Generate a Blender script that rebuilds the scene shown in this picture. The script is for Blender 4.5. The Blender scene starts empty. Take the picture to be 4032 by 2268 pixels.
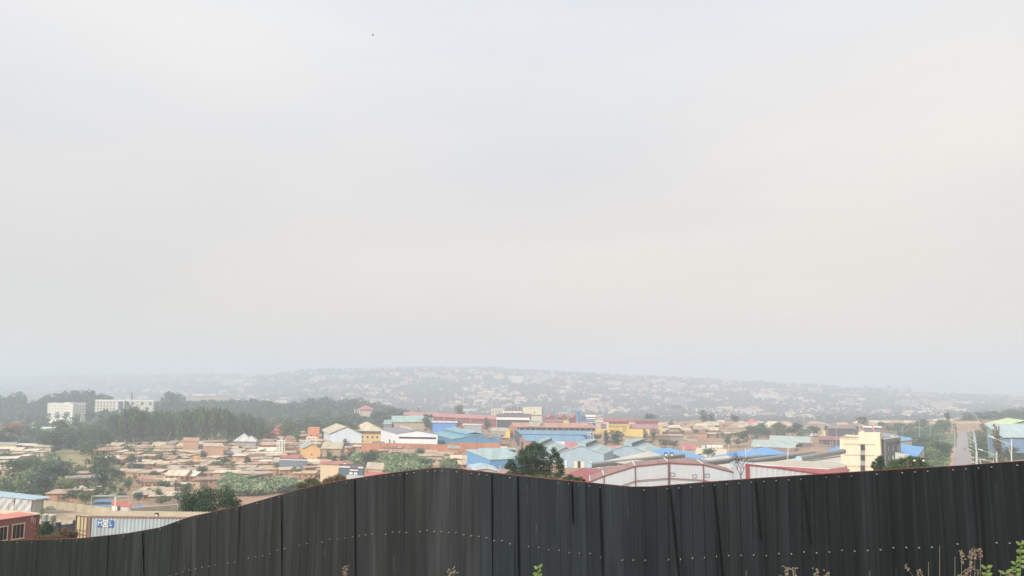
import bpy, math, random
from math import sin, cos, pi, radians, atan, sqrt
from mathutils import Vector, noise, Matrix
random.seed(7)
SC = bpy.context.scene
COL = SC.collection

# ---------------------------------------------------------------- camera, sky, sun
F, CX, CY, YH = 3164.0, 2016.0, 1134.0, 1500.0      # focal length and image centre in photo pixels, row of the true horizon
TH = atan((YH - CY) / F)
ST, CT = sin(TH), cos(TH)
cam = bpy.data.cameras.new('camera'); camo = bpy.data.objects.new('camera', cam); COL.objects.link(camo)
cam.sensor_width = 36; cam.lens = 36 * F / 4032
cam.clip_start = 0.1; cam.clip_end = 30000
camo.location = (0, 0, 0); camo.rotation_euler = (pi / 2 + TH, 0, 0)
SC.camera = camo
SUN_EL, SUN_AZ = radians(36), radians(-142)          # azimuth from +Y, negative is to the left: behind the camera on the left
W = bpy.data.worlds.new("World"); SC.world = W; W.use_nodes = True
nt = W.node_tree; nt.nodes.clear()
def wn(t, **k):
    n = nt.nodes.new(t)
    for a, b in k.items(): setattr(n, a, b)
    return n
out = wn('ShaderNodeOutputWorld'); bg1 = wn('ShaderNodeBackground'); bg2 = wn('ShaderNodeBackground'); mixs = wn('ShaderNodeMixShader')
sky = wn('ShaderNodeTexSky', sky_type='NISHITA', sun_disc=False, sun_elevation=SUN_EL, sun_rotation=SUN_AZ, dust_density=6.0, air_density=1.0, ozone_density=1.0)
bg1.inputs[1].default_value = 0.1
nt.links.new(sky.outputs[0], bg1.inputs[0])
tc = wn('ShaderNodeTexCoord'); mp = wn('ShaderNodeMapping'); mp.inputs['Scale'].default_value = (1, 1, 4.0)
nz = wn('ShaderNodeTexNoise'); nz.inputs['Scale'].default_value = 1.35; nz.inputs['Detail'].default_value = 5; nz.inputs['Roughness'].default_value = .45
cr = wn('ShaderNodeValToRGB')
cr.color_ramp.elements[0].position = .36; cr.color_ramp.elements[0].color = (.745, .775, .825, 1)
cr.color_ramp.elements[1].position = .68; cr.color_ramp.elements[1].color = (.895, .88, .865, 1)
sep = wn('ShaderNodeSeparateXYZ'); cr2 = wn('ShaderNodeValToRGB')
cr2.color_ramp.elements[0].position = 0.0; cr2.color_ramp.elements[0].color = (.85, .775, .71, 1)
cr2.color_ramp.elements[1].position = .45; cr2.color_ramp.elements[1].color = (1.0, 1.0, 1.0, 1)
mul = wn('ShaderNodeMixRGB', blend_type='MULTIPLY'); mul.inputs[0].default_value = 1
nt.links.new(tc.outputs['Generated'], mp.inputs[0]); nt.links.new(mp.outputs[0], nz.inputs['Vector']); nt.links.new(nz.outputs['Fac'], cr.inputs[0])
nt.links.new(tc.outputs['Generated'], sep.inputs[0]); nt.links.new(sep.outputs[2], cr2.inputs[0])
nt.links.new(cr.outputs[0], mul.inputs[1]); nt.links.new(cr2.outputs[0], mul.inputs[2]); cr3 = wn('ShaderNodeValToRGB'); cr3.color_ramp.elements[0].position = .15; cr3.color_ramp.elements[0].color = (.965, .975, .985, 1); cr3.color_ramp.elements[1].position = .62; cr3.color_ramp.elements[1].color = (1, .99, .972, 1)
mul2 = wn('ShaderNodeMixRGB', blend_type='MULTIPLY'); mul2.inputs[0].default_value = 1
ad_ = wn('ShaderNodeMath', operation='ADD'); ad_.inputs[1].default_value = .25
nt.links.new(sep.outputs[0], ad_.inputs[0]); nt.links.new(ad_.outputs[0], cr3.inputs[0]); nt.links.new(mul.outputs[0], mul2.inputs[1]); nt.links.new(cr3.outputs[0], mul2.inputs[2]); nt.links.new(mul2.outputs[0], bg2.inputs[0])
bg2.inputs[1].default_value = 1.09
mixs.inputs[0].default_value = 0.92
nt.links.new(bg1.outputs[0], mixs.inputs[1]); nt.links.new(bg2.outputs[0], mixs.inputs[2]); nt.links.new(mixs.outputs[0], out.inputs[0])
sl = bpy.data.lights.new('sun', 'SUN'); sl.energy = 3.9; sl.angle = radians(3); sl.color = (1, .93, .84)
so = bpy.data.objects.new('sun', sl); COL.objects.link(so)
sd = Vector((sin(SUN_AZ) * cos(SUN_EL), cos(SUN_AZ) * cos(SUN_EL), sin(SUN_EL)))
so.rotation_euler = sd.to_track_quat('Z', 'Y').to_euler()
SC.view_settings.view_transform = 'Standard'; SC.view_settings.look = 'None'; SC.view_settings.exposure = 0.05; SC.view_settings.gamma = 1.0
SC.render.engine = 'CYCLES'
SC.cycles.volume_bounces = 2; SC.cycles.max_bounces = 6; SC.cycles.diffuse_bounces = 2; SC.cycles.transparent_max_bounces = 6

# ---------------------------------------------------------------- photo pixel <-> world
def dirv(px, py):
    u = (px - CX) / F; v = (py - CY) / F; d = CT + v * ST
    return u / d, (ST - v * CT) / d
def at(px, py, Y):
    a, b = dirv(px, py); return Vector((a * Y, Y, b * Y))
def proj(P):
    c = P[1] * CT + P[2] * ST; v = -(-P[1] * ST + P[2] * CT) / c
    return CX + F * P[0] / c, CY + F * v
NEAR = [(-40, -1.7), (4, -1.9), (11, -4.3), (15, -4.7), (25, -7.2), (60, -13.2)]
TAB = {
 -900: [(110,2080),(160,2035),(190,2005),(230,1985),(280,1950),(330,1870),(400,1800),(450,1770),(520,1740),(650,1700),(870,1668),(1000,1655),(1400,1645),(2500,1610),(6000,1500),(7500,1500)],
 0:    [(110,2080),(165,2025),(190,2005),(230,1985),(270,1930),(330,1870),(400,1800),(450,1770),(520,1740),(650,1700),(870,1668),(1000,1655),(1400,1645),(2500,1600),(5200,1485),(7500,1500)],
 320:  [(110,2085),(160,2036),(188,2012),(230,1991),(273,1939),(330,1876),(400,1803),(450,1769),(520,1741),(650,1703),(870,1666),(1000,1655),(1400,1645),(2500,1596),(4900,1480),(7500,1500)],
 400:  [(110,2090),(160,2040),(185,2018),(230,1995),(275,1945),(330,1880),(400,1805),(450,1768),(520,1742),(650,1690),(780,1648),(845,1620),(1000,1622),(1400,1640),(2500,1595),(4800,1478),(7500,1500)],
 600:  [(110,2090),(160,2038),(190,2010),(230,1990),(278,1948),(330,1890),(390,1822),(440,1774),(500,1742),(650,1690),(780,1648),(850,1622),(1000,1624),(1400,1640),(2500,1592),(4500,1478),(7500,1505)],
 800:  [(110,2080),(160,2030),(195,2000),(230,1985),(280,1950),(330,1900),(380,1840),(430,1780),(470,1748),(520,1738),(700,1700),(1000,1662),(1400,1645),(2500,1590),(4200,1476),(7500,1510)],
 1200: [(150,2030),(200,1990),(250,1950),(300,1900),(350,1840),(400,1785),(440,1752),(520,1722),(700,1690),(1000,1662),(1600,1645),(2500,1555),(3200,1466),(3500,1464),(7500,1520)],
 1600: [(150,2010),(200,1965),(260,1900),(300,1860),(350,1815),(400,1778),(430,1757),(480,1728),(550,1700),(650,1682),(700,1674),(900,1684),(1500,1662),(1900,1625),(2400,1555),(3000,1470),(3400,1456),(4200,1446),(7500,1520)],
 2000: [(150,2000),(200,1955),(300,1860),(330,1845),(400,1792),(450,1762),(500,1725),(600,1695),(700,1676),(900,1690),(1500,1660),(1900,1622),(2400,1550),(3000,1476),(3400,1458),(4200,1449),(7500,1530)],
 2400: [(120,1990),(170,1950),(250,1890),(330,1840),(400,1800),(450,1760),(478,1734),(520,1705),(600,1692),(700,1680),(900,1695),(1500,1668),(1900,1632),(2400,1560),(3000,1496),(3200,1484),(7500,1530)],
 2800: [(120,1980),(170,1935),(250,1880),(330,1840),(420,1805),(500,1762),(560,1735),(620,1702),(700,1674),(900,1690),(1500,1668),(1900,1640),(2400,1575),(3000,1514),(3200,1502),(7500,1540)],
 3200: [(120,1970),(170,1925),(250,1880),(350,1825),(450,1770),(550,1725),(650,1690),(720,1676),(900,1690),(1500,1666),(1900,1638),(2400,1585),(3000,1533),(3100,1526),(7500,1550)],
 3600: [(120,1990),(180,1930),(250,1895),(350,1840),(400,1815),(500,1775),(600,1738),(680,1702),(750,1676),(900,1684),(1500,1664),(2000,1632),(2600,1588),(3000,1557),(7500,1560)],
 4032: [(120,1925),(160,1880),(250,1830),(350,1800),(420,1772),(550,1718),(650,1682),(750,1652),(1000,1648),(1500,1645),(2000,1620),(2600,1586),(3000,1572),(7500,1570)],
 5000: [(120,1900),(160,1860),(250,1810),(350,1790),(420,1765),(550,1715),(650,1675),(750,1645),(1000,1640),(1500,1635),(2000,1615),(2600,1590),(3000,1580),(7500,1580)],
}
CU, CT_ = [], []
for k in sorted(TAB):
    CU.append(dirv(k, 1750)[0]); CT_.append(NEAR + [(Y, at(k, py, Y).z) for Y, py in TAB[k]])
def _iz(t, Y):
    if Y <= t[0][0]: return t[0][1]
    for i in range(1, len(t)):
        if Y <= t[i][0]:
            f = (Y - t[i-1][0]) / (t[i][0] - t[i-1][0]); return t[i-1][1] * (1 - f) + t[i][1] * f
    return t[-1][1]
def H(X, Y):
    u = X / max(Y, 60.0)
    if u <= CU[0]: return _iz(CT_[0], Y)
    if u >= CU[-1]: return _iz(CT_[-1], Y)
    i = 1
    while u > CU[i]: i += 1
    f = (u - CU[i-1]) / (CU[i] - CU[i-1])
    return _iz(CT_[i-1], Y) * (1 - f) + _iz(CT_[i], Y) * f
def gY(px, Y):
    """ground point under column px at distance Y"""
    py = 1750
    for _ in range(4):
        X = dirv(px, py)[0] * Y; z = H(X, Y); py = proj((X, Y, z))[1]
    return Vector((X, Y, z))
def gp(px, py, Y0=70.0, Y1=7400):
    """ground point seen at pixel (px, py)"""
    a, b = dirv(px, py); Y = Y0
    while Y < Y1:
        if H(a * Y, Y) >= b * Y: return Vector((a * Y, Y, H(a * Y, Y)))
        Y *= 1.006
    return None
def xy(px, Y, py=1750): return Vector((dirv(px, py)[0] * Y, Y, 0))

# ---------------------------------------------------------------- materials
MATS = {}
def _pr(name, rough, metal=0.0):
    m = bpy.data.materials.new(name); m.use_nodes = True
    n = m.node_tree.nodes; b = n['Principled BSDF']
    b.inputs['Roughness'].default_value = rough; b.inputs['Metallic'].default_value = metal
    return m, m.node_tree, b
def mat(c, rough=.7, var=.15, scale=.6, stretch=(1, 1, 1), metal=0.0, spec=.4):
    """plain colour with mottling"""
    key = ('p', tuple(c), rough, var, scale, stretch, metal)
    if key in MATS: return MATS[key]
    m, t, b = _pr('surface', rough, metal); b.inputs['Specular IOR Level'].default_value = spec
    co = t.nodes.new('ShaderNodeTexCoord'); ma = t.nodes.new('ShaderNodeMapping'); ma.inputs['Scale'].default_value = stretch
    nz = t.nodes.new('ShaderNodeTexNoise'); nz.inputs['Scale'].default_value = scale; nz.inputs['Detail'].default_value = 6; nz.inputs['Roughness'].default_value = .65
    mr = t.nodes.new('ShaderNodeMapRange'); mr.inputs[1].default_value = .3; mr.inputs[2].default_value = .7; mr.inputs[3].default_value = 1 - var; mr.inputs[4].default_value = 1 + var
    mx = t.nodes.new('ShaderNodeVectorMath'); mx.operation = 'SCALE'; mx.inputs[0].default_value = c[:3]
    L = t.links.new
    L(co.outputs['Object'], ma.inputs[0]); L(ma.outputs[0], nz.inputs['Vector']); L(nz.outputs['Fac'], mr.inputs[0]); L(mr.outputs[0], mx.inputs[3]); L(mx.outputs[0], b.inputs['Base Color'])
    MATS[key] = m; return m
def matobj(kind):
    """colour taken from each object's own colour, with wear"""
    if kind in MATS: return MATS[kind]
    rough = {'wall': .9, 'sheet': .55, 'leaf': .75, 'bark': .9}[kind]
    m, t, b = _pr(kind, rough); L = t.links.new; N = t.nodes.new
    oi = N('ShaderNodeObjectInfo'); b.inputs['Specular IOR Level'].default_value = .25
    co = N('ShaderNodeTexCoord'); ma = N('ShaderNodeMapping'); nz = N('ShaderNodeTexNoise'); nz.inputs['Detail'].default_value = 6; nz.inputs['Roughness'].default_value = .7
    mr = N('ShaderNodeMapRange'); mr.inputs[1].default_value = .3; mr.inputs[2].default_value = .7
    vec = N('ShaderNodeVectorMath'); vec.operation = 'SCALE'
    ad = N('ShaderNodeVectorMath'); ad.operation = 'ADD'
    cb = N('ShaderNodeCombineXYZ'); L(oi.outputs['Random'], cb.inputs[0]); sc = N('ShaderNodeVectorMath'); sc.operation = 'SCALE'; sc.inputs[3].default_value = 50; L(cb.outputs[0], sc.inputs[0])
    L(co.outputs['Object'], ma.inputs[0]); L(ma.outputs[0], ad.inputs[0]); L(sc.outputs[0], ad.inputs[1]); L(ad.outputs[0], nz.inputs['Vector'])
    L(nz.outputs['Fac'], mr.inputs[0]); L(oi.outputs['Color'], vec.inputs[0])
    if kind == 'leaf':
        ge = N('ShaderNodeNewGeometry'); mm = N('ShaderNodeMapRange'); mm.inputs[3].default_value = .7; mm.inputs[4].default_value = 1.35
        L(ge.outputs['Random Per Island'], mm.inputs[0]); nz.inputs['Scale'].default_value = 4
        mr.inputs[3].default_value = .75; mr.inputs[4].default_value = 1.25
        pm = N('ShaderNodeMath'); pm.operation = 'MULTIPLY'; L(mr.outputs[0], pm.inputs[0]); L(mm.outputs[0], pm.inputs[1]); L(pm.outputs[0], vec.inputs[3])
    elif kind == 'sheet':
        ma.inputs['Scale'].default_value = (1.1, .12, .12); nz.inputs['Scale'].default_value = 1.0
        mr.inputs[3].default_value = .62; mr.inputs[4].default_value = 1.25; L(mr.outputs[0], vec.inputs[3])
    else:
        ma.inputs['Scale'].default_value = (1, 1, .6); nz.inputs['Scale'].default_value = .9
        mr.inputs[3].default_value = .72; mr.inputs[4].default_value = 1.2; L(mr.outputs[0], vec.inputs[3])
    L(vec.outputs[0], b.inputs['Base Color'])
    if kind == 'leaf':
        tr = N('ShaderNodeBsdfTranslucent'); ms = N('ShaderNodeMixShader'); ms.inputs[0].default_value = .35
        L(vec.outputs[0], tr.inputs[0]); o = t.nodes['Material Output']; L(b.outputs[0], ms.inputs[1]); L(tr.outputs[0], ms.inputs[2]); L(ms.outputs[0], o.inputs[0])
    MATS[kind] = m; return m
def matattr(rough=.85, var=.12, scale=.05, name='attr', spec=.2):
    """colour from the mesh's own colour attribute (land cover, mixed roofs)"""
    key = ('a', rough, var, scale, name)
    if key in MATS: return MATS[key]
    m, t, b = _pr(name, rough); L = t.links.new; N = t.nodes.new; b.inputs['Specular IOR Level'].default_value = spec
    a = N('ShaderNodeAttribute'); a.attribute_name = 'col'
    ge = N('ShaderNodeNewGeometry')
    prev = a.outputs['Color']
    for s, v in ((scale, var), (scale * 9, var * .8)):
        nz = N('ShaderNodeTexNoise'); nz.inputs['Scale'].default_value = s; nz.inputs['Detail'].default_value = 5; nz.inputs['Roughness'].default_value = .7
        mr = N('ShaderNodeMapRange'); mr.inputs[1].default_value = .3; mr.inputs[2].default_value = .7; mr.inputs[3].default_value = 1 - v; mr.inputs[4].default_value = 1 + v
        vm = N('ShaderNodeVectorMath'); vm.operation = 'SCALE'
        L(ge.outputs['Position'], nz.inputs['Vector']); L(nz.outputs['Fac'], mr.inputs[0]); L(prev, vm.inputs[0]); L(mr.outputs[0], vm.inputs[3]); prev = vm.outputs[0]
    L(prev, b.inputs['Base Color']); MATS[key] = m; return m

# ---------------------------------------------------------------- mesh helpers
class MB:
    def __init__(s): s.v = []; s.f = []; s.c = []; s.cur = (.5, .5, .5)
    def face(s, pts, col=None):
        i = len(s.v); s.v += [tuple(p) for p in pts]; s.f.append(tuple(range(i, i + len(pts)))); s.c.append(col or s.cur); return s
    def hexa(s, b, t):
        """b, t: matching bottom and top loops"""
        n = len(b); i = len(s.v); s.v += [tuple(p) for p in b] + [tuple(p) for p in t]
        s.f.append(tuple(range(i + n - 1, i - 1, -1))); s.f.append(tuple(range(i + n, i + 2 * n)))
        for k in range(n):
            j = (k + 1) % n; s.f.append((i + k, i + j, i + n + j, i + n + k))
        s.c += [s.cur] * (n + 2); return s
    def box(s, c, sz, rz=0.0):
        c = Vector(c); x, y, z = sz[0] / 2, sz[1] / 2, sz[2] / 2; R = Matrix.Rotation(rz, 3, 'Z')
        b = [c + R @ Vector(p) for p in ((-x, -y, -z), (x, -y, -z), (x, y, -z), (-x, y, -z))]
        t = [c + R @ Vector(p) for p in ((-x, -y, z), (x, -y, z), (x, y, z), (-x, y, z))]
        return s.hexa(b, t)
    def tube(s, p, q, r, r2=None, n=6):
        p, q = Vector(p), Vector(q); d = (q - p)
        if d.length < 1e-6: return s
        d.normalize(); a = d.orthogonal().normalized(); b = d.cross(a); r2 = r if r2 is None else r2
        return s.hexa([p + (a * cos(2*pi*k/n) + b * sin(2*pi*k/n)) * r for k in range(n)][::1], [q + (a * cos(2*pi*k/n) + b * sin(2*pi*k/n)) * r2 for k in range(n)])
    def slab(s, pts, th):
        """thick sheet: pts is the top outline, thickness goes straight down"""
        pts = [Vector(p) for p in pts]; return s.hexa([p - Vector((0, 0, th)) for p in pts], pts)
    def data(s, name, m, org=(0, 0, 0), attr=False, smooth=False):
        me = bpy.data.meshes.new(name); o = Vector(org)
        me.from_pydata([(x - o.x, y - o.y, z - o.z) for x, y, z in s.v], [], s.f)
        me.materials.append(m)
        if attr:
            a = me.color_attributes.new('col', 'FLOAT_COLOR', 'CORNER'); d = []
            for p, c in zip(s.f, s.c):
                for _ in p: d += [c[0], c[1], c[2], 1.0]
            a.data.foreach_set('color', d)
        if smooth: me.polygons.foreach_set('use_smooth', [True] * len(me.polygons))
        me.update(); return me
def link(name, me, parent=None, loc=None, color=None):
    o = bpy.data.objects.new(name, me); COL.objects.link(o)
    if parent is not None: o.parent = parent
    if loc is not None: o.location = loc
    if color is not None: o.color = (*color[:3], 1)
    return o
def part(mb, name, m, parent, color=None, attr=False, smooth=False):
    """mesh in world coordinates put under its thing"""
    root = parent
    org = Vector((0, 0, 0))
    while root is not None: org += Vector(root.location); root = root.parent
    return link(name, mb.data(name, m, org, attr, smooth), parent, None, color)
def tag(o, label=None, cat=None, group=None, kind=None):
    if label: o['label'] = label
    if cat: o['category'] = cat
    if group: o['group'] = group
    if kind: o['kind'] = kind
    return o
def thing(name, label, cat, loc, group=None):
    o = bpy.data.objects.new(name, None); COL.objects.link(o); o.location = loc; o.empty_display_size = .3
    return tag(o, label, cat, group)
RANK = {}     # (zone phrase, base words) -> things, given ordinal labels from left to right at the end
def ranked(o, base, zone): RANK.setdefault((base, zone), []).append(o)
def px_of(o): return proj(o.location)[0]
def ordn(n):
    o = 'zeroth first second third fourth fifth sixth seventh eighth ninth tenth eleventh twelfth thirteenth fourteenth fifteenth sixteenth seventeenth eighteenth nineteenth'.split()
    if n < 20: return o[n]
    t = {2: 'twent', 3: 'thirt', 4: 'fort', 5: 'fift'}[n // 10]
    return t + 'ieth' if n % 10 == 0 else t + 'y-' + o[n % 10]

# ---------------------------------------------------------------- terrain
def fb(x, y, s, o=0): return noise.noise(Vector((x / s + o, y / s - o, o * 1.7)))
def lerp(a, b, t): t = max(0, min(1, t)); return tuple(p + (q - p) * t for p, q in zip(a, b))
SOIL, DUST, GRASS, GREEN, YARD, FAR = (.34,.20,.125), (.38,.27,.18), (.20,.19,.08), (.085,.12,.05), (.46,.38,.26), (.055,.08,.06)
def cover(px, py, X, Y):
    n = fb(X, Y, 18) + .5 * fb(X, Y, 6, 3)
    if Y < 45: return lerp(GREEN, GRASS, .5 + n)
    if Y > 900: return lerp(FAR, (.20,.15,.11), .25 + fb(X, Y, 160))
    if px < 800 and Y < 196: return lerp(YARD, DUST, .3 + n * .8)
    if px < 480 and Y < 480:
        if 250 < px < 390 and 1770 < py < 1850: return lerp((.26,.24,.11), DUST, .3 + n)
        return lerp(GREEN, (.30,.27,.12), .42 + n * 1.1)
    if px < 680 and 1840 < py < 1960: return lerp(SOIL, (.36,.27,.15), .5 + n)
    if px < 1350 and Y > 470: return lerp(GREEN, GRASS, .4 + n)
    if px < 1900: return lerp(SOIL, DUST, .5 + n)
    if px > 3540 and Y < 640: return lerp(GREEN, (.30,.24,.13), .25 + n) if px < 3890 else lerp((.36,.27,.15), GRASS, .3 + n)
    if px > 3540: return lerp(SOIL, DUST, .5 + n)
    return lerp(SOIL, DUST, .45 + n)
def build_ground():
    ys = [-20.0]
    while ys[-1] < 60: ys.append(ys[-1] + 2.5)
    while ys[-1] < 7400: ys.append(ys[-1] * 1.018)
    us = [-1.15 + 2.3 * i / 210 for i in range(211)]
    v, f, c = [], [], []
    for Y in ys:
        for u in us:
            X = u * (Y + 40); z = H(X, Y)
            if 60 < Y: z += .5 * fb(X, Y, 25, 9) * min(1, (Y - 60) / 200)
            v.append((X, Y, z)); px, py = proj((X, max(Y, 5), z)); c.append(cover(px, py, X, Y))
    n = len(us)
    for i in range(len(ys) - 1):
        for j in range(n - 1): f.append((i*n+j, i*n+j+1, (i+1)*n+j+1, (i+1)*n+j))
    me = bpy.data.meshes.new('ground'); me.from_pydata(v, [], f)
    a = me.color_attributes.new('col', 'FLOAT_COLOR', 'POINT'); a.data.foreach_set('color', [k for q in c for k in (*q, 1.0)])
    me.materials.append(matattr(.95, .22, .06, 'soil and grass')); me.polygons.foreach_set('use_smooth', [True] * len(me.polygons))
    tag(link('ground', me), kind='structure')
build_ground()

# the asphalt road climbing away on the right, with its red earth shoulder
def ribbon(name, pts, m, lift):
    mb = MB()
    for (a, b), (c, d) in zip(pts, pts[1:]):
        n = 4
        for k in range(n):
            q = []
            for (l, r), t in (((a, b), k / n), ((c, d), (k + 1) / n)): pass
            A = a.lerp(c, k/n); B = b.lerp(d, k/n); C_ = b.lerp(d, (k+1)/n); D = a.lerp(c, (k+1)/n)
            for P in (A, B, C_, D): q.append(Vector((P.x, P.y, H(P.x, P.y) + lift + .5 * fb(P.x, P.y, 25, 9) * min(1, (P.y - 60) / 200))))
            mb.face([q[0], q[1], q[2], q[3]])
    return tag(part(mb, name, m, None), kind='structure')
RD = [(3748, 3830, 250), (3757, 3822, 400), (3762, 3815, 480), (3768, 3811, 560), (3771, 3807, 640)]
ribbon('road', [(gY(a, Y), gY(b, Y)) for a, b, Y in RD], mat((.33,.29,.29), .9, .1, .3), .30)
ribbon('path', [(gY(a - 26, Y), gY(b + 3, Y)) for a, b, Y in [(3748, 3830, 250), (3757, 3822, 400), (3764, 3812, 500)]], mat((.50,.31,.22), .95, .15, .3), .12)

# haze: one closed box of thin, even air
mb = MB(); x0, x1, y0, y1, z0, z1 = -9000, 9000, -120, 7600, -640, 92
mb.hexa([(x0,y0,z0),(x1,y0,z0),(x1,y1,z0),(x0,y1,z0)], [(x0,y0,z1),(x1,y0,z1),(x1,y1,z1),(x0,y1,z1)])
hm = bpy.data.materials.new('haze'); hm.use_nodes = True; hn = hm.node_tree.nodes; hn.clear()
ho = hn.new('ShaderNodeOutputMaterial'); hv = hn.new('ShaderNodeVolumePrincipled')
hv.inputs['Color'].default_value = (.80, .885, .98, 1); hv.inputs['Density'].default_value = .00058; hv.inputs['Anisotropy'].default_value = .0
hm.node_tree.links.new(hv.outputs[0], ho.inputs['Volume'])
tag(part(mb, 'haze', hm, None), 'pale smoky haze hanging over the whole valley', 'haze', kind='stuff')

# ---------------------------------------------------------------- the black sheet fence in front
FT = [(-300,2190),(-150,2160),(0,2130),(145,2126),(313,2120),(500,2100),(626,2078),(751,2034),(950,1992),(1174,1928),(1340,1893),(1487,1870),(1620,1852),(1706,1843),(1735,1842),(1769,1843),(1880,1854),(1988,1867),(2250,1893),(2489,1917),(2566,1916),(2800,1897),(2942,1886),(3334,1860),(3803,1832),(4032,1815),(4400,1790)]
FD = [(-300,24.6),(0,23.0),(500,20.8),(1000,19.2),(1400,18.2),(1735,16.7),(2037,15.4),(2500,14.4),(3000,13.8),(3500,13.5),(4032,13.3),(4400,13.2)]
def lut(t, x):
    for (a, b), (c, d) in zip(t, t[1:]):
        if x <= c: return b + (d - b) * (x - a) / (c - a)
    return t[-1][1]
def fence():
    # walk the plan line and cut it in sheets
    line = []; px = -290.0
    while px < 4400:
        Y = lut(FD, px); t = at(px, lut(FT, px), Y); line.append((Vector((t.x, t.y, 0)), t.z)); px += 4
    s = [0]
    for a, b in zip(line, line[1:]): s.append(s[-1] + (b[0] - a[0]).length)
    def pos(d):
        import bisect
        i = min(len(s) - 2, max(0, bisect.bisect_right(s, d) - 1)); f = (d - s[i]) / (s[i+1] - s[i])
        P = line[i][0].lerp(line[i+1][0], f); T = (line[i+1][0] - line[i][0]).normalized()
        return P, line[i][1] * (1 - f) + line[i+1][1] * f, T
    P0, z0, _ = pos(0)
    root = thing('sheet_fence', 'long black corrugated sheet fence running across the whole foreground', 'fence', (P0.x, P0.y, z0 - 2.6))
    m, t, b = _pr('black painted sheet', .42); L = t.links.new; N = t.nodes.new
    b.inputs['Specular IOR Level'].default_value = .35
    ge = N('ShaderNodeNewGeometry'); oi = N('ShaderNodeObjectInfo')
    def streak(scale, lo, hi, a0, a1, off=0):
        ma = N('ShaderNodeMapping'); ma.inputs['Scale'].default_value = scale; ma.inputs['Location'].default_value = (off, off, off); nz = N('ShaderNodeTexNoise'); nz.inputs['Scale'].default_value = 1; nz.inputs['Detail'].default_value = 4
        mr = N('ShaderNodeMapRange'); mr.inputs[1].default_value = lo; mr.inputs[2].default_value = hi; mr.inputs[3].default_value = a0; mr.inputs[4].default_value = a1
        L(ge.outputs['Position'], ma.inputs[0]); L(ma.outputs[0], nz.inputs['Vector']); L(nz.outputs['Fac'], mr.inputs[0]); return mr.outputs[0]
    mx = N('ShaderNodeMixRGB'); mx.inputs[1].default_value = (.027,.027,.0275,1); mx.inputs[2].default_value = (.062,.061,.061,1); L(streak((4, 4, .22), .50, .78, 0, 1), mx.inputs[0])
    mx2 = N('ShaderNodeMixRGB'); mx2.inputs[2].default_value = (.016,.018,.019,1); L(mx.outputs[0], mx2.inputs[1]); L(streak((7, 7, .35), .52, .74, 0, .4, 40), mx2.inputs[0])
    mx3 = N('ShaderNodeMixRGB'); mx3.inputs[2].default_value = (.24,.23,.22,1); L(mx2.outputs[0], mx3.inputs[1]); L(streak((15, 15, 1.4), .69, .80, 0, .5, 90), mx3.inputs[0])
    vm = N('ShaderNodeVectorMath'); vm.operation = 'MULTIPLY'; L(mx3.outputs[0], vm.inputs[0]); L(oi.outputs['Color'], vm.inputs[1]); L(vm.outputs[0], b.inputs['Base Color'])
    mr = N('ShaderNodeMapRange'); L(streak((5, 5, .5), .3, .7, .34, .6, 11), b.inputs['Roughness'])
    screw_m = mat((.46,.42,.38), .5, .3, 3, metal=.2)
    d = 0.0; k = 0; R = random.Random(3)
    screws = MB(); total = s[-1]
    while d < total - 1:
        w = .80 if R.random() < .85 else .62
        w = min(w, total - d - .01); lean = R.uniform(-.010, .010); shift = .008 * (k % 2) + R.uniform(-.003, .003)
        Pm, zm, Tm = pos(d + w / 2); X = px_of_v(Pm, zm)
        mb = MB(); pts = []; ns = 80
        step = w / ns
        for i in range(ns + 1):
            dd = d - .03 + i * (w + .06) / ns; dd = max(.001, dd); dd = min(dd, total - .01); P, z, T = pos(dd); Nn = Vector((T.y, -T.x, 0))
            ph = ((dd) / .20) % 1.0
            h = 0.0
            if ph < .07: h = ph / .07
            elif ph < .26: h = 1
            elif ph < .33: h = 1 - (ph - .26) / .07
            off = .011 * h + shift + .006 * sin(dd * 9) + .004 * sin(dd * 23 + k)
            pts.append((P + Nn * off, z, T))
        # the sheets kept upright with a small lean each, top cut along the slope
        for i in range(len(pts) - 1):
            q = []
            for (P, z, T), top in ((pts[i], 0), (pts[i+1], 0), (pts[i+1], 1), (pts[i], 1)):
                zz = z if top else z - 2.7
                bow = .02 * sin((zz - z) * 1.3 + k)
                q.append(Vector((P.x, P.y, zz)) + T * lean * (zz - z) * 1.5 + Vector((T.y, -T.x, 0)) * bow)
            mb.face(q)
        me = mb.data('sheet', m, root.location, smooth=False)
        # merge doubles along the sheet for a smooth wave
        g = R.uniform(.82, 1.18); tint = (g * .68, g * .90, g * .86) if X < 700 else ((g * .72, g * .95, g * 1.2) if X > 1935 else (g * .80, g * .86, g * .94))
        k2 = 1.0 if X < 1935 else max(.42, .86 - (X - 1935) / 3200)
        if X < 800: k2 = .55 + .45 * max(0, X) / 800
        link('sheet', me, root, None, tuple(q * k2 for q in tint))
        d += w; k += 1
    dd = .05; i = 0
    while dd < total - .1:
        P, z, T = pos(dd); Nn = Vector((T.y, -T.x, 0)); X = px_of_v(P, z)
        jitter = R.uniform(-.02, .02)
        c = Vector((P.x, P.y, z)) + Nn * .05
        if R.random() < .7 and (X > 1500 or i % 3 == 0):
            screws.tube(c + Vector((0, 0, -.055)) - Nn * .03, c + Vector((0, 0, -.055)) + Nn * .008, .010, .005, 6)
        if X > 480 and R.random() < .86:
            q = c + Vector((0, 0, -1.25 + jitter)); screws.tube(q - Nn * .03, q + Nn * .010, .0115, .006, 6)
        dd += .20; i += 1
    tag(part(screws, 'screw', screw_m, root), kind='stuff')
    for dz in (-.012, -1.27):
        rail = MB()
        for a in range(0, len(line) - 6, 6):
            (P, z), (Q, y) = line[a], line[a + 6]; rail.tube((P.x, P.y + .04, z + dz), (Q.x, Q.y + .04, y + dz), .016, n=5)
        part(rail, 'rail', mat((.20,.035,.03), .6), root)
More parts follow.
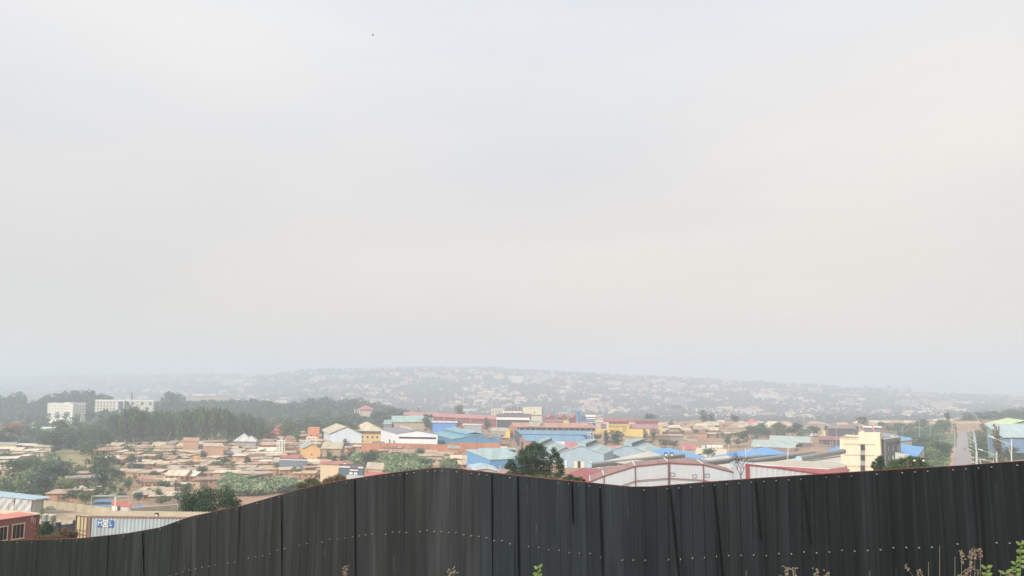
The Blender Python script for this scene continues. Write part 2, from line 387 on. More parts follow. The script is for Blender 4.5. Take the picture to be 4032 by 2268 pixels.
    for x0, y0, x1, y1, w_ in ((1934,1864,1938,2275,.030),(2036,1876,2040,2285,.030),(2250,1896,2253,2060,.018),(2359,1908,2369,2285,.030),(2634,1916,2672,2285,.034),(2806,1902,2844,2285,.030),(2972,1888,2992,2120,.018),(3158,1876,3190,2140,.018),(558,2094,566,2285,.018),(1105,1952,1108,2285,.016),(1394,1890,1399,2285,.016),(3860,1832,3880,2280,.014)):
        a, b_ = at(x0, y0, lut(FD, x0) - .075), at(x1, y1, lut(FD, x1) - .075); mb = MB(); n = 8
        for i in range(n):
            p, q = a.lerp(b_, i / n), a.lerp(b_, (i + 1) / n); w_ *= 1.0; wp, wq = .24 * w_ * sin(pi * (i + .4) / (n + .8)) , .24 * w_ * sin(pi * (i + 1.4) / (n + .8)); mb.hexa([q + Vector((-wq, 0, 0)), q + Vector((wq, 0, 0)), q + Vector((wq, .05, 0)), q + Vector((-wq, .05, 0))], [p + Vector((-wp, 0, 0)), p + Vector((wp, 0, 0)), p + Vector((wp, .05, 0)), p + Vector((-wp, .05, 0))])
        part(mb, 'lap_shadow', mat((.004,.004,.005), .9, .1), root)  # near-black strip stands in for the shadow along a sheet lap
    post = None; dd = .5
    while dd < total:
        P, z, T = pos(dd); mb = MB().box((P.x - T.y * .15, P.y + T.x * .15, z - 1.5), (.05, .05, 2.9)); part(mb, 'post', mat((.20,.035,.03), .6), root); dd += 2.4
def px_of_v(P, z): return proj((P.x, P.y, z))[0]
fence()

# ---------------------------------------------------------------- buildings
UP = Vector((0, 0, 1))
def sheetm(c, var=.10):
    key = ('s', tuple(c), var)
    if key in MATS: return MATS[key]
    m, t, b = _pr('roof sheet', .5); L = t.links.new; N = t.nodes.new; b.inputs['Specular IOR Level'].default_value = .3
    co = N('ShaderNodeTexCoord'); wv = N('ShaderNodeTexWave'); wv.bands_direction = 'X'; wv.inputs['Scale'].default_value = .32; wv.inputs['Distortion'].default_value = 0; L(co.outputs['Object'], wv.inputs[0])
    n1 = N('ShaderNodeTexNoise'); n1.inputs['Scale'].default_value = .22; n1.inputs['Detail'].default_value = 7; n1.inputs['Roughness'].default_value = .7; L(co.outputs['Object'], n1.inputs['Vector'])
    ma = N('ShaderNodeMapping'); ma.inputs['Scale'].default_value = (.9, .08, .08); n2 = N('ShaderNodeTexNoise'); n2.inputs['Scale'].default_value = 1; L(co.outputs['Object'], ma.inputs[0]); L(ma.outputs[0], n2.inputs['Vector'])
    def mr(o, a0, a1, lo=0, hi=1):
        r = N('ShaderNodeMapRange'); r.inputs[1].default_value = lo; r.inputs[2].default_value = hi; r.inputs[3].default_value = a0; r.inputs[4].default_value = a1; L(o, r.inputs[0]); return r.outputs[0]
    p1 = N('ShaderNodeMath'); p1.operation = 'MULTIPLY'; L(mr(wv.outputs['Fac'], .94, 1.03), p1.inputs[0]); L(mr(n1.outputs['Fac'], 1 - var * 1.6, 1 + var * 1.3, .3, .7), p1.inputs[1])
    p2 = N('ShaderNodeMath'); p2.operation = 'MULTIPLY'; L(p1.outputs[0], p2.inputs[0]); L(mr(n2.outputs['Fac'], 1 - var, 1 + var, .35, .65), p2.inputs[1])
    mx = N('ShaderNodeMixRGB'); mx.inputs[1].default_value = (*c[:3], 1); mx.inputs[2].default_value = (.27, .19, .14, 1); L(mr(n1.outputs['Fac'], 0, .35, .56, .72), mx.inputs[0])
    vm = N('ShaderNodeVectorMath'); vm.operation = 'SCALE'; L(mx.outputs[0], vm.inputs[0]); L(p2.outputs[0], vm.inputs[3]); L(vm.outputs[0], b.inputs['Base Color'])
    MATS[key] = m; return m
def wallm(c, var=.08): return mat(c, .85, var, .4, (1, 1, .5))
GLASS = mat((.05,.06,.075), .2, .2, 1)
DARK = mat((.02,.02,.025), .8, .2, 1)
WHITE = mat((.78,.77,.74), .6, .05, 1)
class Bd:
    """a building on a parallelogram: A, B front corners and D the corner behind A, each (photo column, distance)"""
    def __init__(s, name, label, cat, A, B, D, eave, rise=0.0, roof='flat', wc=(.6,.6,.6), rc=(.5,.5,.5), over=.4, th=.2, base=None, group=None, deep=1.5, wallname='wall', rmat=None, wmat=None, D2=None):
        s.A, s.B = xy(*A, eave), xy(*B, eave); s.D = xy(*D, eave) if not isinstance(D, Vector) else s.A + D
        if isinstance(D, (int, float)): pass
        s.C = s.B + s.D - s.A
        s.z1 = at(A[0], eave, A[1]).z; s.rise = rise; s.kind = roof
        P = (s.A, s.B, s.C, s.D)
        s.z0 = min(H(p.x, p.y) for p in P) - deep if base is None else base
        s.g = min(H(p.x, p.y) for p in P) if base is None else base
        c = (s.A + s.C) / 2
        s.root = thing(name, label, cat, (c.x, c.y, s.z0 + deep), group)
        s.wm = wmat or wallm(wc); s.rm = rmat or sheetm(rc)
        z1, r = s.z1, rise
        e = lambda p, z: Vector((p.x, p.y, z))
        m = MB(); A_, B_, C_, D_ = P
        tops = [z1] * 4
        if roof == 'mono': tops = [z1, z1, z1 + r, z1 + r]
        if roof == 'flat': tops = [z1 + .35] * 4
        for i in range(4):
            j = (i + 1) % 4; m.face([e(P[i], s.z0), e(P[j], s.z0), e(P[j], tops[j]), e(P[i], tops[i])])
        if roof == 'd':
            a, b = (A_ + B_) / 2, (C_ + D_) / 2; m.face([e(A_, z1), e(B_, z1), e(a, z1 + r)]); m.face([e(C_, z1), e(D_, z1), e(b, z1 + r)])
        if roof == 'f':
            a, b = (A_ + D_) / 2, (B_ + C_) / 2; m.face([e(D_, z1), e(A_, z1), e(a, z1 + r)]); m.face([e(B_, z1), e(C_, z1), e(b, z1 + r)])
        s.walls = part(m, wallname, s.wm, s.root)
        f = (B_ - A_).normalized() * over; d = (D_ - A_).normalized() * over
        m = MB()
        q = [A_ - f - d, B_ + f - d, C_ + f + d, D_ - f + d]; u = .06
        if roof == 'flat':
            m.slab([e(p, z1) for p in P], th)
        elif roof == 'mono':
            k = r * over / max(.1, (D_ - A_).length)
            m.slab([e(q[0], z1 - k + th + u), e(q[1], z1 - k + th + u), e(q[2], z1 + r + k + th + u), e(q[3], z1 + r + k + th + u)], th)
        elif roof in 'd f'.split():
            k = r * over / max(.1, ((B_ - A_) if roof == 'd' else (D_ - A_)).length / 2)
            if roof == 'd': a, b = (q[0] + q[1]) / 2, (q[2] + q[3]) / 2; L1, L2 = [q[0], a, b, q[3]], [a, q[1], q[2], b]; zz1, zz2 = [0, 1, 1, 0], [1, 0, 0, 1]
            else: a, b = (q[0] + q[3]) / 2, (q[1] + q[2]) / 2; L1, L2 = [q[0], q[1], b, a], [a, b, q[2], q[3]]; zz1, zz2 = [0, 0, 1, 1], [1, 1, 0, 0]
            for Lq, zq in ((L1, zz1), (L2, zz2)): m.slab([e(p, z1 + th + u + (r if h else -k)) for p, h in zip(Lq, zq)], th)
            s.ra, s.rb = e(a, z1 + r + th + u), e(b, z1 + r + th + u)
        elif roof == 'hip':
            ab, ad = (B_ - A_), (D_ - A_); k = .06 + r * over / (min(ab.length, ad.length) / 2)
            if ab.length >= ad.length: ins = ad.length / 2 / ab.length; a, b = (q[0] + q[3]) / 2, (q[1] + q[2]) / 2; a, b = a.lerp(b, min(ins, .47)), b.lerp(a, min(ins, .47)); S = [[q[0], q[1], b, a], [q[1], q[2], b], [q[2], q[3], a, b], [q[3], q[0], a]]; Z = [[0,0,1,1],[0,0,1],[0,0,1,1],[0,0,1]]
            else: ins = ab.length / 2 / ad.length; a, b = (q[0] + q[1]) / 2, (q[2] + q[3]) / 2; a, b = a.lerp(b, min(ins, .47)), b.lerp(a, min(ins, .47)); S = [[q[0], q[1], a], [q[1], q[2], b, a], [q[2], q[3], b], [q[3], q[0], a, b]]; Z = [[0,0,1],[0,0,1,1],[0,0,1],[0,0,1,1]]
            for Lq, zq in zip(S, Z): m.slab([e(p, z1 + th + u + (r if h else -k)) for p, h in zip(Lq, zq)], th)
        s.roof = part(m, 'roof', s.rm, s.root)
    def seg(s, side):
        return {'f': (s.A, s.B), 'l': (s.D, s.A), 'r': (s.B, s.C)}[side]
    def panel(s, name, side, t0, t1, h0, h1, m, out=.05, dep=.1, rel='g', parent=None):
        """a thin box on a wall: t along the wall 0..1, heights above the ground (rel g) or below the eave (rel e)"""
        a, b = s.seg(side); n = (b - a).normalized(); nn = Vector((n.y, -n.x, 0))
        base = s.g if rel == 'g' else s.z1
        p, q = a.lerp(b, t0), a.lerp(b, t1)
        mb = MB(); o1, o0 = nn * out, nn * (out - dep)
        lo = [p + o0, p + o1, q + o1, q + o0]
        mb.hexa([Vector((v.x, v.y, base + h0)) for v in lo], [Vector((v.x, v.y, base + h1)) for v in lo])
        return part(mb, name, m, parent or s.root)
    def grid(s, side, cols, rows, w, h, m=None, rel='g', frame=None):
        a, b = s.seg(side); Ln = (b - a).length
        for t in cols:
            for z in rows:
                o = s.panel('window', side, t - w / Ln / 2, t + w / Ln / 2, z, z + h, m or GLASS, rel=rel)
                if frame: s.panel('sill', side, t - w / Ln / 2 - .01, t + w / Ln / 2 + .01, z - .12, z, frame, out=.09, rel=rel, parent=o)

tex = {'brick': wallm((.46,.20,.115), .2), 'mud': wallm((.42,.27,.175), .2)}
# white warehouse with grey roof
b = Bd('warehouse', 'white warehouse with low grey roof and dark window band above the brick yard wall', 'warehouse', (1563,415), (1723,410), (1500,452), 1708.5, 1.6, 'd', (.74,.76,.78), (.24,.23,.25), over=.3)
b.panel('window_band', 'f', .05, .97, -2.3, -1.4, DARK, rel='e'); b.panel('door', 'f', .26, .31, 0, 2.4, WHITE)
b.panel('door', 'l', .55, .62, 0, 4.2, DARK); b.panel('door', 'l', .80, .87, 0, 4.2, DARK); b.panel('awning', 'f', .72, 1.03, 1.3, 1.5, sheetm((.33,.27,.25)), out=1.6, dep=1.6)
m = MB()
for i in range(9):
    p = b.ra.lerp(b.rb, .35 + i * .07); part(MB().box((p.x, p.y, p.z + .25), (.5, .5, .5)), 'roof_vent', WHITE, b.root)
# blue stepped warehouse beside it
b = Bd('warehouse', 'blue gabled warehouse with teal roof and raised middle bay on brick base', 'warehouse', (1784,400), (1968,392), (1697,442), 1730, 2.4, 'd', (.10,.24,.40), (.17,.36,.42), over=.4)
b.panel('brick_base', 'f', 0, 1, -1, 1.6, tex['brick'], out=.08); b.panel('brick_base', 'l', 0, 1, -1, 3.3, tex['brick'], out=.08)
a_, c_ = b.A.lerp(b.B, .30), b.A.lerp(b.B, .70); dv = b.D - b.A; m = MB()
zt = b.z1 + 2.7; am, cm = a_ + dv * .03, c_ + dv * .03; mm = (am + cm) / 2
for P, Q in (((am, zt), (mm, zt + 1.0)), ((mm, zt + 1.0), (cm, zt))):
    m.slab([(P[0].x, P[0].y, P[1]), (Q[0].x, Q[0].y, Q[1]), (Q[0].x + dv.x, Q[0].y + dv.y, Q[1]), (P[0].x + dv.x, P[0].y + dv.y, P[1])], .15)
m2 = MB().hexa([(p.x, p.y, b.z1 + .8) for p in (am, cm, cm + dv, am + dv)], [(p.x, p.y, zt - .1) for p in (am, cm, cm + dv, am + dv)])
part(m2, 'monitor_wall', wallm((.10,.24,.40)), b.root); part(m, 'monitor_roof', sheetm((.17,.36,.42)), b.root)
m = MB()
for i in range(10):
    p = mm + dv * (.1 + i * .085); part(MB().box((p.x, p.y, zt + 1.2), (.45, .45, .45)), 'roof_vent', WHITE, b.root)

# walls round yards
def wall(name, label, cat, pts, m, th=.25, cap=None, pier=0, pm=None):
    """pts: (photo column, distance, row of the top)"""
    P = [at(*[p[0], p[2], p[1]]) for p in pts]
    c = P[0]; root = thing(name, label, cat, (c.x, c.y, H(c.x, c.y)))
    mb = MB(); cp = MB()
    for a, b_ in zip(P, P[1:]):
        n = max(1, int((b_ - a).length / 6))
        for i in range(n):
            p, q = a.lerp(b_, i / n), a.lerp(b_, (i + 1) / n); d = (q - p); d.z = 0; d.normalize(); nn = Vector((-d.y, d.x, 0)) * th
            zb = min(H(p.x, p.y), H(q.x, q.y)) - 1
            mb.hexa([(p.x, p.y, zb), (q.x, q.y, zb), (q.x + nn.x, q.y + nn.y, zb), (p.x + nn.x, p.y + nn.y, zb)], [p, q, q + nn, p + nn])
            if cap:
                k = nn * .25; cp.hexa([p - k, q - k, q + nn + k, p + nn + k], [v + UP * .12 for v in (p - k, q - k, q + nn + k, p + nn + k)])
    part(mb, 'panel', m, root)
    if cap: part(cp, 'coping', cap, root)
    if pier:
        for a, b_ in zip(P, P[1:]):
            n = max(1, int((b_ - a).length / pier))
            for i in range(n):
                p = a.lerp(b_, i / n); g = H(p.x, p.y); h = p.z - g + .3
                part(MB().box((p.x, p.y - .03, g + h / 2 - .2), (.35, .3, h + .3)), 'pier', pm or m, root)
    return root
wall('brick_wall', 'long orange brick yard wall in front of the white warehouse', 'wall', [(1425,402,1743.5),(1560,398,1745),(1745,392,1750)], tex['brick'], pier=6, pm=wallm((.5,.3,.22)))
wall('brick_wall', 'tall orange brick wall below the blue gabled warehouse', 'wall', [(1745,392,1752),(1784,386,1743),(1968,380,1745)], tex['brick'], pier=5, pm=wallm((.45,.24,.16)))
wall('retaining_wall', 'bare earth bank with a pale retaining wall below the yellow sign wall', 'wall', [(2460,470,1728),(2530,470,1731)], mat((.5,.46,.36), .9, .12), th=.6)
wall('brick_wall', 'white painted roadside wall with red earth bank beside the tanker truck', 'wall', [(2690,425,1758),(2790,420,1766),(2862,418,1768)], wallm((.66,.62,.5)), pier=5)
wall('boundary_wall', 'long tan wall along the ridge at upper right behind the street lamps', 'wall', [(3545,748,1664),(3680,740,1659),(3770,735,1658),(3861,730,1657)], mat((.47,.37,.26), .9, .12), th=.4, pier=25)
wall('boundary_wall', 'weathered pale concrete wall behind the junk yard, between tarp shed and guard hut', 'wall', [(165,196,1971),(300,186,1983),(360,181,1992),(435,172,2001),(470,176,1998)], mat((.44,.38,.27), .9, .25, .5), th=.3, pier=9)
wall('boundary_wall', 'grey concrete panel wall with white coping right of the red-roofed guard hut', 'wall', [(511,176,2001),(600,181,1995),(700,186,1988),(800,192,1984),(900,198,1981)], mat((.40,.36,.30), .9, .15, .5), th=.3, cap=mat((.62,.6,.55), .8), pier=5)
wall('fabric_fence', 'low black fabric fence between the two shipping containers', 'fence', [(150,76,2076),(230,75,2068),(298,74,2060),(335,74,2060)], mat((.022,.025,.04), .8, .2), th=.06, pier=3)

# green-roofed hall, long maroon factory and open shed on the crest
b = Bd('workshop', 'tan hall with pale green sheet roof behind the pair of round trees', 'workshop', (1552,548), (1706,555), (1537,566), 1662, 3.6, 'f', (.50,.40,.28), (.32,.47,.42), over=.6)
b.grid('f', [.12,.24,.36,.6,.8], [1.6], 2.4, .8, DARK)
Bd('house', 'small blue-green gabled house left of the green-roofed hall', 'house', (1511,545), (1542,548), (1521,562), 1671, 2.4, 'f', (.34,.37,.38), (.32,.42,.42))
Bd('factory', 'very long maroon factory with faded red roof along the crest', 'factory', (1591,684), (1955,602), (1599,708), 1633.5, 2.0, 'f', (.24,.075,.085), (.46,.19,.18), over=1.2, deep=3)
b = Bd('open_shed', 'dark open-fronted shed with brown roof and white sign fascia joined to the factory', 'shed', (1955,598), (2088,592), (1963,622), 1641.5, 1.3, 'mono', (.10,.065,.07), (.13,.085,.09), over=.6, deep=3)
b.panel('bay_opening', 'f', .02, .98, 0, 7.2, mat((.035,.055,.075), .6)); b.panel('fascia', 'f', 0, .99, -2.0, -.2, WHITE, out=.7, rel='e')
b.panel('column', 'f', 0, .015, 0, 8, mat((.5,.42,.38)), out=.4)
m = MB(); 
b = Bd('warehouse', 'low bright blue building with thin white roof under the maroon factory', 'warehouse', (1704,512), (1797,508), (1706,522), 1663.5, .15, 'mono', (.115,.27,.62), (.66,.68,.72), over=.8)
Bd('house', 'low pale block shop with small box on its roof under the long maroon factory', 'shop', (1822,520), (1897,516), (1826,528), 1674.5, .4, 'mono', (.33,.36,.38), (.6,.57,.5))
Bd('house', 'orange two-storey box house between trees left of the gabled depot', 'house', (1212,455), (1258,453), (1214,464), 1686.5, .0, 'flat', (.56,.23,.12), (.5,.42,.3)).grid('f', [.32,.75], [4.2], .8, .7, DARK)
b = Bd('depot', 'gabled depot with white trusses, tan roof and brick wall behind trees', 'depot', (1300,432), (1424,425), (1268,462), 1706, 3.6, 'd', (.52,.60,.64), (.50,.44,.33), over=1.0)
b.panel('brick_base', 'f', 0, 1, -1, 1.6, tex['brick'], out=.08)
b = Bd('house', 'yellow house with pale tan hip roof and a row of square windows', 'house', (1385,476), (1500,470), (1390,494), 1692, 4.0, 'hip', (.66,.48,.22), (.56,.48,.35), over=1.0)
b.grid('f', [.2,.38,.55,.72,.88], [1.7], 1.1, 1.2, DARK); b.panel('porch_roof', 'f', -.06, .98, -.5, -.2, sheetm((.45,.46,.47)), out=2.4, dep=2.4, rel='e')
b = Bd('house', 'white house under a steep faded red hip roof beside the flat-topped tree', 'house', (1066,492), (1130,490), (1072,508), 1702, 4.6, 'hip', (.62,.56,.46), (.42,.115,.09), over=1.3)
b.grid('f', [.2,.5,.8], [.8], 1.1, 1.1, DARK)
b = Bd('house', 'house with pointed pale roof patched with rust, standing below the eucalyptus grove', 'house', (925,432), (990,430), (932,444), 1734, 3.1, 'hip', (.36,.32,.27), (.50,.50,.47), over=.8)
Bd('house', 'low wing with pale grey hip roof joined to the pointed rust-patched roof', 'house', (968,428), (1008,427), (972,438), 1735, 2.0, 'hip', (.30,.32,.36), (.48,.49,.47), over=.7).grid('f', [.3,.7], [.8], 1.1, 1, DARK)
b = Bd('house', 'dark grey flat house with white parapet line and maroon roof behind', 'house', (1100,338), (1208,335), (1104,346), 1812, .0, 'flat', (.16,.20,.24), (.3,.1,.09))
b.panel('parapet', 'f', -.01, 1.01, .1, .42, WHITE, rel='e', out=.12); b.panel('window', 'f', .13, .27, .7, 2.0, WHITE); b.panel('door', 'f', .16, .22, 0.2, 1.9, DARK, out=.1)
Bd('house', 'low house with bright faded-red sheet roof directly above the dark grey flat house', 'house', (1106,352), (1172,350), (1112,360), 1804, .35, 'mono', (.45,.3,.2), (.50,.11,.10), over=.5)
b = Bd('house', 'dark slate villa with white-lined parapet and arched windows near the fence', 'house', (1333,243), (1430,240), (1340,250), 1841, .0, 'flat', (.10,.14,.17), (.25,.1,.08))
b.panel('parapet', 'f', -.01, .47, .1, .42, WHITE, rel='e', out=.12); b.panel('parapet', 'f', .8, 1.01, .1, .42, WHITE, rel='e', out=.12); b.panel('balcony', 'f', .47, .8, -.7, -.4, WHITE, rel='e', out=.12); b.panel('window', 'f', .45, .58, -1.8, -1.2, WHITE, rel='e', out=.08); b.panel('window', 'f', .64, .77, -1.8, -1.2, WHITE, rel='e', out=.08)
b = Bd('house', 'low cream house right of the slate villa with two arched white windows', 'house', (1446,242), (1505,240), (1450,249), 1847, 1.0, 'mono', (.52,.40,.25), (.5,.42,.32)); b.grid('f', [.3,.55], [.9], 1.2, .9, WHITE)
Bd('house', 'house with bright red sheet roof cut off by the fence top', 'house', (1440,215), (1565,211), (1462,222), 1875, .05, 'mono', (.45,.3,.2), (.50,.13,.10), over=.6)
Bd('house', 'house with coral red roof and cream wall left of the slate villa', 'house', (1262,296), (1345,292), (1268,303), 1826, .25, 'mono', (.62,.50,.34), (.46,.17,.13), over=.5)
Bd('house', 'long low house with grey sheet roof peeking over the fence beside treetops', 'house', (1366,212), (1468,208), (1372,218), 1886, .1, 'mono', (.40,.36,.3), (.45,.47,.44), over=.5)
b = Bd('house', 'bright yellow house at the left edge above the pale roofs', 'house', (-12,440), (64,438), (-8,450), 1752, .5, 'mono', (.68,.52,.26), (.40,.38,.36)); b.grid('f', [.3,.6,.85], [1.2], .6, .8, DARK)
b = Bd('school', 'long low shed with pale green roof among trees under the apartment block', 'shed', (128,640), (222,634), (130,650), 1687, 1.0, 'f', (.38,.36,.30), (.52,.64,.52), over=.5)
b = Bd('house', 'olive-tan gabled house in front of the flat tan roofs beside banana plants', 'house', (1268,368), (1342,366), (1286,386), 1766, 1.9, 'f', (.38,.28,.18), (.48,.42,.29), over=.6)
b = Bd('house', 'orange-walled gabled house with grey-green roof at the middle of the settlement', 'house', (1195,372), (1262,368), (1178,384), 1765, 2.0, 'd', (.62,.38,.17), (.34,.38,.33), over=.7); b.grid('f', [.5], [2.6], .9, .5, DARK)
b = Bd('house', 'tall tan house with rust-red streaked roof at the top edge of the settlement', 'house', (722,425), (782,424), (724,434), 1737, 1.0, 'mono', (.44,.27,.17), (.50,.27,.19), over=.3); b.grid('f', [.3,.7], [1.3], .9, .9, DARK)
b = Bd('house', 'brick house with long rust-striped white roof left of the pointed roof', 'house', (806,398), (880,396), (800,408), 1757.5, .7, 'mono', (.42,.26,.17), (.56,.42,.34), over=.5); b.grid('f', [.6], [1.2], .8, .8, DARK)

b = Bd('gatehouse', 'small brick gatehouse with slate sheet roof at the end of the orange yard wall', 'house', (1764,372), (1806,370), (1768,380), 1766, .5, 'mono', (.46,.22,.13), (.30,.34,.35), over=.5); b.panel('window_band', 'f', .05, .6, 1.2, 2.3, mat((.10,.16,.24), .4)); b.panel('door', 'f', .72, .9, 0, 2.2, DARK)
wall('boundary_wall', 'short white wall right of the blue gabled warehouse', 'wall', [(1970,392,1757),(1999,390,1758)], wallm((.66,.62,.54)))
b = Bd('workshop', 'low grey-tan workshop behind the blue gabled warehouse, near a white van', 'workshop', (1932,500), (1998,496), (1938,512), 1697, 1.2, 'mono', (.34,.30,.25), (.46,.41,.34), over=.3); b.grid('f', [.3,.7], [1.0], 1.4, 1.2, DARK)
Bd('shed', 'dark slate shed roof just right of the blue gabled warehouse', 'shed', (1930,455), (1970,452), (1934,465), 1722, 1.0, 'mono', (.22,.24,.26), (.20,.22,.24), over=.3)
Bd('booth', 'small yellow booth beside the low grey-tan workshop', 'booth', (1990,488), (2008,487), (1991,492), 1696, .0, 'flat', (.70,.52,.14), (.6,.5,.3))
Bd('airport_building', 'very faint long flat building on the hazy skyline above the pale blocks', 'building', (1668,4100), (1990,4300), (1668,4200), 1441, .0, 'flat', (.30,.33,.36), (.3,.33,.36), deep=20)
for i, (x0, x1, yt, yb, Y) in enumerate(((1092,1114,1735,1757,395),(1206,1242,1722,1748,420))):
    p, q = at(x0, yt, Y), at(x1, yt, Y); g_ = gY((x0 + x1) / 2, Y); r = thing('concrete_frame', ['white open concrete frame standing among the low houses', 'white open roof frame in front of the orange box house'][i], 'frame', g_)
    for t in (0, .5, 1):
        for dy in (0, 3): v = p.lerp(q, t); part(MB().box((v.x, v.y + dy, (v.z + g_.z) / 2), (.3, .3, v.z - g_.z)), 'column', WHITE, r)
    for dy in (0, 3): part(MB().box(((p.x + q.x) / 2, p.y + dy, p.z), (q.x - p.x + .4, .35, .3)), 'beam', WHITE, r)
for i, (x, yt, yb, Y, lab) in enumerate([(1748,1643,1665,640,'left of three white utility posts along the maroon factory'),(1797,1644,1668,625,'middle of three white utility posts along the maroon factory'),(1853,1644,1672,610,'right of three white utility posts along the maroon factory'),(788,1765,1790,395,'thin white utility post by the bushes in the middle of the settlement'),(1265,1736,1765,430,'dark utility post beside the olive-tan gabled house'),(2930,1660,1690,560,'utility post among the right settlement roofs'),(2655,1668,1700,590,'utility post near the yellow kiosk'),(560,1880,1915,290,'utility post on the bare slope left of the houses'),(1880,1715,1745,372,'utility post before the tall orange wall')]):
    g_ = gY(x, Y); p = at(x, yt, Y); r = thing('utility_pole', lab, 'pole', g_); c_ = mat((.62,.6,.56)) if 'white' in lab else mat((.16,.12,.09)); part(MB().tube(g_, p, .12, .09, 6), 'post', c_, r); part(MB().box(p - UP * .5, (1.8, .1, .12)), 'crossarm', c_, r)
g_ = gY(778, 352); p = at(778,1795,352); r = thing('banner', 'mustard yellow sheet hanging on a frame in the middle of the settlement', 'banner', g_); q = at(789,1812,351.7)
part(MB().box((p.x - .5, p.y, p.z - .6), (2.4, .08, 1.3)).box((p.x + .4, p.y, p.z - 1.6), (.9, .08, 1.1)), 'sheet', mat((.66,.36,.06), .7), r); part(MB().tube((p.x + 1, p.y + .1, g_.z), (p.x + 1, p.y + .1, p.z), .06).tube((p.x - 1.6, p.y + .1, g_.z), (p.x - 1.6, p.y + .1, p.z), .06), 'frame', mat((.3,.2,.15)), r)

# blue shed near the fence peak and its grey-blue neighbours
BL, TEAL = (.17,.34,.52), (.36,.48,.47)
b = Bd('warehouse', 'big blue shed with pale teal roof just behind the fence peak', 'warehouse', (1929,300), (2075,306), (1838,306), 1811, 2.9, 'mono', (.14,.32,.56), TEAL, over=.3)
b.panel('downpipe', 'f', -.004, .008, 0, 3.0, WHITE, out=.2, dep=.2); b.panel('downpipe', 'f', .26, .275, 0, 3.0, WHITE, out=.2, dep=.2); b.panel('downpipe', 'f', .6, .615, 0, 3.0, WHITE, out=.2, dep=.2)
b.panel('wall_strip', 'l', .0, .22, 0, 2.9, wallm((.26,.40,.52)), out=.12)
p, q = at(1886,1776,314), at(2030,1775,318); m = MB(); m.hexa([p - UP*1.4, q - UP*1.4, q + Vector((0,3,-1.4)), p + Vector((0,3,-1.4))], [p, q, q + Vector((0,3,0)), p + Vector((0,3,0))]); part(m, 'ridge_vent', mat((.12,.11,.14), .7), b.root)
m = MB(); k = Vector((-.3,-.3,0)); m.slab([p + k + UP*.5, q + Vector((.3,-.3,.5)), q + Vector((.3,3.3,.9)), p + Vector((-.3,3.3,.9))], .15); part(m, 'vent_roof', sheetm((.34,.45,.47)), b.root)
def grey_unit(A, B, D, eave, rise, label, doors):
    b = Bd('warehouse', label, 'warehouse', A, B, D, eave, rise, 'd', (.34,.45,.53), TEAL, over=.3)
    dv = b.D - b.A; a, c = b.A.lerp(b.B, .42), b.A.lerp(b.B, .60); z = b.z1 + rise * .8; t = b.z1 + rise + 1.1
    part(MB().hexa([(p.x, p.y, z) for p in (a, c, c + dv*.02, a + dv*.02)], [(p.x, p.y, t) for p in (a, c, c + dv*.02, a + dv*.02)]), 'gable_block', wallm((.34,.45,.53)), b.root)
    part(MB().hexa([(p.x, p.y, z) for p in (a + dv*.03, c + dv*.03, c + dv, a + dv)], [(p.x, p.y, t - .35) for p in (a + dv*.03, c + dv*.03, c + dv, a + dv)]), 'ridge_vent', mat((.12,.11,.14), .7), b.root)
    a, c = b.A.lerp(b.B, .40), b.A.lerp(b.B, .62)
    part(MB().slab([(p.x, p.y, t + .1) for p in (a + dv*.03, c + dv*.03, c + dv*1.02, a + dv*1.02)], .15), 'vent_roof', sheetm((.30,.42,.43)), b.root)
    for t0, t1, h, mm_ in doors: b.panel('door', 'f', t0, t1, .1, h, mm_, out=.08)
    m = MB()
    for i in range(5):
        p = b.B.lerp(b.A, .22) + dv * (.15 + .18 * i); part(MB().box((p.x, p.y, b.z1 + rise * .45 + .3), (.4, .4, .3)), 'skylight', WHITE, b.root)
    return b
CREAM = mat((.72,.66,.5), .7, .05)
grey_unit((2203,330), (2378,324), (2250,352), 1783.5, 3.0, 'grey-blue gabled warehouse with white doors and a ridge vent behind the big tree', [(.12,.16,3.6,WHITE), (.33,.41,3.4,CREAM), (.41,.48,3.4,DARK), (.48,.56,3.4,CREAM), (.70,.74,3.4,WHITE), (.87,.92,3.2,WHITE)])
grey_unit((2384,352), (2560,345), (2440,378), 1781, 3.2, 'second grey-blue gabled warehouse, half hidden by cream and blue roofs', [(.14,.18,3.2,WHITE)])
grey_unit((2040,362), (2190,358), (2090,392), 1777, 3.0, 'grey-blue warehouse unit showing between the big tree and red roof', [])
Bd('shed', 'small shed with dusty red roof between two grey-blue warehouses', 'shed', (2222,390), (2295,388), (2228,404), 1766, 2.0, 'mono', (.2,.12,.12), (.46,.20,.19), over=.4)
Bd('shed', 'low shed with salmon red roof behind the grey-blue warehouse on its right', 'shed', (2385,410), (2460,408), (2385,420), 1771, 1.0, 'mono', (.3,.2,.2), (.55,.26,.23), over=.4)
Bd('lean_to', 'low lean-to with pale grey curved roofs against the blue-roofed brick factory', 'shed', (2160,410), (2240,408), (2162,418), 1751, .8, 'mono', (.30,.33,.36), (.62,.6,.55), over=.4)

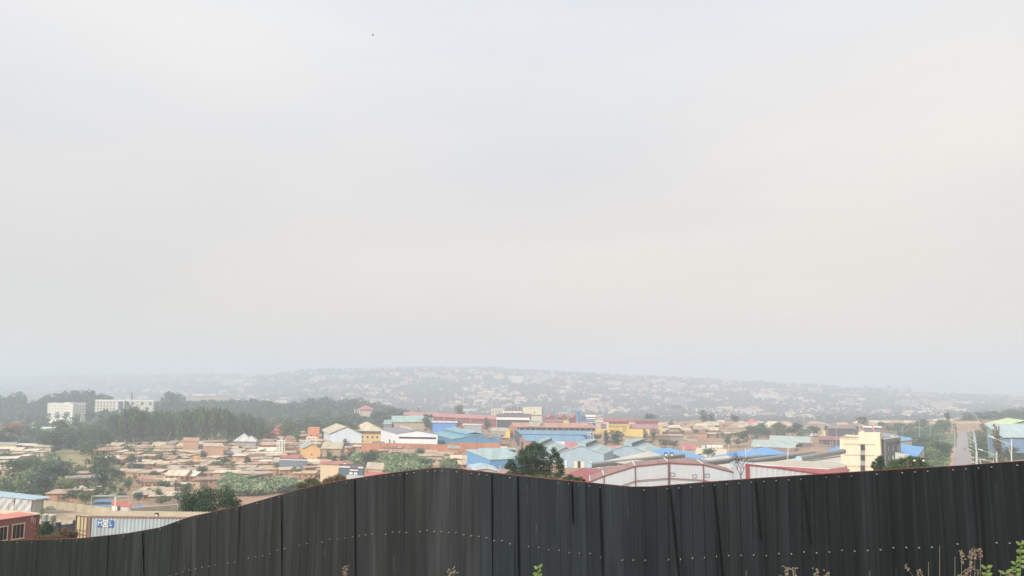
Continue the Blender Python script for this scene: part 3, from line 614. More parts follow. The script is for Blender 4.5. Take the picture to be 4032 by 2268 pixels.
# blue-roofed brick factory in three long bays
BR = (.15,.29,.42)
for i, (A, B, D, ev, rs, wc_, lab) in enumerate([((2069,432), (2310,424), (2046,448), 1736, 2.5, (.40,.22,.16), 'nearest brick factory bay with long blue roof and rust stained gable'), ((2050,452), (2325,444), (2034,466), 1709.5, .9, (.06,.09,.13), 'second factory bay with a shallow blue roof just behind the nearest'), ((2040,470), (2336,460), (2026,482), 1699.5, .4, (.06,.09,.13), 'rearmost blue factory roof, a thin strip under the brick building')]):
    b = Bd('factory', lab, 'factory', A, B, D, ev, rs, 'f', wc_, BR, over=.4, deep=2)
    if i == 0:
        b.panel('door', 'l', .3, .6, 0, 4, DARK); b.panel('downpipe', 'f', 0, .004, 0, 4.2, mat((.5,.4,.33)), out=.3, dep=.3)
        for t in (.28, .46, .62): b.panel('skylight', 'f', t, t + .01, 4.9, 5.1, WHITE, out=-1.5, dep=1)
b = Bd('factory', 'long brick building with rusty pink roof, dark window strip and rooftop boxes', 'factory', (2032,500), (2342,492), (2004,516), 1681, 2.1, 'f', (.46,.25,.18), (.46,.24,.19), over=.8, deep=2)
b.panel('window_strip', 'f', 0.02, 1, -1.9, -.5, DARK, rel='e')
for i in range(14): b.panel('pilaster', 'f', .04 + i * .07, .047 + i * .07, -2, 0, mat((.5,.36,.28)), rel='e', out=.12)
for x0, x1, y0, y1, lab in ((2084,2127,1658.5,1672,'pale concrete stair box on the rusty roof, left one with tank'), (2289,2318,1665,1679,'pale concrete stair box at the right end of the rusty roof')):
    p, q = at(x0, y0, 497), at(x1, y1, 497); c = (p + q) / 2
    part(MB().box((c.x, c.y + 2, c.z - .6), (q.x - p.x, 3.5, p.z - q.z + 1.2)), 'rooftop_box', mat((.52,.49,.41)), b.root); part(MB().box((c.x, c.y + 2, p.z + .1), (q.x - p.x + .7, 4.2, .22)), 'box_slab', mat((.48,.46,.4)), b.root)
# silos with white pipes
for x in (2316, 2327):
    g = xy(x, 428); p = at(x, 1716, 428); r = thing('silo', 'dark blue metal silo with pipes at the right end of the brick factory, %s one' % ('left' if x < 2320 else 'right'), 'silo', (g.x, g.y, H(g.x, g.y)), 'silos beside the brick factory')
    part(MB().tube((g.x, g.y, H(g.x, g.y)), p, .75, n=12), 'tank', mat((.12,.20,.30), .4), r); part(MB().tube(p, p + UP * .7, .75, .2, 12), 'cone', mat((.3,.34,.38), .4), r)
    part(MB().tube((g.x + 1.1, g.y - .5, H(g.x, g.y)), (g.x + 1.1, g.y - .5, p.z + 1.6), .16, n=6).tube((g.x + 1.1, g.y - .5, p.z + 1.6), (g.x - .4, g.y - .5, p.z + 1.8), .16, n=6), 'pipe', WHITE, r)
# unfinished blocks and small industry on the crest
b = Bd('unfinished_building', 'unfinished concrete block with big cream sheeted wall above the open shed', 'building', (2058,628), (2133,625), (2064,642), 1606, .0, 'flat', (.66,.62,.50), (.5,.4,.3), deep=6)
b.panel('floor_slab', 'f', -.05, 1.0, -5.4, -5.1, mat((.35,.3,.25)), rel='e', out=.8, dep=.8); b.panel('door', 'f', .6, .64, -4.4, -2.6, DARK, rel='e'); b.panel('side_frame', 'r', .1, .9, -5, -1, mat((.22,.12,.1)), rel='e')
b = Bd('unfinished_building', 'unfinished frame building with brown columns and white slab left of the cream block', 'building', (1986,635), (2055,632), (1990,648), 1619.5, .0, 'flat', (.14,.09,.10), (.7,.68,.62), deep=6)
b.panel('slab', 'f', -.1, 1.02, -1.1, .1, WHITE, rel='e', out=.8); b.panel('column', 'f', .33, .37, -3.4, -1.1, WHITE, rel='e', out=.7); b.panel('column', 'f', .63, .66, -3.4, -1.1, WHITE, rel='e', out=.7); b.panel('column', 'f', -.08, -.02, -3.4, -1.1, WHITE, rel='e', out=.7)
for t, h in ((.12, 2.4), (.28, 2.4), (.45, 3.6), (.62, 3.8), (.8, 3.6), (.94, 2.4)): b.panel('column', 'f', t, t + .08, .4, h, mat((.25,.14,.13)), rel='e', out=-.4, dep=1)
b = Bd('apartment_building', 'pale three-storey block with square windows just left of the unfinished frame', 'building', (1934,720), (1985,718), (1937,732), 1610.5, .0, 'flat', (.55,.5,.42), (.5,.45,.4), deep=6); b.grid('f', [.15,.38,.62,.85], [-6, -3], 1.3, 1.4, mat((.18,.17,.17)), rel='e')
for i, (x0, x1, ev) in enumerate([(2146,2186,1644.5), (2195,2233,1643), (2240,2277,1645)]):
    b = Bd('shed', ['first', 'second', 'third'][i] + ' of three maroon gabled sheds in a row behind the rusty roof', 'shed', (x0 + 14, 600), (x1, 597), (x0 + 2, 622), ev, 1.9, 'd', (.22,.075,.075), (.42,.155,.14), over=.5, deep=3, group='maroon gabled sheds'); b.panel('door', 'f', .35, .65, 0, 3.4, DARK)
b = Bd('shed', 'low maroon roofed shed with white edge between stair box and yellow booth', 'shed', (2150,560), (2228,556), (2152,570), 1661, .8, 'mono', (.2,.1,.1), (.34,.13,.12), deep=3)
Bd('booth', 'small yellow booth right of the low maroon shed', 'booth', (2218,548), (2239,547), (2219,552), 1659, .0, 'flat', (.75,.55,.1), (.7,.5,.1), deep=2)
g = xy(2275, 585); p = at(2275, 1618, 585); r = thing('water_tank', 'tall blue cylindrical tank rising behind the maroon gabled sheds', 'tank', (g.x, g.y, H(g.x, g.y)))
m = MB(); 
for i in range(5): m.tube((p.x, p.y, p.z - 1.15 * (i + 1)), (p.x, p.y, p.z - 1.15 * i - .06), 1.35, n=14)
m.tube((p.x, p.y, p.z - 6), p, 1.27, n=12); part(m, 'tank', mat((.10,.27,.52), .5), r); part(MB().tube((g.x, g.y, H(g.x, g.y)), (g.x, g.y, p.z - 5.6), .9, n=8), 'stand', mat((.3,.3,.32)), r); part(MB().tube(p, p + UP * .9, .4, .1, 8), 'cap', WHITE, r)
b = Bd('office', 'navy glass-fronted office with white bands beyond the right stair box', 'office', (2289,566), (2345,563), (2292,576), 1640, .0, 'flat', (.09,.14,.24), (.6,.58,.5), deep=3)
b.panel('fascia', 'f', .3, 1.02, -.2, 1.2, WHITE, rel='e', out=.3); b.panel('fascia', 'f', .38, 1, -1.6, -1.0, WHITE, rel='e', out=.3); b.grid('f', [.45,.6,.75,.9], [-2.9], .5, .5, WHITE, rel='e'); b.panel('canopy', 'f', .3, 1.1, -4.2, -3.9, WHITE, rel='e', out=1.5, dep=1.5)
Bd('house', 'tan block with white banded porch right of the navy office', 'house', (2345,560), (2376,559), (2347,568), 1648, .0, 'flat', (.5,.44,.36), (.5,.45,.38), deep=3).panel('awning', 'f', -.1, 1, -2.2, -1.8, WHITE, rel='e', out=1)
# hardware yard: yellow walls with lettering
def text(s, size, p, rz, m, parent, name='lettering', ext=.02):
    c = bpy.data.curves.new(name, 'FONT'); c.body = s; c.size = size; c.extrude = ext; c.align_x = 'CENTER'; c.align_y = 'CENTER'
    t = bpy.data.objects.new('tmp', c); COL.objects.link(t); bpy.context.view_layer.update()
    me = bpy.data.meshes.new_from_object(t.evaluated_get(bpy.context.evaluated_depsgraph_get())); bpy.data.objects.remove(t)
    me.materials.clear(); me.materials.append(m); R = Matrix.Rotation(rz, 4, 'Z') @ Matrix.Rotation(pi / 2, 4, 'X'); me.transform(R)
    root = parent; org = Vector((0, 0, 0))
    while root is not None: org += Vector(root.location); root = root.parent
    return link(name, me, parent, Vector(p) - org)
YEL = (.66,.51,.17)
b = Bd('sign_wall', 'tall yellow hardware shop wall with dark lettering and brown top edge', 'building', (2397,520), (2477,518), (2399,528), 1670, .0, 'flat', YEL, (.3,.1,.1), deep=2)
b.panel('roof_edge', 'f', -.0, .98, .3, 1.5, mat((.16,.09,.09)), rel='e', out=.2)
INK = mat((.14,.09,.05), .8); c = (b.A + b.B) / 2; rz = math.atan2((b.B - b.A).y, (b.B - b.A).x)
text('Berlin Hardware', 1.75, (c.x - .5, c.y - .12, b.z1 - 1.3), rz, INK, b.root)
b.panel('text_line', 'f', .24, .44, -2.45, -2.2, INK, rel='e'); b.panel('text_line', 'f', .66, .93, -2.5, -2.25, INK, rel='e')
for i, (dx, w) in enumerate(((3.0, 2.4), (3.1, 2.0), (3.2, 2.6), (3.0, 2.2))): b.panel('text_line', 'f', .67, .67 + w / 13, -3.2 - i * .55, -3.0 - i * .55, INK, rel='e')
b.panel('price_panel', 'f', .08, .55, -4.6, -3.0, mat((.62,.42,.10)), rel='e', out=.07)
b2 = wall('yellow_wall', 'long low yellow wall running right from the hardware sign', 'wall', [(2477,518,1688),(2520,517,1689),(2558,516,1690)], wallm(YEL), th=.3)
b2 = wall('yellow_wall', 'low yellow wall with dark lettering left of the hardware sign', 'wall', [(2340,522,1692),(2397,520,1688)], wallm(YEL), th=.3)
p = at(2362, 1697, 520); text('Berlin Roofing', 1.1, (p.x, p.y - .25, p.z), 0, INK, b2)
Bd('warehouse', 'long maroon-roofed store behind the yellow hardware wall', 'warehouse', (2376,556), (2502,552), (2382,572), 1659, 1.4, 'f', (.58,.55,.46), (.36,.10,.11), over=.5, deep=3)
Bd('warehouse', 'dark maroon store stepping down right of the long maroon roof', 'warehouse', (2504,545), (2590,540), (2505,562), 1658, .3, 'mono', (.26,.09,.10), (.24,.10,.11), over=.3, deep=3)
Bd('container_store', 'low plum-coloured store joined to the right yellow wall', 'store', (2480,522), (2590,518), (2482,530), 1687, 2.0, 'mono', (.30,.14,.15), (.38,.20,.20), over=.3, deep=3)
Bd('shed', 'small plum block left of the yellow hardware sign wall', 'shed', (2366,528), (2387,527), (2367,534), 1672, .0, 'flat', (.27,.15,.16), (.3,.2,.2), deep=3)
Bd('kiosk', 'small yellow kiosk at the right end of the plum store', 'kiosk', (2593,520), (2606,519), (2594,525), 1681, .0, 'flat', YEL, YEL, deep=2)
# right of the settlement
b = Bd('workshop', 'front one of two long sage-roofed workshops, over the blue roof', 'workshop', (2958,452), (3129,440), (2970,472), 1758.5, 2.2, 'mono', (.26,.17,.16), (.40,.48,.44), over=.4, deep=2)
b = Bd('workshop', 'rear one of two long sage-roofed workshops, by the junk yard', 'workshop', (3029,480), (3189,468), (3037,500), 1738, 1.9, 'mono', (.17,.13,.14), (.42,.50,.46), over=.4, deep=2); b.panel('door', 'f', .66, .82, 0, 3.0, DARK)
b = Bd('market_shed', 'open stall shed with maroon roof and white posts left of the cream building', 'shed', (3226,500), (3320,496), (3228,512), 1732, 1.2, 'mono', (.10,.08,.09), (.30,.11,.12), over=.7, deep=2); 
for t in (.1, .45, .55): b.panel('post', 'f', t, t + .012, 0, 3, WHITE, out=.6)
b = Bd('open_shed', 'front dark open shed with brown lean roof behind the cream building', 'shed', (3262,575), (3366,570), (3262,590), 1687, .8, 'mono', (.07,.07,.085), (.23,.17,.17), over=.6, deep=3); b.panel('column', 'f', .93, .95, 0, 5, mat((.4,.33,.3)), out=.5)
b = Bd('open_shed', 'rear brown-roofed shed with tan sign board behind the front dark shed', 'shed', (3278,612), (3380,608), (3280,630), 1678.5, 1.0, 'mono', (.09,.08,.09), (.24,.17,.165), over=.6, deep=3); b.panel('sign_board', 'f', .22, .66, 1.0, 2.6, mat((.60,.44,.26)), rel='e', out=-6, dep=.3)
Bd('house', 'house under a steep dark grey hip roof among trees right of the red roof', 'house', (3108,620), (3180,616), (3114,642), 1684, 4.6, 'hip', (.16,.15,.15), (.115,.125,.145), over=.9, deep=2)
Bd('house', 'brown-grey gabled house with two small dormers beside the dark hip roof', 'house', (3166,600), (3240,595), (3182,622), 1690, 3.2, 'f', (.13,.12,.13), (.27,.22,.19), over=.9, deep=2)
Bd('shed', 'cream wall block with white parked van beside it near the dark sheds', 'shed', (3219,572), (3251,570), (3221,578), 1697, .0, 'flat', (.60,.50,.34), (.5,.45,.38), deep=2)
Bd('house', 'house with faded red hip roof and a spiky dark tree in front', 'house', (2932,680), (2985,676), (2940,700), 1672, 4.6, 'hip', (.42,.3,.22), (.50,.19,.15), over=1.2, deep=3)
b = Bd('house', 'tan-roofed gabled house over a maroon wall in the right settlement', 'house', (2772,655), (2828,650), (2778,675), 1674, 1.9, 'f', (.28,.14,.13), (.50,.45,.33), over=.8, deep=2)
Bd('warehouse', 'long brown shed with blue-grey lower wall in the right settlement', 'shed', (2688,605), (2768,600), (2690,620), 1695, 2.4, 'mono', (.20,.24,.30), (.42,.29,.21), over=.4, deep=2)
Bd('warehouse', 'wide pale grey shed roof in the right settlement below the red hip roof', 'shed', (2886,640), (2972,634), (2890,655), 1680, 1.2, 'mono', (.24,.19,.17), (.42,.37,.31), over=.4, deep=2)
Bd('house', 'small house with red roof and pale gable just beyond the first blue roof', 'house', (2696,400), (2738,398), (2694,410), 1770, 1.6, 'mono', (.34,.38,.38), (.50,.16,.15), over=.4)
# green and blue factory at the far right
b = Bd('factory', 'blue-walled factory with pale green gabled roof at the right edge', 'factory', (3940,330), (4130,322), (3884,352), 1679, 2.4, 'd', (.30,.46,.36), (.58,.68,.40), over=.8, deep=3)
p, q = at(3950,1722,318), at(4140,1722,310); b3 = p + Vector((0, 12, 4.6)); b4 = q + Vector((0, 12, 4.6))
part(MB().slab([p, q, b4, b3], .2), 'lean_roof', sheetm((.38,.47,.48)), b.root); part(MB().hexa([(p.x+.5,p.y+.6,p.z-6),(q.x,q.y+.6,q.z-6),(q.x,q.y+11,q.z-6),(p.x+.5,p.y+11,p.z-6)], [(p.x+.5,p.y+.6,p.z-.3),(q.x,q.y+.6,q.z-.3),(q.x,q.y+11,q.z+.3),(p.x+.5,p.y+11,p.z+.3)]), 'lower_wall', wallm((.16,.26,.40)), b.root)
Bd('house', 'low maroon-roofed row behind the green factory roof on the ridge', 'house', (3866,690), (3945,684), (3868,700), 1663, 1.4, 'mono', (.5,.25,.18), (.25,.13,.13), over=.5)

# ---------------------------------------------------------------- ventilated sheds and blue roofs in the middle
def roofq(pts, th=.18): return MB().slab([at(x, y, Y) for x, y, Y in pts], th)
def under(pts, drop=5): 
    P = [at(x, y, Y) for x, y, Y in pts]; c = sum(P, Vector()) / len(P); P = [c + (p - c) * .97 for p in P]
    return MB().hexa([(p.x, p.y, min(H(p.x, p.y), p.z - drop)) for p in P], [p - UP * .35 for p in P])
def shed(label, planes, vent=None, group=None):
    """planes: (colour, outline) ; vent: tube along the ridge"""
    c = at(*[planes[0][1][0][i] for i in (0, 1, 2)]); root = thing('warehouse', label, 'warehouse', (c.x, c.y, H(c.x, c.y)), group)
    for col, pts in planes: part(roofq(pts), 'roof', sheetm(col, .06), root)
    allp = planes[-1][1]; part(under(allp), 'wall', wallm((.5,.47,.4)), root)
    for col, pts in planes[:-1]: part(under(pts), 'wall', wallm((.5,.47,.4)), root)
    if vent:
        (x0, y0, Y0), (x1, y1, Y1), r = vent; p, q = at(x0, y0, Y0), at(x1, y1, Y1)
        d = (q - p).normalized(); sx = d.cross(UP).normalized(); m = MB(); n = 14; prof = []
        for k in range(n):
            a = 2 * pi * k / n; prof.append(sx * (r * 1.35 * max(-.82, min(.82, cos(a))) ) + UP * r * sin(a))
        m.hexa([p + v for v in prof], [q + v for v in prof]); vt = part(m, 'ridge_ventilator', mat((.26,.25,.24), .5, .18, .5), root)
        m = MB(); m.hexa([p - d * .12 + v * .92 for v in prof], [p - d * .02 + v * .92 for v in prof]); part(m, 'end_cap', mat((.36,.50,.60), .6), vt)
        for k in range(1, 14):
            pass
    return root
WC, BB = (.60,.58,.50), (.14,.37,.70)
shed('cream and blue roofed shed topped by the long grey ridge ventilator, nearest one', [(WC, [(2380,1815,212),(2560,1776,250),(2600,1790,246),(2620,1806,236),(2480,1826,205)]), (BB, [(2560,1775,251),(2630,1762,268),(2800,1804,262),(2790,1812,250),(2600,1789.5,247)]), ((.27,.16,.14), [(2340,1846,196),(2500,1822,210),(2712,1800,236),(2790,1812,226),(2780,1832,196),(2632,1836,178),(2450,1862,170),(2340,1866,175)])], ((2322,1833,201),(2690,1794,238),.66))
shed('long shed with grey ridge ventilator rising behind the arched red-framed hall', [(WC, [(2760,1806.5,236),(2862,1793,252),(2888,1801,244),(2780,1818,226)]), (BB, [(2764,1806,238),(2905,1776,268),(3018,1761,290),(3105,1787,280),(2885,1801,246),(2862,1792.5,252)]), (WC, [(2715,1843,185),(2860,1826,200),(3000,1806,225),(3010,1815,215),(2800,1860,170)])], ((2722,1831,192),(2994,1799,228),.66))
shed('pale shed behind the bare tree with grey ridge ventilator and blue end cap', [(WC, [(2880,1842,176),(3010,1822,190),(3200,1795,226),(3240,1812,214),(2990,1862,158)])], ((2889,1828,185),(3204,1784,238),.72))
shed('pale shed beside the cream building with grey ridge ventilator and blue end cap', [(WC, [(3060,1828,190),(3160,1818,200),(3310,1794,230),(3312,1836,200),(3150,1845,182)]), (BB, [(3245,1778,262),(3306,1755,282),(3330,1765,282),(3330,1782,262)])], ((3146,1807,198),(3320,1777,232),.72))
shed('bright blue roof right of the cream building, lower one', [(BB, [(3520,1745,286),(3545,1748,290),(3640,1760,296),(3612,1800,262),(3520,1780,255)]), ((.6,.58,.52), [(3525,1780,250),(3578,1790,250),(3570,1808,236),(3525,1805,236)])])
shed('duller blue roof just behind the lower blue roof by the cream building', [((.18,.36,.55), [(3480,1708,330),(3585,1722,326),(3592,1732,318),(3540,1738,312),(3480,1732,312)])])
m = MB()
# arched hall
def arched():
    Y = 150.0; top = [(2280,1912),(2324,1896),(2377,1874),(2500,1836),(2632,1823),(2768,1830),(2894,1861.5),(2942,1874)]
    P = [at(x, y, Y) for x, y in top]; dv = Vector((.6, 7.5, 0)); g = at(2632, 1990, Y).z
    root = thing('arched_hall', 'big white corrugated hall with curved top and dark red frame behind the fence', 'hall', (P[4].x, Y, g))
    m = MB()
    for a, b in zip(P, P[1:]):
        n = int((b - a).length / .38)
        for i in range(n):
            p, q = a.lerp(b, i / n), a.lerp(b, (i + 1) / n); o = Vector((0, .06 if i % 2 else 0, 0))
            for (p1, q1) in ((p, p.lerp(q, .5)), (p.lerp(q, .5), q)):
                k0 = 0 if p1 is p else .035; k1 = .035 - k0
                m.face([Vector((p1.x, Y + k0, g)), Vector((q1.x, Y + k1, g)), Vector((q1.x, Y + k1, q1.z)), Vector((p1.x, Y + k0, p1.z))])
    part(m, 'cladding', mat((.51,.56,.60), .6, .06, .8, (1, 1, .2)), root)
    m = MB().hexa([Vector((P[0].x, Y + .25, g)), Vector((P[-1].x, Y + .25, g)), Vector((P[-1].x + dv.x, Y + dv.y, g)), Vector((P[0].x + dv.x, Y + dv.y, g))], [Vector((P[0].x, Y + .25, P[0].z - 1)), Vector((P[-1].x, Y + .25, P[-1].z - 1)), Vector((P[-1].x, Y + dv.y, P[-1].z - 1)), Vector((P[0].x, Y + dv.y, P[0].z - 1))])
    part(m, 'side_wall', mat((.50,.51,.52), .6, .06, .8), root)
    red = mat((.22,.06,.06), .6, .15); m = MB()
    for a, b in zip(P, P[1:]): m.tube(a - Vector((0, .12, 0)), b - Vector((0, .12, 0)), .09, n=6)
    part(m, 'arch_rafter', red, root)
    for i in (2, 3, 4, 5, 6): part(MB().box((P[i].x, Y - .14, (P[i].z + g) / 2), (.24 if i == 4 else .13, .14, P[i].z - g)), 'column', red, root)
    rl = [(2440,1915),(2500,1893),(2632,1882.5),(2768,1890),(2830,1904)]; R = [at(x, y, Y - .05) for x, y in rl]; m = MB()
    for a, b in zip(R, R[1:]): m.tube(a - Vector((0, .2, 0)), b - Vector((0, .2, 0)), .075, n=6)
    part(m, 'lower_rail', red, root)
    for x, y in ((2648,1868), (2735,1875), (2784,1872)):
        p = at(x, y, Y - .03); w = MB()
        for dx, dz, sx, sz in ((0, .28, .85, .05), (0, -.28, .85, .05), (.4, 0, .05, .56), (-.4, 0, .05, .56)): w.box((p.x + dx, Y - .08, p.z + dz), (sx, .06, sz))
        part(w, 'window_frame', mat((.22,.22,.24), .6), root)
    m = MB(); s_ = MB()
    for a, b in zip(P[1:], P[2:]):
        for k in range(4):
            p, q = a.lerp(b, k / 4), a.lerp(b, (k + .96) / 4); m.slab([p + UP*.1, q + UP*.1, q + dv + UP*.1, p + dv + UP*.1], .08)
        q = a + UP * .2; s_.tube(q, q + dv, .1, n=4)
    part(m, 'roof', sheetm((.30,.17,.15)), root); part(s_, 'roof_seam', WHITE, root)
arched()
def flatfacade(name, label, cat, top, Y, g, m, red, fr=True):
    P = [at(x, y, Y) for x, y in top]; root = thing(name, label, cat, (P[0].x, Y, g)); mb = MB()
    for a, b in zip(P, P[1:]):
        n = max(1, int((b - a).length / .9))
        for i in range(n):
            p, q = a.lerp(b, i / n), a.lerp(b, (i + 1) / n); mid = p.lerp(q, .12)
            mb.face([Vector((p.x, Y, g)), Vector((mid.x, Y - .09, g)), Vector((mid.x, Y - .09, mid.z)), p]); mb.face([Vector((mid.x, Y - .09, g)), Vector((q.x, Y, g)), q, Vector((mid.x, Y - .09, mid.z))])
    mb.hexa([(P[0].x, Y + .2, g), (P[-1].x, Y + .2, g), (P[-1].x + 3, Y + 9, g), (P[0].x, Y + 9, g)], [(P[0].x, Y + .2, P[0].z - .2), (P[-1].x, Y + .2, P[-1].z - .2), (P[-1].x + 3, Y + 9, P[-1].z - .2), (P[0].x, Y + 9, P[0].z - .2)])
    part(mb, 'cladding', m, root); t = MB()
    for a, b in zip(P, P[1:]): t.tube(a - Vector((0, .15, 0)), b - Vector((0, .15, 0)), .13, n=6)
    part(t, 'edge_rafter', red, root); part(MB().box((P[0].x - .1, Y - .1, (P[0].z + g) / 2), (.55, .4, P[0].z - g + .2)), 'corner_post', red, root); return root
r = flatfacade('side_hall', 'white corrugated hall with sloping red-edged top right of the bare tree', 'hall', [(2944,1829),(3050,1840),(3140,1853),(3240,1867),(3330,1876)], 140, at(2944,1960,140).z, mat((.52,.57,.61), .6, .05, .8, (1, 1, .2)), mat((.33,.06,.06), .6, .15))
Y = 142
part(MB().slab([at(2950,1829,Y), at(3230,1868,Y - 2), at(3338,1858,Y - 1), at(3346,1849,Y + 2), at(3330,1838,Y + 7), at(3262,1848,Y + 3), at(3000,1832,Y + 3)], .15), 'roof', sheetm((.34,.075,.085)), r)
w_ = MB(); pts = [(2944,1827,145),(3262,1846,145),(3330,1836,151)]
for (a, b), hh in (((pts[0], pts[1]), .5), ((pts[1], pts[2]), .45)):
    p, q = at(*a), at(*b); p, q = at(a[0], a[1], a[2]), at(b[0], b[1], b[2]); w_.hexa([p - UP*.35, q - UP*.35, q + Vector((0,.5,-.35)), p + Vector((0,.5,-.35))], [p, q, q + Vector((0,.5,0)), p + Vector((0,.5,0))])
part(w_, 'gutter', WHITE, r)
p, q, s_ = at(2955,1828,148), at(3185,1846,148), at(3330,1838,156); m = MB()
P4 = [at(3000,1826,150), at(3262,1842,150), at(3335,1833,158), at(3300,1821,168), at(3110,1812,168), at(2960,1822,158)]
m.slab([p + UP * .0 for p in P4], 1.2); part(m, 'parapet', mat((.50,.46,.38), .9, .25, .6), r)
m = MB(); X0 = at(2330,1850,140)
P4 = [at(2222,1870,168), at(2298,1841,188), at(2390,1855,184), at(2450,1880,172), at(2440,1925,160), at(2245,1905,158)]
r = thing('warehouse', 'low building with bright red roof left of the arched white hall', 'building', (P4[0].x, P4[0].y, H(P4[0].x, P4[0].y)))
m.slab(P4, .2); part(m, 'roof', sheetm((.36,.075,.075)), r); c = sum(P4, Vector()) / 6; Q4 = [c + (p - c) * .95 for p in P4]
part(MB().hexa([(p.x, p.y, H(p.x, p.y) - .5) for p in Q4], [p - UP * .5 for p in Q4]), 'wall', wallm((.55,.5,.42)), r)
Bd('house', 'low brick house with pale blue gabled roof below the big blue shed', 'house', (1868,240), (1960,238), (1850,254), 1853, .7, 'd', (.40,.34,.28), (.42,.52,.56), over=.5)
wall('boundary_wall', 'dusty pink yard wall running below the big blue shed', 'wall', [(1840,262,1842),(1930,258,1846),(2060,256,1846)], mat((.42,.33,.27), .9, .12), th=.3)

# ---------------------------------------------------------------- cream office building, flats and school
CR = (.74,.68,.51)
def cream():
    b = Bd('office_building', 'cream three-storey office with stair tower, dark window column and grey glazed side', 'building', (3306,252), (3456,246), (3330,264), 1726, .0, 'flat', CR, (.6,.5,.35), deep=6)
    b.panel('coping', 'f', -.005, .5, .35, .5, mat((.3,.13,.12)), rel='e', out=.1)
    zt = at(3380,1701,250).z; t = b.A.lerp(b.B, .5); u = b.B + (b.B - b.A).normalized() * .6; dv = (b.D - b.A) * .55
    part(MB().hexa([(p.x, p.y, b.z0) for p in (t - Vector((0,.12,0)), u - Vector((0,.12,0)), u + dv, t + dv)], [(p.x, p.y, zt) for p in (t - Vector((0,.12,0)), u - Vector((0,.12,0)), u + dv, t + dv)]), 'stair_tower', wallm(CR, .04), b.root)
    p0 = at(3388,1749,250); 
    for y0, y1 in ((1749.5,1770.5), (1791,1812), (1832,1853), (1873,1894)):
        p, q = at(3388,y0,248.0), at(3403,y1,248.0); c = (p + q) / 2; wv = part(MB().box((c.x, c.y - .15, c.z), (q.x - p.x, .5, p.z - q.z)), 'window', GLASS, b.root)
        part(MB().box((c.x, c.y - .43, c.z + .2), (q.x - p.x, .06, .08)).box((c.x, c.y - .43, c.z), (.08, .06, p.z - q.z)), 'frame', mat((.12,.10,.10)), wv)
        p = at(3388,y1,248); part(MB().box((c.x, c.y + .0, q.z - .85), (q.x - at(3388,y1,248).x, .35, 1.6)), 'spandrel', mat((.42,.38,.34)), b.root)
    for y in (1745, 1787, 1829):
        p, q = at(3307,y,251.6), at(3456,y,246); part(MB().box(((p.x+q.x)/2, (p.y+q.y)/2 - .2, p.z), (q.x - p.x, .12, .06), math.atan2(q.y-p.y, q.x-p.x)), 'floor_line', mat((.40,.33,.2)), b.root)
    # right wing
    A, B2 = Vector((u.x + .1, u.y + 1.5, 0)), xy(3478, 249); E = xy(3540, 258)
    z1, z2 = at(3478,1730,249).z, at(3478,1730,249).z
    m = MB().hexa([(p.x, p.y, b.z0) for p in (B2, E, E + Vector((-5, 9, 0)), B2 + Vector((-5, 9, 0)))], [(p.x, p.y, z1) for p in (B2, E, E + Vector((-5, 9, 0)), B2 + Vector((-5, 9, 0)))]); wg = part(m, 'grey_wing', mat((.115,.125,.15), .35, .1), b.root)
    d = (E - B2).normalized(); n = Vector((d.y, -d.x, 0)); m = MB()
    for t in (0.0, .92):
        p = B2.lerp(E, t); q = B2.lerp(E, t + .08); m.hexa([p - UP*0 + Vector((0,0,b.z0)), q + Vector((0,0,b.z0)), q + n*.5 + Vector((0,0,b.z0)), p + n*.5 + Vector((0,0,b.z0))], [v + Vector((0,0,z1)) for v in (p, q, q + n*.5, p + n*.5)])
    p, q = B2, E; m.hexa([v + Vector((0,0,z1 - 1.0)) for v in (p, q, q + n*.6, p + n*.6)], [v + Vector((0,0,z1 + .1)) for v in (p, q, q + n*.6, p + n*.6)]); part(m, 'surround', mat((.22,.215,.22), .7), b.root)
    part(MB().hexa([v + Vector((0,0,z1 + .1)) for v in (p, q, q + n*.6, p + n*.6)], [v + Vector((0,0,z1 + .22)) for v in (p, q, q + n*.6, p + n*.6)]), 'coping', wallm(CR), b.root)
    for t in (.27, .55, .86):
        for y in (1767, 1808, 1849):
            p = B2.lerp(E, t); z = at(3500, y, 250).z; part(MB().box((p.x + n.x*.1, p.y + n.y*.1, z), (.28, .3, 1.45), math.atan2(d.y, d.x)), 'window', mat((.6,.58,.52)), wg)
    m = MB()
    for x in (3366, 3377): p = at(x, 1716, 252); part(MB().box((p.x, p.y + 1, p.z - .6), (.75, .8, 1.5)), 'roof_pillar', wallm(CR), b.root)
    p = at(3512, 1718, 262); part(MB().box((p.x, p.y, p.z - .4), (.8, .8, 1.2)), 'roof_pillar', wallm(CR), b.root)
    for x0, x1 in ((3402,3440), (3443,3479)):
        a, c_, d_, e_ = at(x0 + 4,1699.5,249), at(x1,1700,250), at(x1 - 8,1687,252), at(x0 - 3,1686,252); sp = part(MB().slab([a, c_, d_, e_], .12), 'solar_panel', mat((.16,.16,.19), .25), b.root)
        f = MB()
        for P, Q in ((a, e_), (c_, d_), (e_, d_)): f.tube(P + UP*.05, Q + UP*.05, .10, n=5)
        part(f, 'panel_frame', mat((.50,.12,.10)), sp); part(MB().tube(e_ + UP*.35, d_ + UP*.35, .30, n=10), 'water_cylinder', WHITE, sp)
cream()
b = Bd('apartment_building', 'white six-storey apartment block with rows of small square windows', 'building', (188,880), (288,850), (205,896), 1588, .0, 'flat', (.76,.73,.66), (.5,.5,.5), deep=5)
dk = mat((.10,.10,.12), .6)
b.grid('f', [.04,.155,.225,.325,.395,.505,.575,.69,.765,.93], [-3.0 - 2.95 * i for i in range(6)], 1.15, 1.35, dk, rel='e')
for t in (.10, .275, .45, .62, .85): b.panel('recess', 'f', t - .006, t + .006, -19, 0, mat((.25,.24,.24)), rel='e', out=.06)
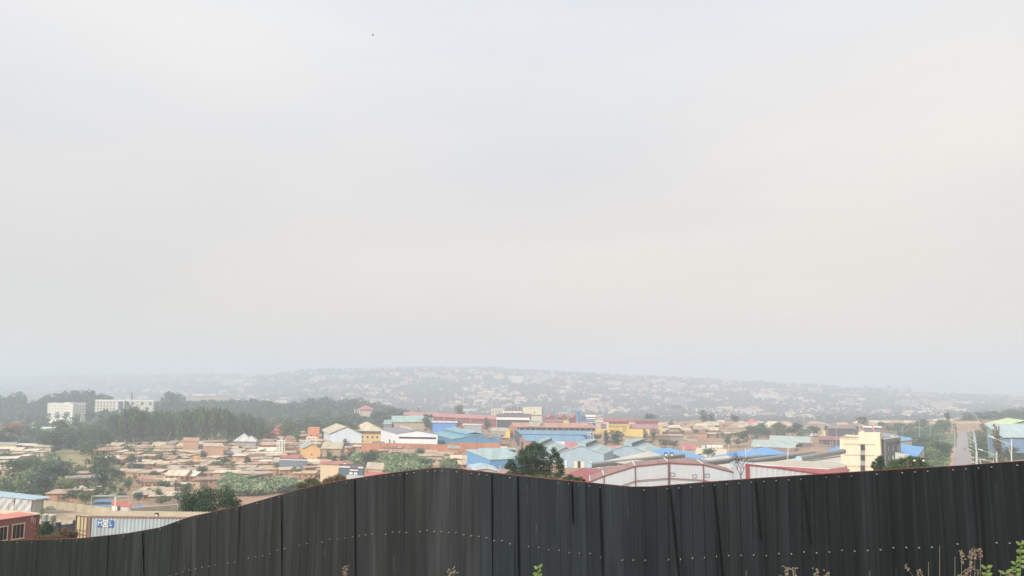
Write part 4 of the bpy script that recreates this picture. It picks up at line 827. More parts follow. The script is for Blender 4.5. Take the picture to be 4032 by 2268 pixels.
b.panel('roof_tower', 'f', .64, .88, .3, 1.5, wallm((.76,.73,.66)), rel='e', out=-.5, dep=6)
b2 = Bd('apartment_building', 'narrow grey stair end and white rear wing of the apartment block', 'building', (289,852), (339,862), (283,885), 1590.5, .0, 'flat', (.56,.55,.56), (.5,.5,.5), deep=5)
b2.grid('f', [.40,.56,.80,.94], [-3.4 - 2.95 * i for i in range(6)], 1.0, 1.3, dk, rel='e'); b2.panel('white_bay', 'f', .34, 1.0, -19, .2, wallm((.72,.70,.66)), rel='e', out=.04)
b = Bd('school', 'white three-storey school with square windows and a dark glazed bay, left block', 'building', (376,846), (490,836), (380,862), 1576, .0, 'flat', (.58,.55,.49), (.5,.5,.5), deep=4)
b.grid('f', [.10,.21,.32,.43,.54,.65], [-3.3, -6.4, -9.5], 1.7, 1.7, dk, rel='e'); b.panel('glazed_bay', 'f', .80, .97, -9.6, -1.2, mat((.07,.09,.15), .4), rel='e', out=.1)
b.panel('floor_band', 'f', -.02, 1.04, -.5, .4, WHITE, rel='e', out=.5); b.panel('floor_band', 'f', -.05, .8, -7.0, -6.7, WHITE, rel='e', out=.8)
b = Bd('school', 'paler right block of the school, partly behind trees', 'building', (492,850), (604,842), (500,864), 1578, .0, 'flat', (.50,.48,.46), (.5,.5,.5), deep=4)
b.grid('f', [.1,.28,.62,.9], [-4.2], 3.0, 2.8, dk, rel='e'); b.grid('f', [.2,.45,.75], [-8.2], 2.0, 1.6, dk, rel='e'); b.panel('floor_band', 'f', -.02, 1.04, -.5, .4, WHITE, rel='e', out=.5)
g = gY(519, 875); r = thing('chimney', 'thin dark chimney behind the school', 'chimney', g); p = at(519,1548,875); part(MB().tube(g, p, 1.0, .8, 8), 'stack', mat((.16,.17,.2)), r); part(MB().tube(p - UP * .6, p, 1.05, 1.05, 8), 'rim', mat((.1,.1,.12)), r)
b = Bd('hall', 'long flat-roofed pale hall on top of the wooded rise behind the grove', 'building', (745,1150), (905,1140), (750,1170), 1558, .0, 'flat', (.36,.34,.33), (.5,.48,.45), deep=6); b.panel('roof_light', 'f', .1, .36, .3, 1.9, WHITE, rel='e'); b.panel('roof_light', 'f', .5, .66, .3, 1.6, WHITE, rel='e'); b.panel('fascia', 'f', 0, 1, -1, 0, mat((.25,.2,.2)), rel='e')
b = Bd('house', 'red hip-roofed villa with white porch columns at the edge of the dark wood', 'house', (1412,720), (1468,716), (1414,734), 1611, 3.0, 'hip', (.5,.42,.38), (.44,.19,.17), over=1.2, deep=4)
for t in (-.25, -.08, .1): b.panel('porch_column', 'f', t, t + .04, -3.4, 0, WHITE, rel='e', out=1.2)

# ---------------------------------------------------------------- shipping containers and the yard at lower left
def container(name, label, P1, P0, depth, zt, col, rc, pitch=.28, amp=.045, roofcol=None):
    """P0 left, P1 right end of the front long side (world xy), zt top height"""
    d = (P1 - P0).normalized(); n = Vector((d.y, -d.x, 0)); z0 = zt - 2.59; L_ = (P1 - P0).length
    root = thing(name, label, 'container', ((P0.x + P1.x) / 2, (P0.y + P1.y) / 2, z0))
    m = MB(); k = int(L_ / pitch); prof = []
    for i in range(k):
        a = i * pitch
        prof += [(a, 0), (a + pitch * .28, 0), (a + pitch * .5, -amp), (a + pitch * .78, -amp)]
    prof.append((L_, 0))
    for (a, o), (b, q) in zip(prof, prof[1:]):
        p, r = P0 + d * a + n * o, P0 + d * b + n * q; m.face([(p.x, p.y, z0 + .15), (r.x, r.y, z0 + .15), (r.x, r.y, zt - .1), (p.x, p.y, zt - .1)])
    B0, B1 = P0 - n * depth, P1 - n * depth
    for p, r in ((B0, P0 - n * .06), (B1, B0), (P1 - n * .06, B1)): m.face([(p.x, p.y, z0), (r.x, r.y, z0), (r.x, r.y, zt - .05), (p.x, p.y, zt - .05)])
    part(m, 'side_wall', mat(col, .6, .16, 1.2, (1, 1, .5)), root)
    m = MB(); 
    nr = int(L_ / .25)
    for i in range(nr):
        a, b = P0 + d * (L_ * i / nr), P0 + d * (L_ * (i + .55) / nr); c_ = P0 + d * (L_ * (i + 1) / nr); h = .03
        m.face([(a.x, a.y, zt - .02), (b.x, b.y, zt + h), (b.x - n.x * depth, b.y - n.y * depth, zt + h), (a.x - n.x * depth, a.y - n.y * depth, zt - .02)])
        m.face([(b.x, b.y, zt + h), (c_.x, c_.y, zt - .02), (c_.x - n.x * depth, c_.y - n.y * depth, zt - .02), (b.x - n.x * depth, b.y - n.y * depth, zt + h)])
    part(m, 'roof', mat(roofcol or col, .6, .2, .8), root)
    rm = mat(rc, .6, .2, 2); m = MB()
    for z in (zt - .05, z0 + .08): m.hexa([v + Vector((0, 0, z - .06)) for v in (P0 + n*.02, P1 + n*.02, P1 - n*.08, P0 - n*.08)], [v + Vector((0, 0, z + .06)) for v in (P0 + n*.02, P1 + n*.02, P1 - n*.08, P0 - n*.08)])
    part(m, 'side_rail', rm, root)
    for p in (P0 + d * .08, P1 - d * .08): part(MB().box((p.x - n.x*.03, p.y - n.y*.03, zt - 1.3), (.18, .16, 2.62), math.atan2(d.y, d.x)), 'corner_post', rm, root)
    return root, d, n
P0, P1 = xy(350, 60, 2035), xy(993, 59.1, 2035); zt = at(350, 2032, 60).z
r, d, n = container('shipping_container', 'pale grey-blue shipping container with white and blue shipping line letters and an open cream door', P0 + (P1 - P0).normalized() * 12.19, P0, 2.44, zt, (.40,.47,.50), (.26,.15,.13), roofcol=(.58,.48,.34))
rz = math.atan2(d.y, d.x)
p = at(447, 2072, 59.8); lw = .412
for i, ch in enumerate('MOL'):
    c = P0 + d * (.89 + lw * i) + n * .03; c.z = at(400, 2061, 60).z
    pl = part(MB().box(c, (lw, .015, .48), rz), 'logo_panel', mat((.70,.70,.68), .6, .05) if ch == 'O' else mat((.05,.14,.42), .6, .08), r)
    text(ch, .46, c + n * .015 - UP * .0, rz, mat((.16,.17,.19), .6) if ch == 'O' else WHITE, pl, 'letter', .008)
# open door leaf swung to the left
h = xy(346, 60, 2035); e_ = xy(301, 60.6, 2035); dd = (e_ - h); m = MB().hexa([v + Vector((0, 0, zt - 2.5)) for v in (h, e_, e_ + Vector((0,.06,0)), h + Vector((0,.06,0)))], [v + Vector((0, 0, zt - .02)) for v in (h, e_, e_ + Vector((0,.06,0)), h + Vector((0,.06,0)))])
dr = part(m, 'door', mat((.52,.47,.30), .6, .15, 1.5), r)
m = MB()
for t in (.03, .32, .60, .97):
    p = h.lerp(e_, t); m.tube((p.x, p.y - .06, zt - 2.5), (p.x, p.y - .06, zt - .02), .026 if 0 < t < .9 else .04, n=6)
for z in (zt - .04, zt - 1.05, zt - 1.35, zt - 1.75): m.tube((h.x, h.y - .07, z), (e_.x, e_.y - .07, z), .022, n=5)
part(m, 'lock_rod', mat((.20,.10,.085), .6), dr)
P1 = xy(155, 58, 2030); dr_ = Vector((.52, .854, 0)).normalized(); P0 = P1 - dr_ * 12.19; zt2 = at(155, 2026, 58).z
r, d, n = container('shipping_container', 'rust-red shipping container with cut windows, converted into an office', P1, P0, 2.44, zt2, (.235,.095,.085), (.19,.07,.065), roofcol=(.50,.20,.17), amp=.012, pitch=.14)
rz = math.atan2(d.y, d.x)
def on_side(px, py):
    a, bb = dirv(px, py); u = a; # intersect column with the container side line
    # P = P1 - d*s ; P.x = u*P.y
    s_ = (P1.x - u * P1.y) / (d.x - u * d.y); P = P1 - d * s_; return Vector((P.x, P.y, bb * P.y))
for x0, x1, y0, y1 in ((47,90,2066,2117), (-18,24,2077,2126)):
    a, b_ = on_side(x0, y0), on_side(x1, y1); c = (a + b_) / 2; w_ = (a - b_).to_2d().length; hh = a.z - b_.z
    wd = part(MB().box(c + n * .04, (w_, .08, hh), rz), 'window', mat((.012,.012,.014), .3), r)
    m = MB()
    for o, sx, sz in ((Vector((0,0,hh/2)), w_ + .12, .07), (Vector((0,0,-hh/2)), w_ + .12, .07)): m.box(c + n * .09 + o, (sx, .05, sz), rz)
    for sgn in (-1, 1): m.box(c + n * .09 + d * sgn * w_ / 2, (.06, .05, hh + .08), rz)
    part(m, 'frame', mat((.62,.50,.40), .7, .15), wd); m = MB()
    for t in (-.17, .17): m.box(c + n * .09 + d * t * w_, (.05, .03, hh), rz)
    part(m, 'bar', mat((.25,.18,.17), .6), wd)
for px_, y0, y1, w_ in ((125,2034,2054,.08), (132,2037,2058,.05), (138,2040,2062,.05), (139,2080,2086,.06), (138,2098,2106,.06), (124,2075,2079,.05)):
    a, b_ = on_side(px_, y0), on_side(px_, y1); c = (a + b_) / 2; part(MB().box(c + n * .02, (w_, .01, a.z - b_.z), rz), 'marking', mat((.50,.38,.34), .8, .3, 6), r)
# corner casting dark edge, roof clutter
# tarp shed
A, B_, D_ = (-60, 178), (133, 168), (-48, 190)
ez = at(0, 1951, 175).z
r = thing('tarp_shed', 'long shed with pale blue sheet roof and walls of white plastic tarpaulin', 'shed', (xy(60,172).x, 172, ez - 3.2))
fp = [at(-80,1947,179), at(140,1966,169), at(205,1958,178), at(185,1954,183), at(0,1934,196), at(-90,1926,204)]
part(MB().slab(fp, .12), 'roof', sheetm((.42,.56,.66), .08), r)
m = MB(); P = [at(-80,1951,179), at(128,1968,170)]; nn = 46
for i in range(nn):
    p, q = P[0].lerp(P[1], i / nn), P[0].lerp(P[1], (i + 1) / nn); o1, o2 = .12 * sin(i * 1.9) + .1 * sin(i * .7), .12 * sin((i + 1) * 1.9) + .1 * sin((i + 1) * .7)
    for k in range(4):
        za, zb = 1 - k / 4, 1 - (k + 1) / 4; w1, w2 = .16 * sin(k * 2.1 + i), .16 * sin((k + 1) * 2.1 + i); w3, w4 = .16 * sin(k * 2.1 + i + 1), .16 * sin((k + 1) * 2.1 + i + 1)
        m.face([(p.x, p.y + o1 + w2, p.z - 3.3 + 3.3 * zb), (q.x, q.y + o2 + w4, q.z - 3.3 + 3.3 * zb), (q.x, q.y + o2 + w3, q.z - 3.3 + 3.3 * za), (p.x, p.y + o1 + w1, p.z - 3.3 + 3.3 * za)])
part(m, 'tarpaulin', mat((.52,.53,.53), .5, .2, .5), r)
m = MB(); P2 = [at(130,1969,170), at(168,1963,181)]
m.face([(P2[0].x, P2[0].y+.2, P2[0].z - 3.3), (P2[1].x, P2[1].y, P2[1].z - 3.0), P2[1], (P2[0].x, P2[0].y+.2, P2[0].z)]); part(m, 'side_tarpaulin', mat((.46,.44,.42), .5, .2, .5), r)
for x, y0, Y, hgt in ((-20,1952,175.5,3.3),(58,1960,173,3.2),(127,1967,169.6,3.3),(170,1963,181,2.5),(107,1963,172,3.2)):
    p = at(x, y0, Y); part(MB().tube(p - UP * hgt, p, .09, n=6), 'post', mat((.13,.07,.06), .7), r)
wall('kerb_wall', 'low pale kerb wall along the foot of the tarp shed', 'wall', [(-80,172,2004),(60,165,2012),(205,158,2026)], mat((.58,.52,.38), .8, .1), th=.4)
# guard hut with red roof and aerial pole
b = Bd('guard_hut', 'small sheet-metal guard hut with orange-red roof behind the pale container', 'hut', (441,152), (513,150), (446,154.6), 1990, .25, 'mono', (.50,.48,.46), (.50,.16,.11), over=.25, deep=1); b.panel('window', 'f', .32, .47, -1.05, -.1, mat((.10,.05,.10)), rel='e')
b.panel('door', 'f', .0, .3, -3, -.1, WHITE, rel='e')
g = gY(454, 138); p = at(454, 1955, 138); r = thing('pole', 'white pole carrying a wide rectangle of thin wires in front of the red-roofed hut', 'pole', g); part(MB().tube(g, p, .11, n=8), 'mast', WHITE, r)
m = MB(); c4 = [at(361,1953,150), at(454,1949,128), at(508,1953,150), at(454,1958,170)]
for a, q in zip(c4, c4[1:] + c4[:1]): m.tube(a, q, .05, n=4)
m.tube(c4[0], c4[2], .035, n=4).tube(c4[1], c4[3], .05, n=4); part(m, 'wire_frame', mat((.55,.57,.57), .5), r); m = MB()
for x in (361, 508): a = at(x,1953,150); m.tube((a.x, a.y, H(a.x, a.y)), a, .05, n=4)
part(m, 'stay_post', mat((.45,.45,.45), .5), r)
for i, (x0, x1, y0, y1, Y) in enumerate([(340,500,1988,1999,205), (365,455,1966,1977,240), (520,575,1987,1996,212)]):
    a, q, c_, e_ = at(x0,y1,Y), at(x1,y1,Y), at(x1-8,y0,Y+7), at(x0+16,y0,Y+7)
    r = thing('shed', ['deep blue roofed shed just over the concrete wall behind the wire frame', 'blue roofed shed further back behind the wire frame', 'blue roof end right of the red-roofed guard hut'][i], 'shed', (a.x, a.y, H(a.x, a.y)))
    part(MB().slab([a, q, c_, e_], .15), 'roof', sheetm((.12,.23,.42)), r); part(MB().hexa([(v.x, v.y + .4, H(v.x, v.y) - .5) for v in (a, q, c_, e_)], [v - UP * .3 for v in (a, q, c_, e_)]), 'wall', wallm((.4,.37,.33)), r)
a = at(590,2022,128); r = thing('tent', 'low blue awning just behind the pale container roof', 'awning', (a.x, a.y, H(a.x, a.y))); pk = at(602,2017,130)
m = MB()
for q, s_ in ((at(565,2026,128), at(640,2026,127)), (at(640,2026,127), at(634,2021,134)), (at(634,2021,134), at(575,2021,134)), (at(575,2021,134), at(565,2026,128))): m.face([q, s_, pk])
part(m, 'canopy', mat((.09,.16,.36), .7), r); m = MB()
for x, Y in ((567,128.2),(637,127.3)): q = at(x,2026,Y); m.tube((q.x, q.y, H(q.x, q.y)), q, .05, n=4)
part(m, 'post', WHITE, r)
def floodlight(px, py, Y, label, lamps, polebase=None, col=(.03,.03,.035)):
    g = gY(px, Y) if polebase is None else at(px, polebase, Y); p = at(px, py, Y); r = thing('floodlight_pole', label, 'lamp', g)
    part(MB().tube(g, p, .06, n=6), 'pole', mat((.14,.06,.06), .6), r); xs = [at(x, py, Y) for x in lamps]
    if len(xs) > 1: part(MB().tube(xs[0], xs[-1], .035, n=5), 'crossbar', mat(col), r)
    for q in xs:
        s = .0075 * Y / 2 ; lp = part(MB().box(q + UP * s * .3, (s * 1.15, s * .5, s * 1.1)), 'lamp_housing', mat(col, .5), r); part(MB().box(q + Vector((0, -s * .27, s * .1)), (s * .8, s * .06, s * .55)), 'lens', mat((.75,.75,.72), .15), lp)
floodlight(617, 2030, 59.9, 'single black floodlight on the front edge of the pale container roof', [617], 2046)
floodlight(3575, 1814, 58, 'black pole with twin floodlights in front of the round bush at right', [3599, 3635])
floodlight(2632, 1792, 149.5, 'dark red pole with twin floodlights on top of the arched hall', [2622, 2645], None, (.10,.10,.11))
# junk in the yard
def debris(px, py, Y, label, cat, name, fn):
    g = gY(px, Y); r = thing(name, label, cat, g); fn(g, r)
Rn = random.Random(5)
def drum(col):
    def f(g, r): part(MB().tube(g - UP*.1, g + UP * 1.0, .45, .52, 12), 'drum', mat(col), r); part(MB().tube(g + UP * 1.0, g + UP * 1.06, .5, .46, 12), 'lid', mat((.5,.5,.45)), r)
    return f
debris(177, 2020, 138, 'grey plastic tank with pale lid beside the potted palm', 'tank', 'plastic_tank', drum((.28,.28,.27)))
debris(208, 2022, 136, 'grey drum standing alone in the junk yard', 'drum', 'drum', drum((.22,.22,.2)))
def pile(cols, n, w, s0):
    def f(g, r):
        for i in range(n):
            c = g + Vector((Rn.uniform(-w, w), Rn.uniform(-1.5, 1.5), Rn.uniform(.1, .5))); m = MB()
            a = Vector((Rn.uniform(-1, 1), Rn.uniform(-.6, .6), Rn.uniform(-.1, .3))) * s0; 
            if i % 3: m.tube(c - a, c + a, .12 * s0, .1 * s0, 6)
            else: m.box(c, (s0 * Rn.uniform(.5, 1.2), s0 * .6, s0 * Rn.uniform(.3, .6)), Rn.uniform(0, 3))
            part(m, 'scrap', mat(cols[i % len(cols)], .8, .2), r)
    return f
SCR = [(.40,.24,.18), (.5,.45,.38), (.3,.2,.17), (.55,.5,.44), (.25,.24,.23)]
debris(275, 2040, 104, 'heap of pinkish scrap parts by the black fabric fence', 'scrap heap', 'scrap_heap', pile(SCR, 16, 2.0, .8))
debris(215, 2048, 112, 'scattered pale rubble and boards in the middle of the junk yard', 'rubble', 'rubble_heap', pile([(.6,.55,.42),(.42,.40,.36),(.5,.45,.33)], 18, 3.2, .7))
debris(165, 2040, 120, 'pale rubble heap beside the rust-red container corner', 'rubble', 'rubble_heap', pile([(.5,.5,.48),(.42,.40,.36)], 12, 2.0, .7))
debris(3280, 1752, 478, 'long heap of old tyres and scrap beside the maroon stall shed', 'scrap heap', 'scrap_heap', pile([(.16,.17,.19),(.25,.26,.28),(.18,.26,.34),(.1,.1,.1)], 60, 9, 1.8))
g = gY(215, 150); r = thing('lean_sheet', 'dark grey folded sheet lying against the pale concrete wall', 'sheet', g)
a, q, c_, e_ = at(188,1998,165), at(222,2006,160), at(212,1993,166), at(176,2006,160)
part(MB().slab([at(186,1994,166), at(207,1993,165), at(222,2005,160), at(198,2006,160)], .15), 'sheet', mat((.12,.105,.11), .6), r); part(MB().slab([at(176,2003,162), at(186,1994,166), at(198,2006,160), at(180,2006,160)], .15), 'folded_edge', mat((.05,.06,.075), .6), r)

# ---------------------------------------------------------------- trees
def crown_mesh(kind, seed, n, leaf):
    """unit crown: x,y in -.5...5, z 0..1 ; many small leaf sprays over uneven clumps"""
    R = random.Random(seed); lobes = []
    if kind == 'round': 
        lobes = [(0, 0, .5, .34, .36)] + [(R.uniform(-.26,.26), R.uniform(-.26,.26), R.uniform(.3,.78), R.uniform(.15,.26), R.uniform(.14,.24)) for _ in range(13)]
    elif kind == 'tall':
        for i in range(12): z = i / 12; w = .30 * (1 - abs(z - .45) * 1.1); lobes.append((R.uniform(-.16,.16), R.uniform(-.16,.16), .08 + z * .84, max(.12, w * R.uniform(.7,1.1)), .11))
    elif kind == 'open':
        for i in range(11): a = R.uniform(0, 6.28); q = R.uniform(.05,.34); lobes.append((q*cos(a), q*sin(a), R.uniform(.25,.9), R.uniform(.10,.19), R.uniform(.08,.15)))
    elif kind == 'flat':
        for i in range(12): a = R.uniform(0, 6.28); q = R.uniform(0,.36); lobes.append((q*cos(a), q*sin(a), R.uniform(.45,.85) - q * .5, R.uniform(.12,.2), R.uniform(.10,.16)))
    elif kind == 'cone':
        for i in range(14): z = i / 14; w = .42 * (1 - z) + .05; a = R.uniform(0, 6.28); lobes.append((w*.35*cos(a), w*.35*sin(a), .05 + z * .92, w * .8, .07))
    elif kind == 'bush':
        lobes = [(R.uniform(-.3,.3), R.uniform(-.3,.3), R.uniform(.12,.62), R.uniform(.16,.26), R.uniform(.14,.26)) for _ in range(10)]
    m = MB(); per = n // len(lobes); tot = sum(l[3]**2 for l in lobes)
    for (x, y, z, r, rz_) in lobes:
        for _ in range(int(n * r * r / tot)):
            v = Vector((R.gauss(0,1), R.gauss(0,1), R.gauss(0,1))).normalized(); q = R.uniform(.55, 1.08)
            c = Vector((x + v.x*r*q, y + v.y*r*q, z + v.z*rz_*q)); s = leaf * R.uniform(.6, 1.3)
            a = Vector((R.gauss(0,1), R.gauss(0,1), R.gauss(0,.6))).normalized(); b = (v + Vector((R.gauss(0,.5), R.gauss(0,.5), R.gauss(0,.5)))).cross(a)
            if b.length < .01: continue
            b.normalize(); a = a * s; b = b * s * .62
            m.face([c - a, c - b * .9, c + a * .9, c + b])
    return m
def trunk_mesh(seed, top=.75, spread=.3, n=5):
    R = random.Random(seed); m = MB(); z = 0; p = Vector((0,0,-.04)); r = .035
    for i in range(4):
        q = p + Vector((R.uniform(-.03,.03), R.uniform(-.03,.03), top / 4)); m.tube(p, q, r, r * .75, n); 
        if i > 0:
            for _ in range(2): a = R.uniform(0,6.28); e = q + Vector((cos(a)*spread*R.uniform(.5,1), sin(a)*spread*R.uniform(.5,1), R.uniform(.08,.28))); m.tube(q, e, r * .5, r * .15, 4)
        p = q; r *= .75
    return m
LEAFM, BARKM = matobj('leaf'), matobj('bark')
CROWN = {}; 
for k, cnt, n, lf in (('round',5,620,.052), ('tall',5,520,.055), ('open',4,420,.05), ('flat',4,480,.05), ('cone',3,460,.05), ('bush',4,420,.06)):
    CROWN[k] = [crown_mesh(k, 100 + i * 7 + len(k), n, lf).data('crown', LEAFM) for i in range(cnt)]
CROWN['near_flat'] = [crown_mesh('flat', 55, 11000, .0155).data('crown', LEAFM)]
CROWN['near_open'] = [crown_mesh('open', 66, 12000, .0145).data('crown', LEAFM)]
CROWN['near_round'] = [crown_mesh('round', 77, 9000, .0165).data('crown', LEAFM)]
CROWN['near_bush'] = [crown_mesh('bush', 88, 6000, .02).data('crown', LEAFM)]
CROWN['near_cone'] = [crown_mesh('cone', 99, 2600, .03).data('crown', LEAFM)]
TRUNK = [trunk_mesh(i).data('trunk', BARKM) for i in range(4)]
RT = random.Random(21)
GR = {'dark': (.062,.108,.060), 'mid': (.098,.155,.070), 'olive': (.14,.155,.08), 'fresh': (.16,.22,.095), 'blue': (.075,.115,.095), 'dry': (.19,.14,.08), 'red': (.30,.10,.07)}
def tree(g, w, h, kind='round', tone='mid', label=None, zone=None, name='tree', base='leafy green tree', group=None, clear=.22, cat='tree'):
    r = bpy.data.objects.new(name, None); COL.objects.link(r); r.location = g; r.rotation_euler = (0, 0, RT.uniform(0, 6.28)); tag(r, label, cat, group)
    k = GR[tone]; v = RT.uniform(.8, 1.25); c = (k[0] * v * RT.uniform(.85,1.15), k[1] * v, k[2] * v * RT.uniform(.85,1.2))
    t = bpy.data.objects.new('trunk', RT.choice(TRUNK)); COL.objects.link(t); t.parent = r; tw = max(h * .9, .5); t.scale = (min(w, h) * .9, min(w, h) * .9, h * .95); t.color = (.16,.12,.09,1)
    o = bpy.data.objects.new('crown', RT.choice(CROWN[kind])); COL.objects.link(o); o.parent = r; o.location = (0, 0, h * clear); o.scale = (w * 1.22, w * 1.22, h * (1 - clear) * 1.14); o.color = (*c, 1)
    if zone: ranked(r, base, zone)
    return r
def tree_px(px, ytop, w_px, Y, kind, tone, label, clear=.2, base=None, **k):
    g = gY(px, Y); top = at(px, ytop, Y); h = top.z - g.z; return tree(g, w_px * Y / F, h, kind, tone, label, clear=clear, **k)
# near trees just behind the fence
def lobe_tree(name, label, lobes, Y, tone, leaf, n, trunk=None, cat='tree', seed=1, deep=.8, tone2=None):
    """a tree grown from clumps given as (column, row, radius) in photo pixels at its own distance, with real depth"""
    R = random.Random(seed); s_ = Y / F; xs = sum(l[0] for l in lobes) / len(lobes); g = gY(trunk or xs, Y); r = thing(name, label, cat, g); m = MB(); tot = sum(l[2] ** 2 for l in lobes)
    for i, (x, y, rad) in enumerate(lobes):
        rr = rad * s_; c0 = at(x, y, Y); c0.y += R.uniform(-deep, deep) * rr * 1.6
        for _ in range(int(n * rad * rad / tot)):
            v = Vector((R.gauss(0,1), R.gauss(0,1), R.gauss(0,1))).normalized(); q = R.uniform(.35, 1.1) if R.random() < .8 else R.uniform(.9, 1.35); c = c0 + Vector((v.x, v.y, v.z * .85)) * rr * q
            a = Vector((R.gauss(0,1), R.gauss(0,1), R.gauss(0,.7))).normalized(); b_ = (v + Vector((R.gauss(0,.6), R.gauss(0,.6), R.gauss(0,.6)))).cross(a)
            if b_.length < .05: continue
            b_.normalize(); k = leaf * R.uniform(.6, 1.3); a = a * k; b_ = b_ * k * .55; m.face([c - a, c - b_, c + a, c + b_])
        if i % 3 == 0: 
            pass
    part(m, 'crown', LEAFM, r, GR[tone]); t = MB(); top = at(xs, min(l[1] for l in lobes) + 30, Y); rt = max(.07, (top - g).z * .02); mid = g.lerp(at(xs, sum(l[1] for l in lobes) / len(lobes), Y), .8); t.tube(g, mid, rt, rt * .7, 8)
    part(t, 'trunk', BARKM, r, (.10,.08,.06)); br = MB()
    for x, y, rad in lobes[::2]: br.tube(mid, at(x, y, Y), rt * .45, rt * .12, 5)
    part(br, 'limb', BARKM, r, (.10,.08,.06)); return r
lobe_tree('acacia_tree', 'spreading flat-topped dark tree rising behind the fence left of centre', [(752,1965,36),(790,1952,34),(835,1946,32),(875,1950,34),(905,1962,32),(935,1982,22),(728,1995,34),(775,1995,45),(835,1990,48),(890,1995,40),(715,2028,30),(755,2035,45),(815,2035,48),(700,2045,22)], 72, 'dark', .075, 15000, 820, seed=3)
lobe_tree('tree', 'left of two small treetops showing above the fence before its peak', [(1188,1912,16),(1210,1900,17),(1232,1896,14),(1250,1905,14),(1200,1928,26),(1240,1925,26),(1262,1915,9)], 66, 'olive', .07, 4200, 1220, seed=4)
lobe_tree('tree', 'right of two small treetops showing above the fence before its peak', [(1283,1898,14),(1305,1890,17),(1328,1882,16),(1350,1888,15),(1368,1898,10),(1300,1910,24),(1340,1905,26)], 70, 'dry', .07, 4200, 1318, seed=5)
lobe_tree('tree', 'tall dark open-crowned tree standing behind the fence at centre', [(2108,1760,22),(2085,1768,18),(2130,1768,20),(2062,1785,20),(2100,1790,28),(2140,1788,20),(2052,1808,24),(2085,1818,26),(2180,1772,11),(2190,1792,15),(2172,1800,14),(2202,1815,17),(2125,1822,22),(2160,1828,22),(2205,1840,18),(2012,1822,15),(2000,1838,14),(2025,1846,20),(2062,1850,26),(2105,1856,26),(2150,1862,24),(2195,1868,18),(2212,1862,12),(2010,1868,18),(2045,1880,24),(1995,1880,10)], 84, 'dark', .085, 15000, 2105, seed=6)
lobe_tree('tree', 'lower greener growth in front of the tall dark centre tree', [(2000,1872,12),(2035,1884,18),(2075,1890,22),(2120,1892,24),(2165,1892,22),(2205,1898,16),(1992,1884,8)], 78, 'mid', .08, 5000, 2100, seed=7)
lobe_tree('shrub', 'low leafy shrub top at the foot of the bright red roof', [(2222,1890,15),(2245,1880,13),(2262,1888,12),(2285,1888,11),(2300,1896,9),(2268,1900,16),(2235,1905,18)], 62, 'mid', .06, 3600, 2255, 'shrub', 8)
lobe_tree('tree', 'small layered dark tree against the cream office building', [(3466,1802,9),(3452,1812,10),(3474,1816,9),(3440,1824,9),(3462,1828,11),(3478,1832,8),(3434,1836,7),(3455,1844,12),(3474,1848,10),(3446,1852,8)], 96, 'dark', .10, 1700, 3464, seed=9)
lobe_tree('shrub', 'rounded green bush below the twin floodlights', [(3512,1845,20),(3532,1828,18),(3560,1818,17),(3590,1812,18),(3620,1816,18),(3645,1830,17),(3662,1845,12),(3560,1842,26),(3605,1840,28),(3640,1850,20)], 70, 'mid', .07, 7000, 3588, 'shrub', 10)
lobe_tree('shrub', 'yellowish low bush left of the rounded bush at the fence top', [(3492,1848,14),(3506,1856,14),(3480,1858,11),(3520,1862,12)], 74, 'olive', .07, 1500, 3500, 'shrub', 11)
lobe_tree('shrub', 'dark green shrub beside the rust-red container', [(182,2062,11),(196,2070,10),(170,2076,12),(185,2086,15),(165,2098,14),(200,2086,10),(178,2104,15)], 54, 'dark', .05, 3600, 182, 'shrub', 12)
lobe_tree('shrub', 'dry reddish-brown shrub between the two containers', [(238,2092,12),(258,2090,13),(276,2096,12),(225,2102,13),(250,2106,17),(280,2110,15),(296,2098,9)], 52, 'dry', .05, 4200, 255, 'shrub', 13)
lobe_tree('shrub', 'low rusty shrub touching the fence between the containers', [(168,2116,12),(190,2118,13),(212,2116,12),(230,2120,10)], 50, 'dry', .045, 2200, 200, 'shrub', 14)
tree_px(165, 1988, 34, 140, 'cone', 'fresh', 'small potted palm at the corner post of the tarp shed', clear=.1, name='palm')
tree_px(206, 2030, 34, 110, 'cone', 'mid', 'small layered sapling in the junk yard', clear=.1, name='sapling')
tree_px(178, 2046, 30, 96, 'bush', 'mid', 'thin sapling in front of the rubble by the rust-red container', clear=.2, name='sapling')
# bare tree
def bare():
    g = gY(2918, 112); top = at(2918, 1775, 112); h = top.z - g.z; r = thing('bare_tree', 'leafless tree with thin dark branches between the two white halls', 'tree', g); R = random.Random(9); m = MB(); t = MB()
    def br(p, d, ln, rad, dep, mb):
        q = p + d * ln; mb.tube(p, q, rad, rad * .72, 5)
        if dep == 0: return
        for _ in range(3 if dep > 2 else 2):
            e = (d + Vector((R.gauss(0,.48), R.gauss(0,.4), R.gauss(.1,.22)))).normalized(); br(q, e, ln * R.uniform(.62,.86), rad * .66, dep - 1, m)
    tk = g + Vector((.1, 0, h * .55)); t.tube(g, tk, .12, .07, 7); 
    for a in (-.5, .05, .55): br(tk, Vector((a, .1, 1)).normalized(), h * .13, .045, 5, m)
    part(t, 'trunk', mat((.06,.045,.04), .9), r); part(m, 'branches', mat((.06,.045,.04), .9), r)
bare()
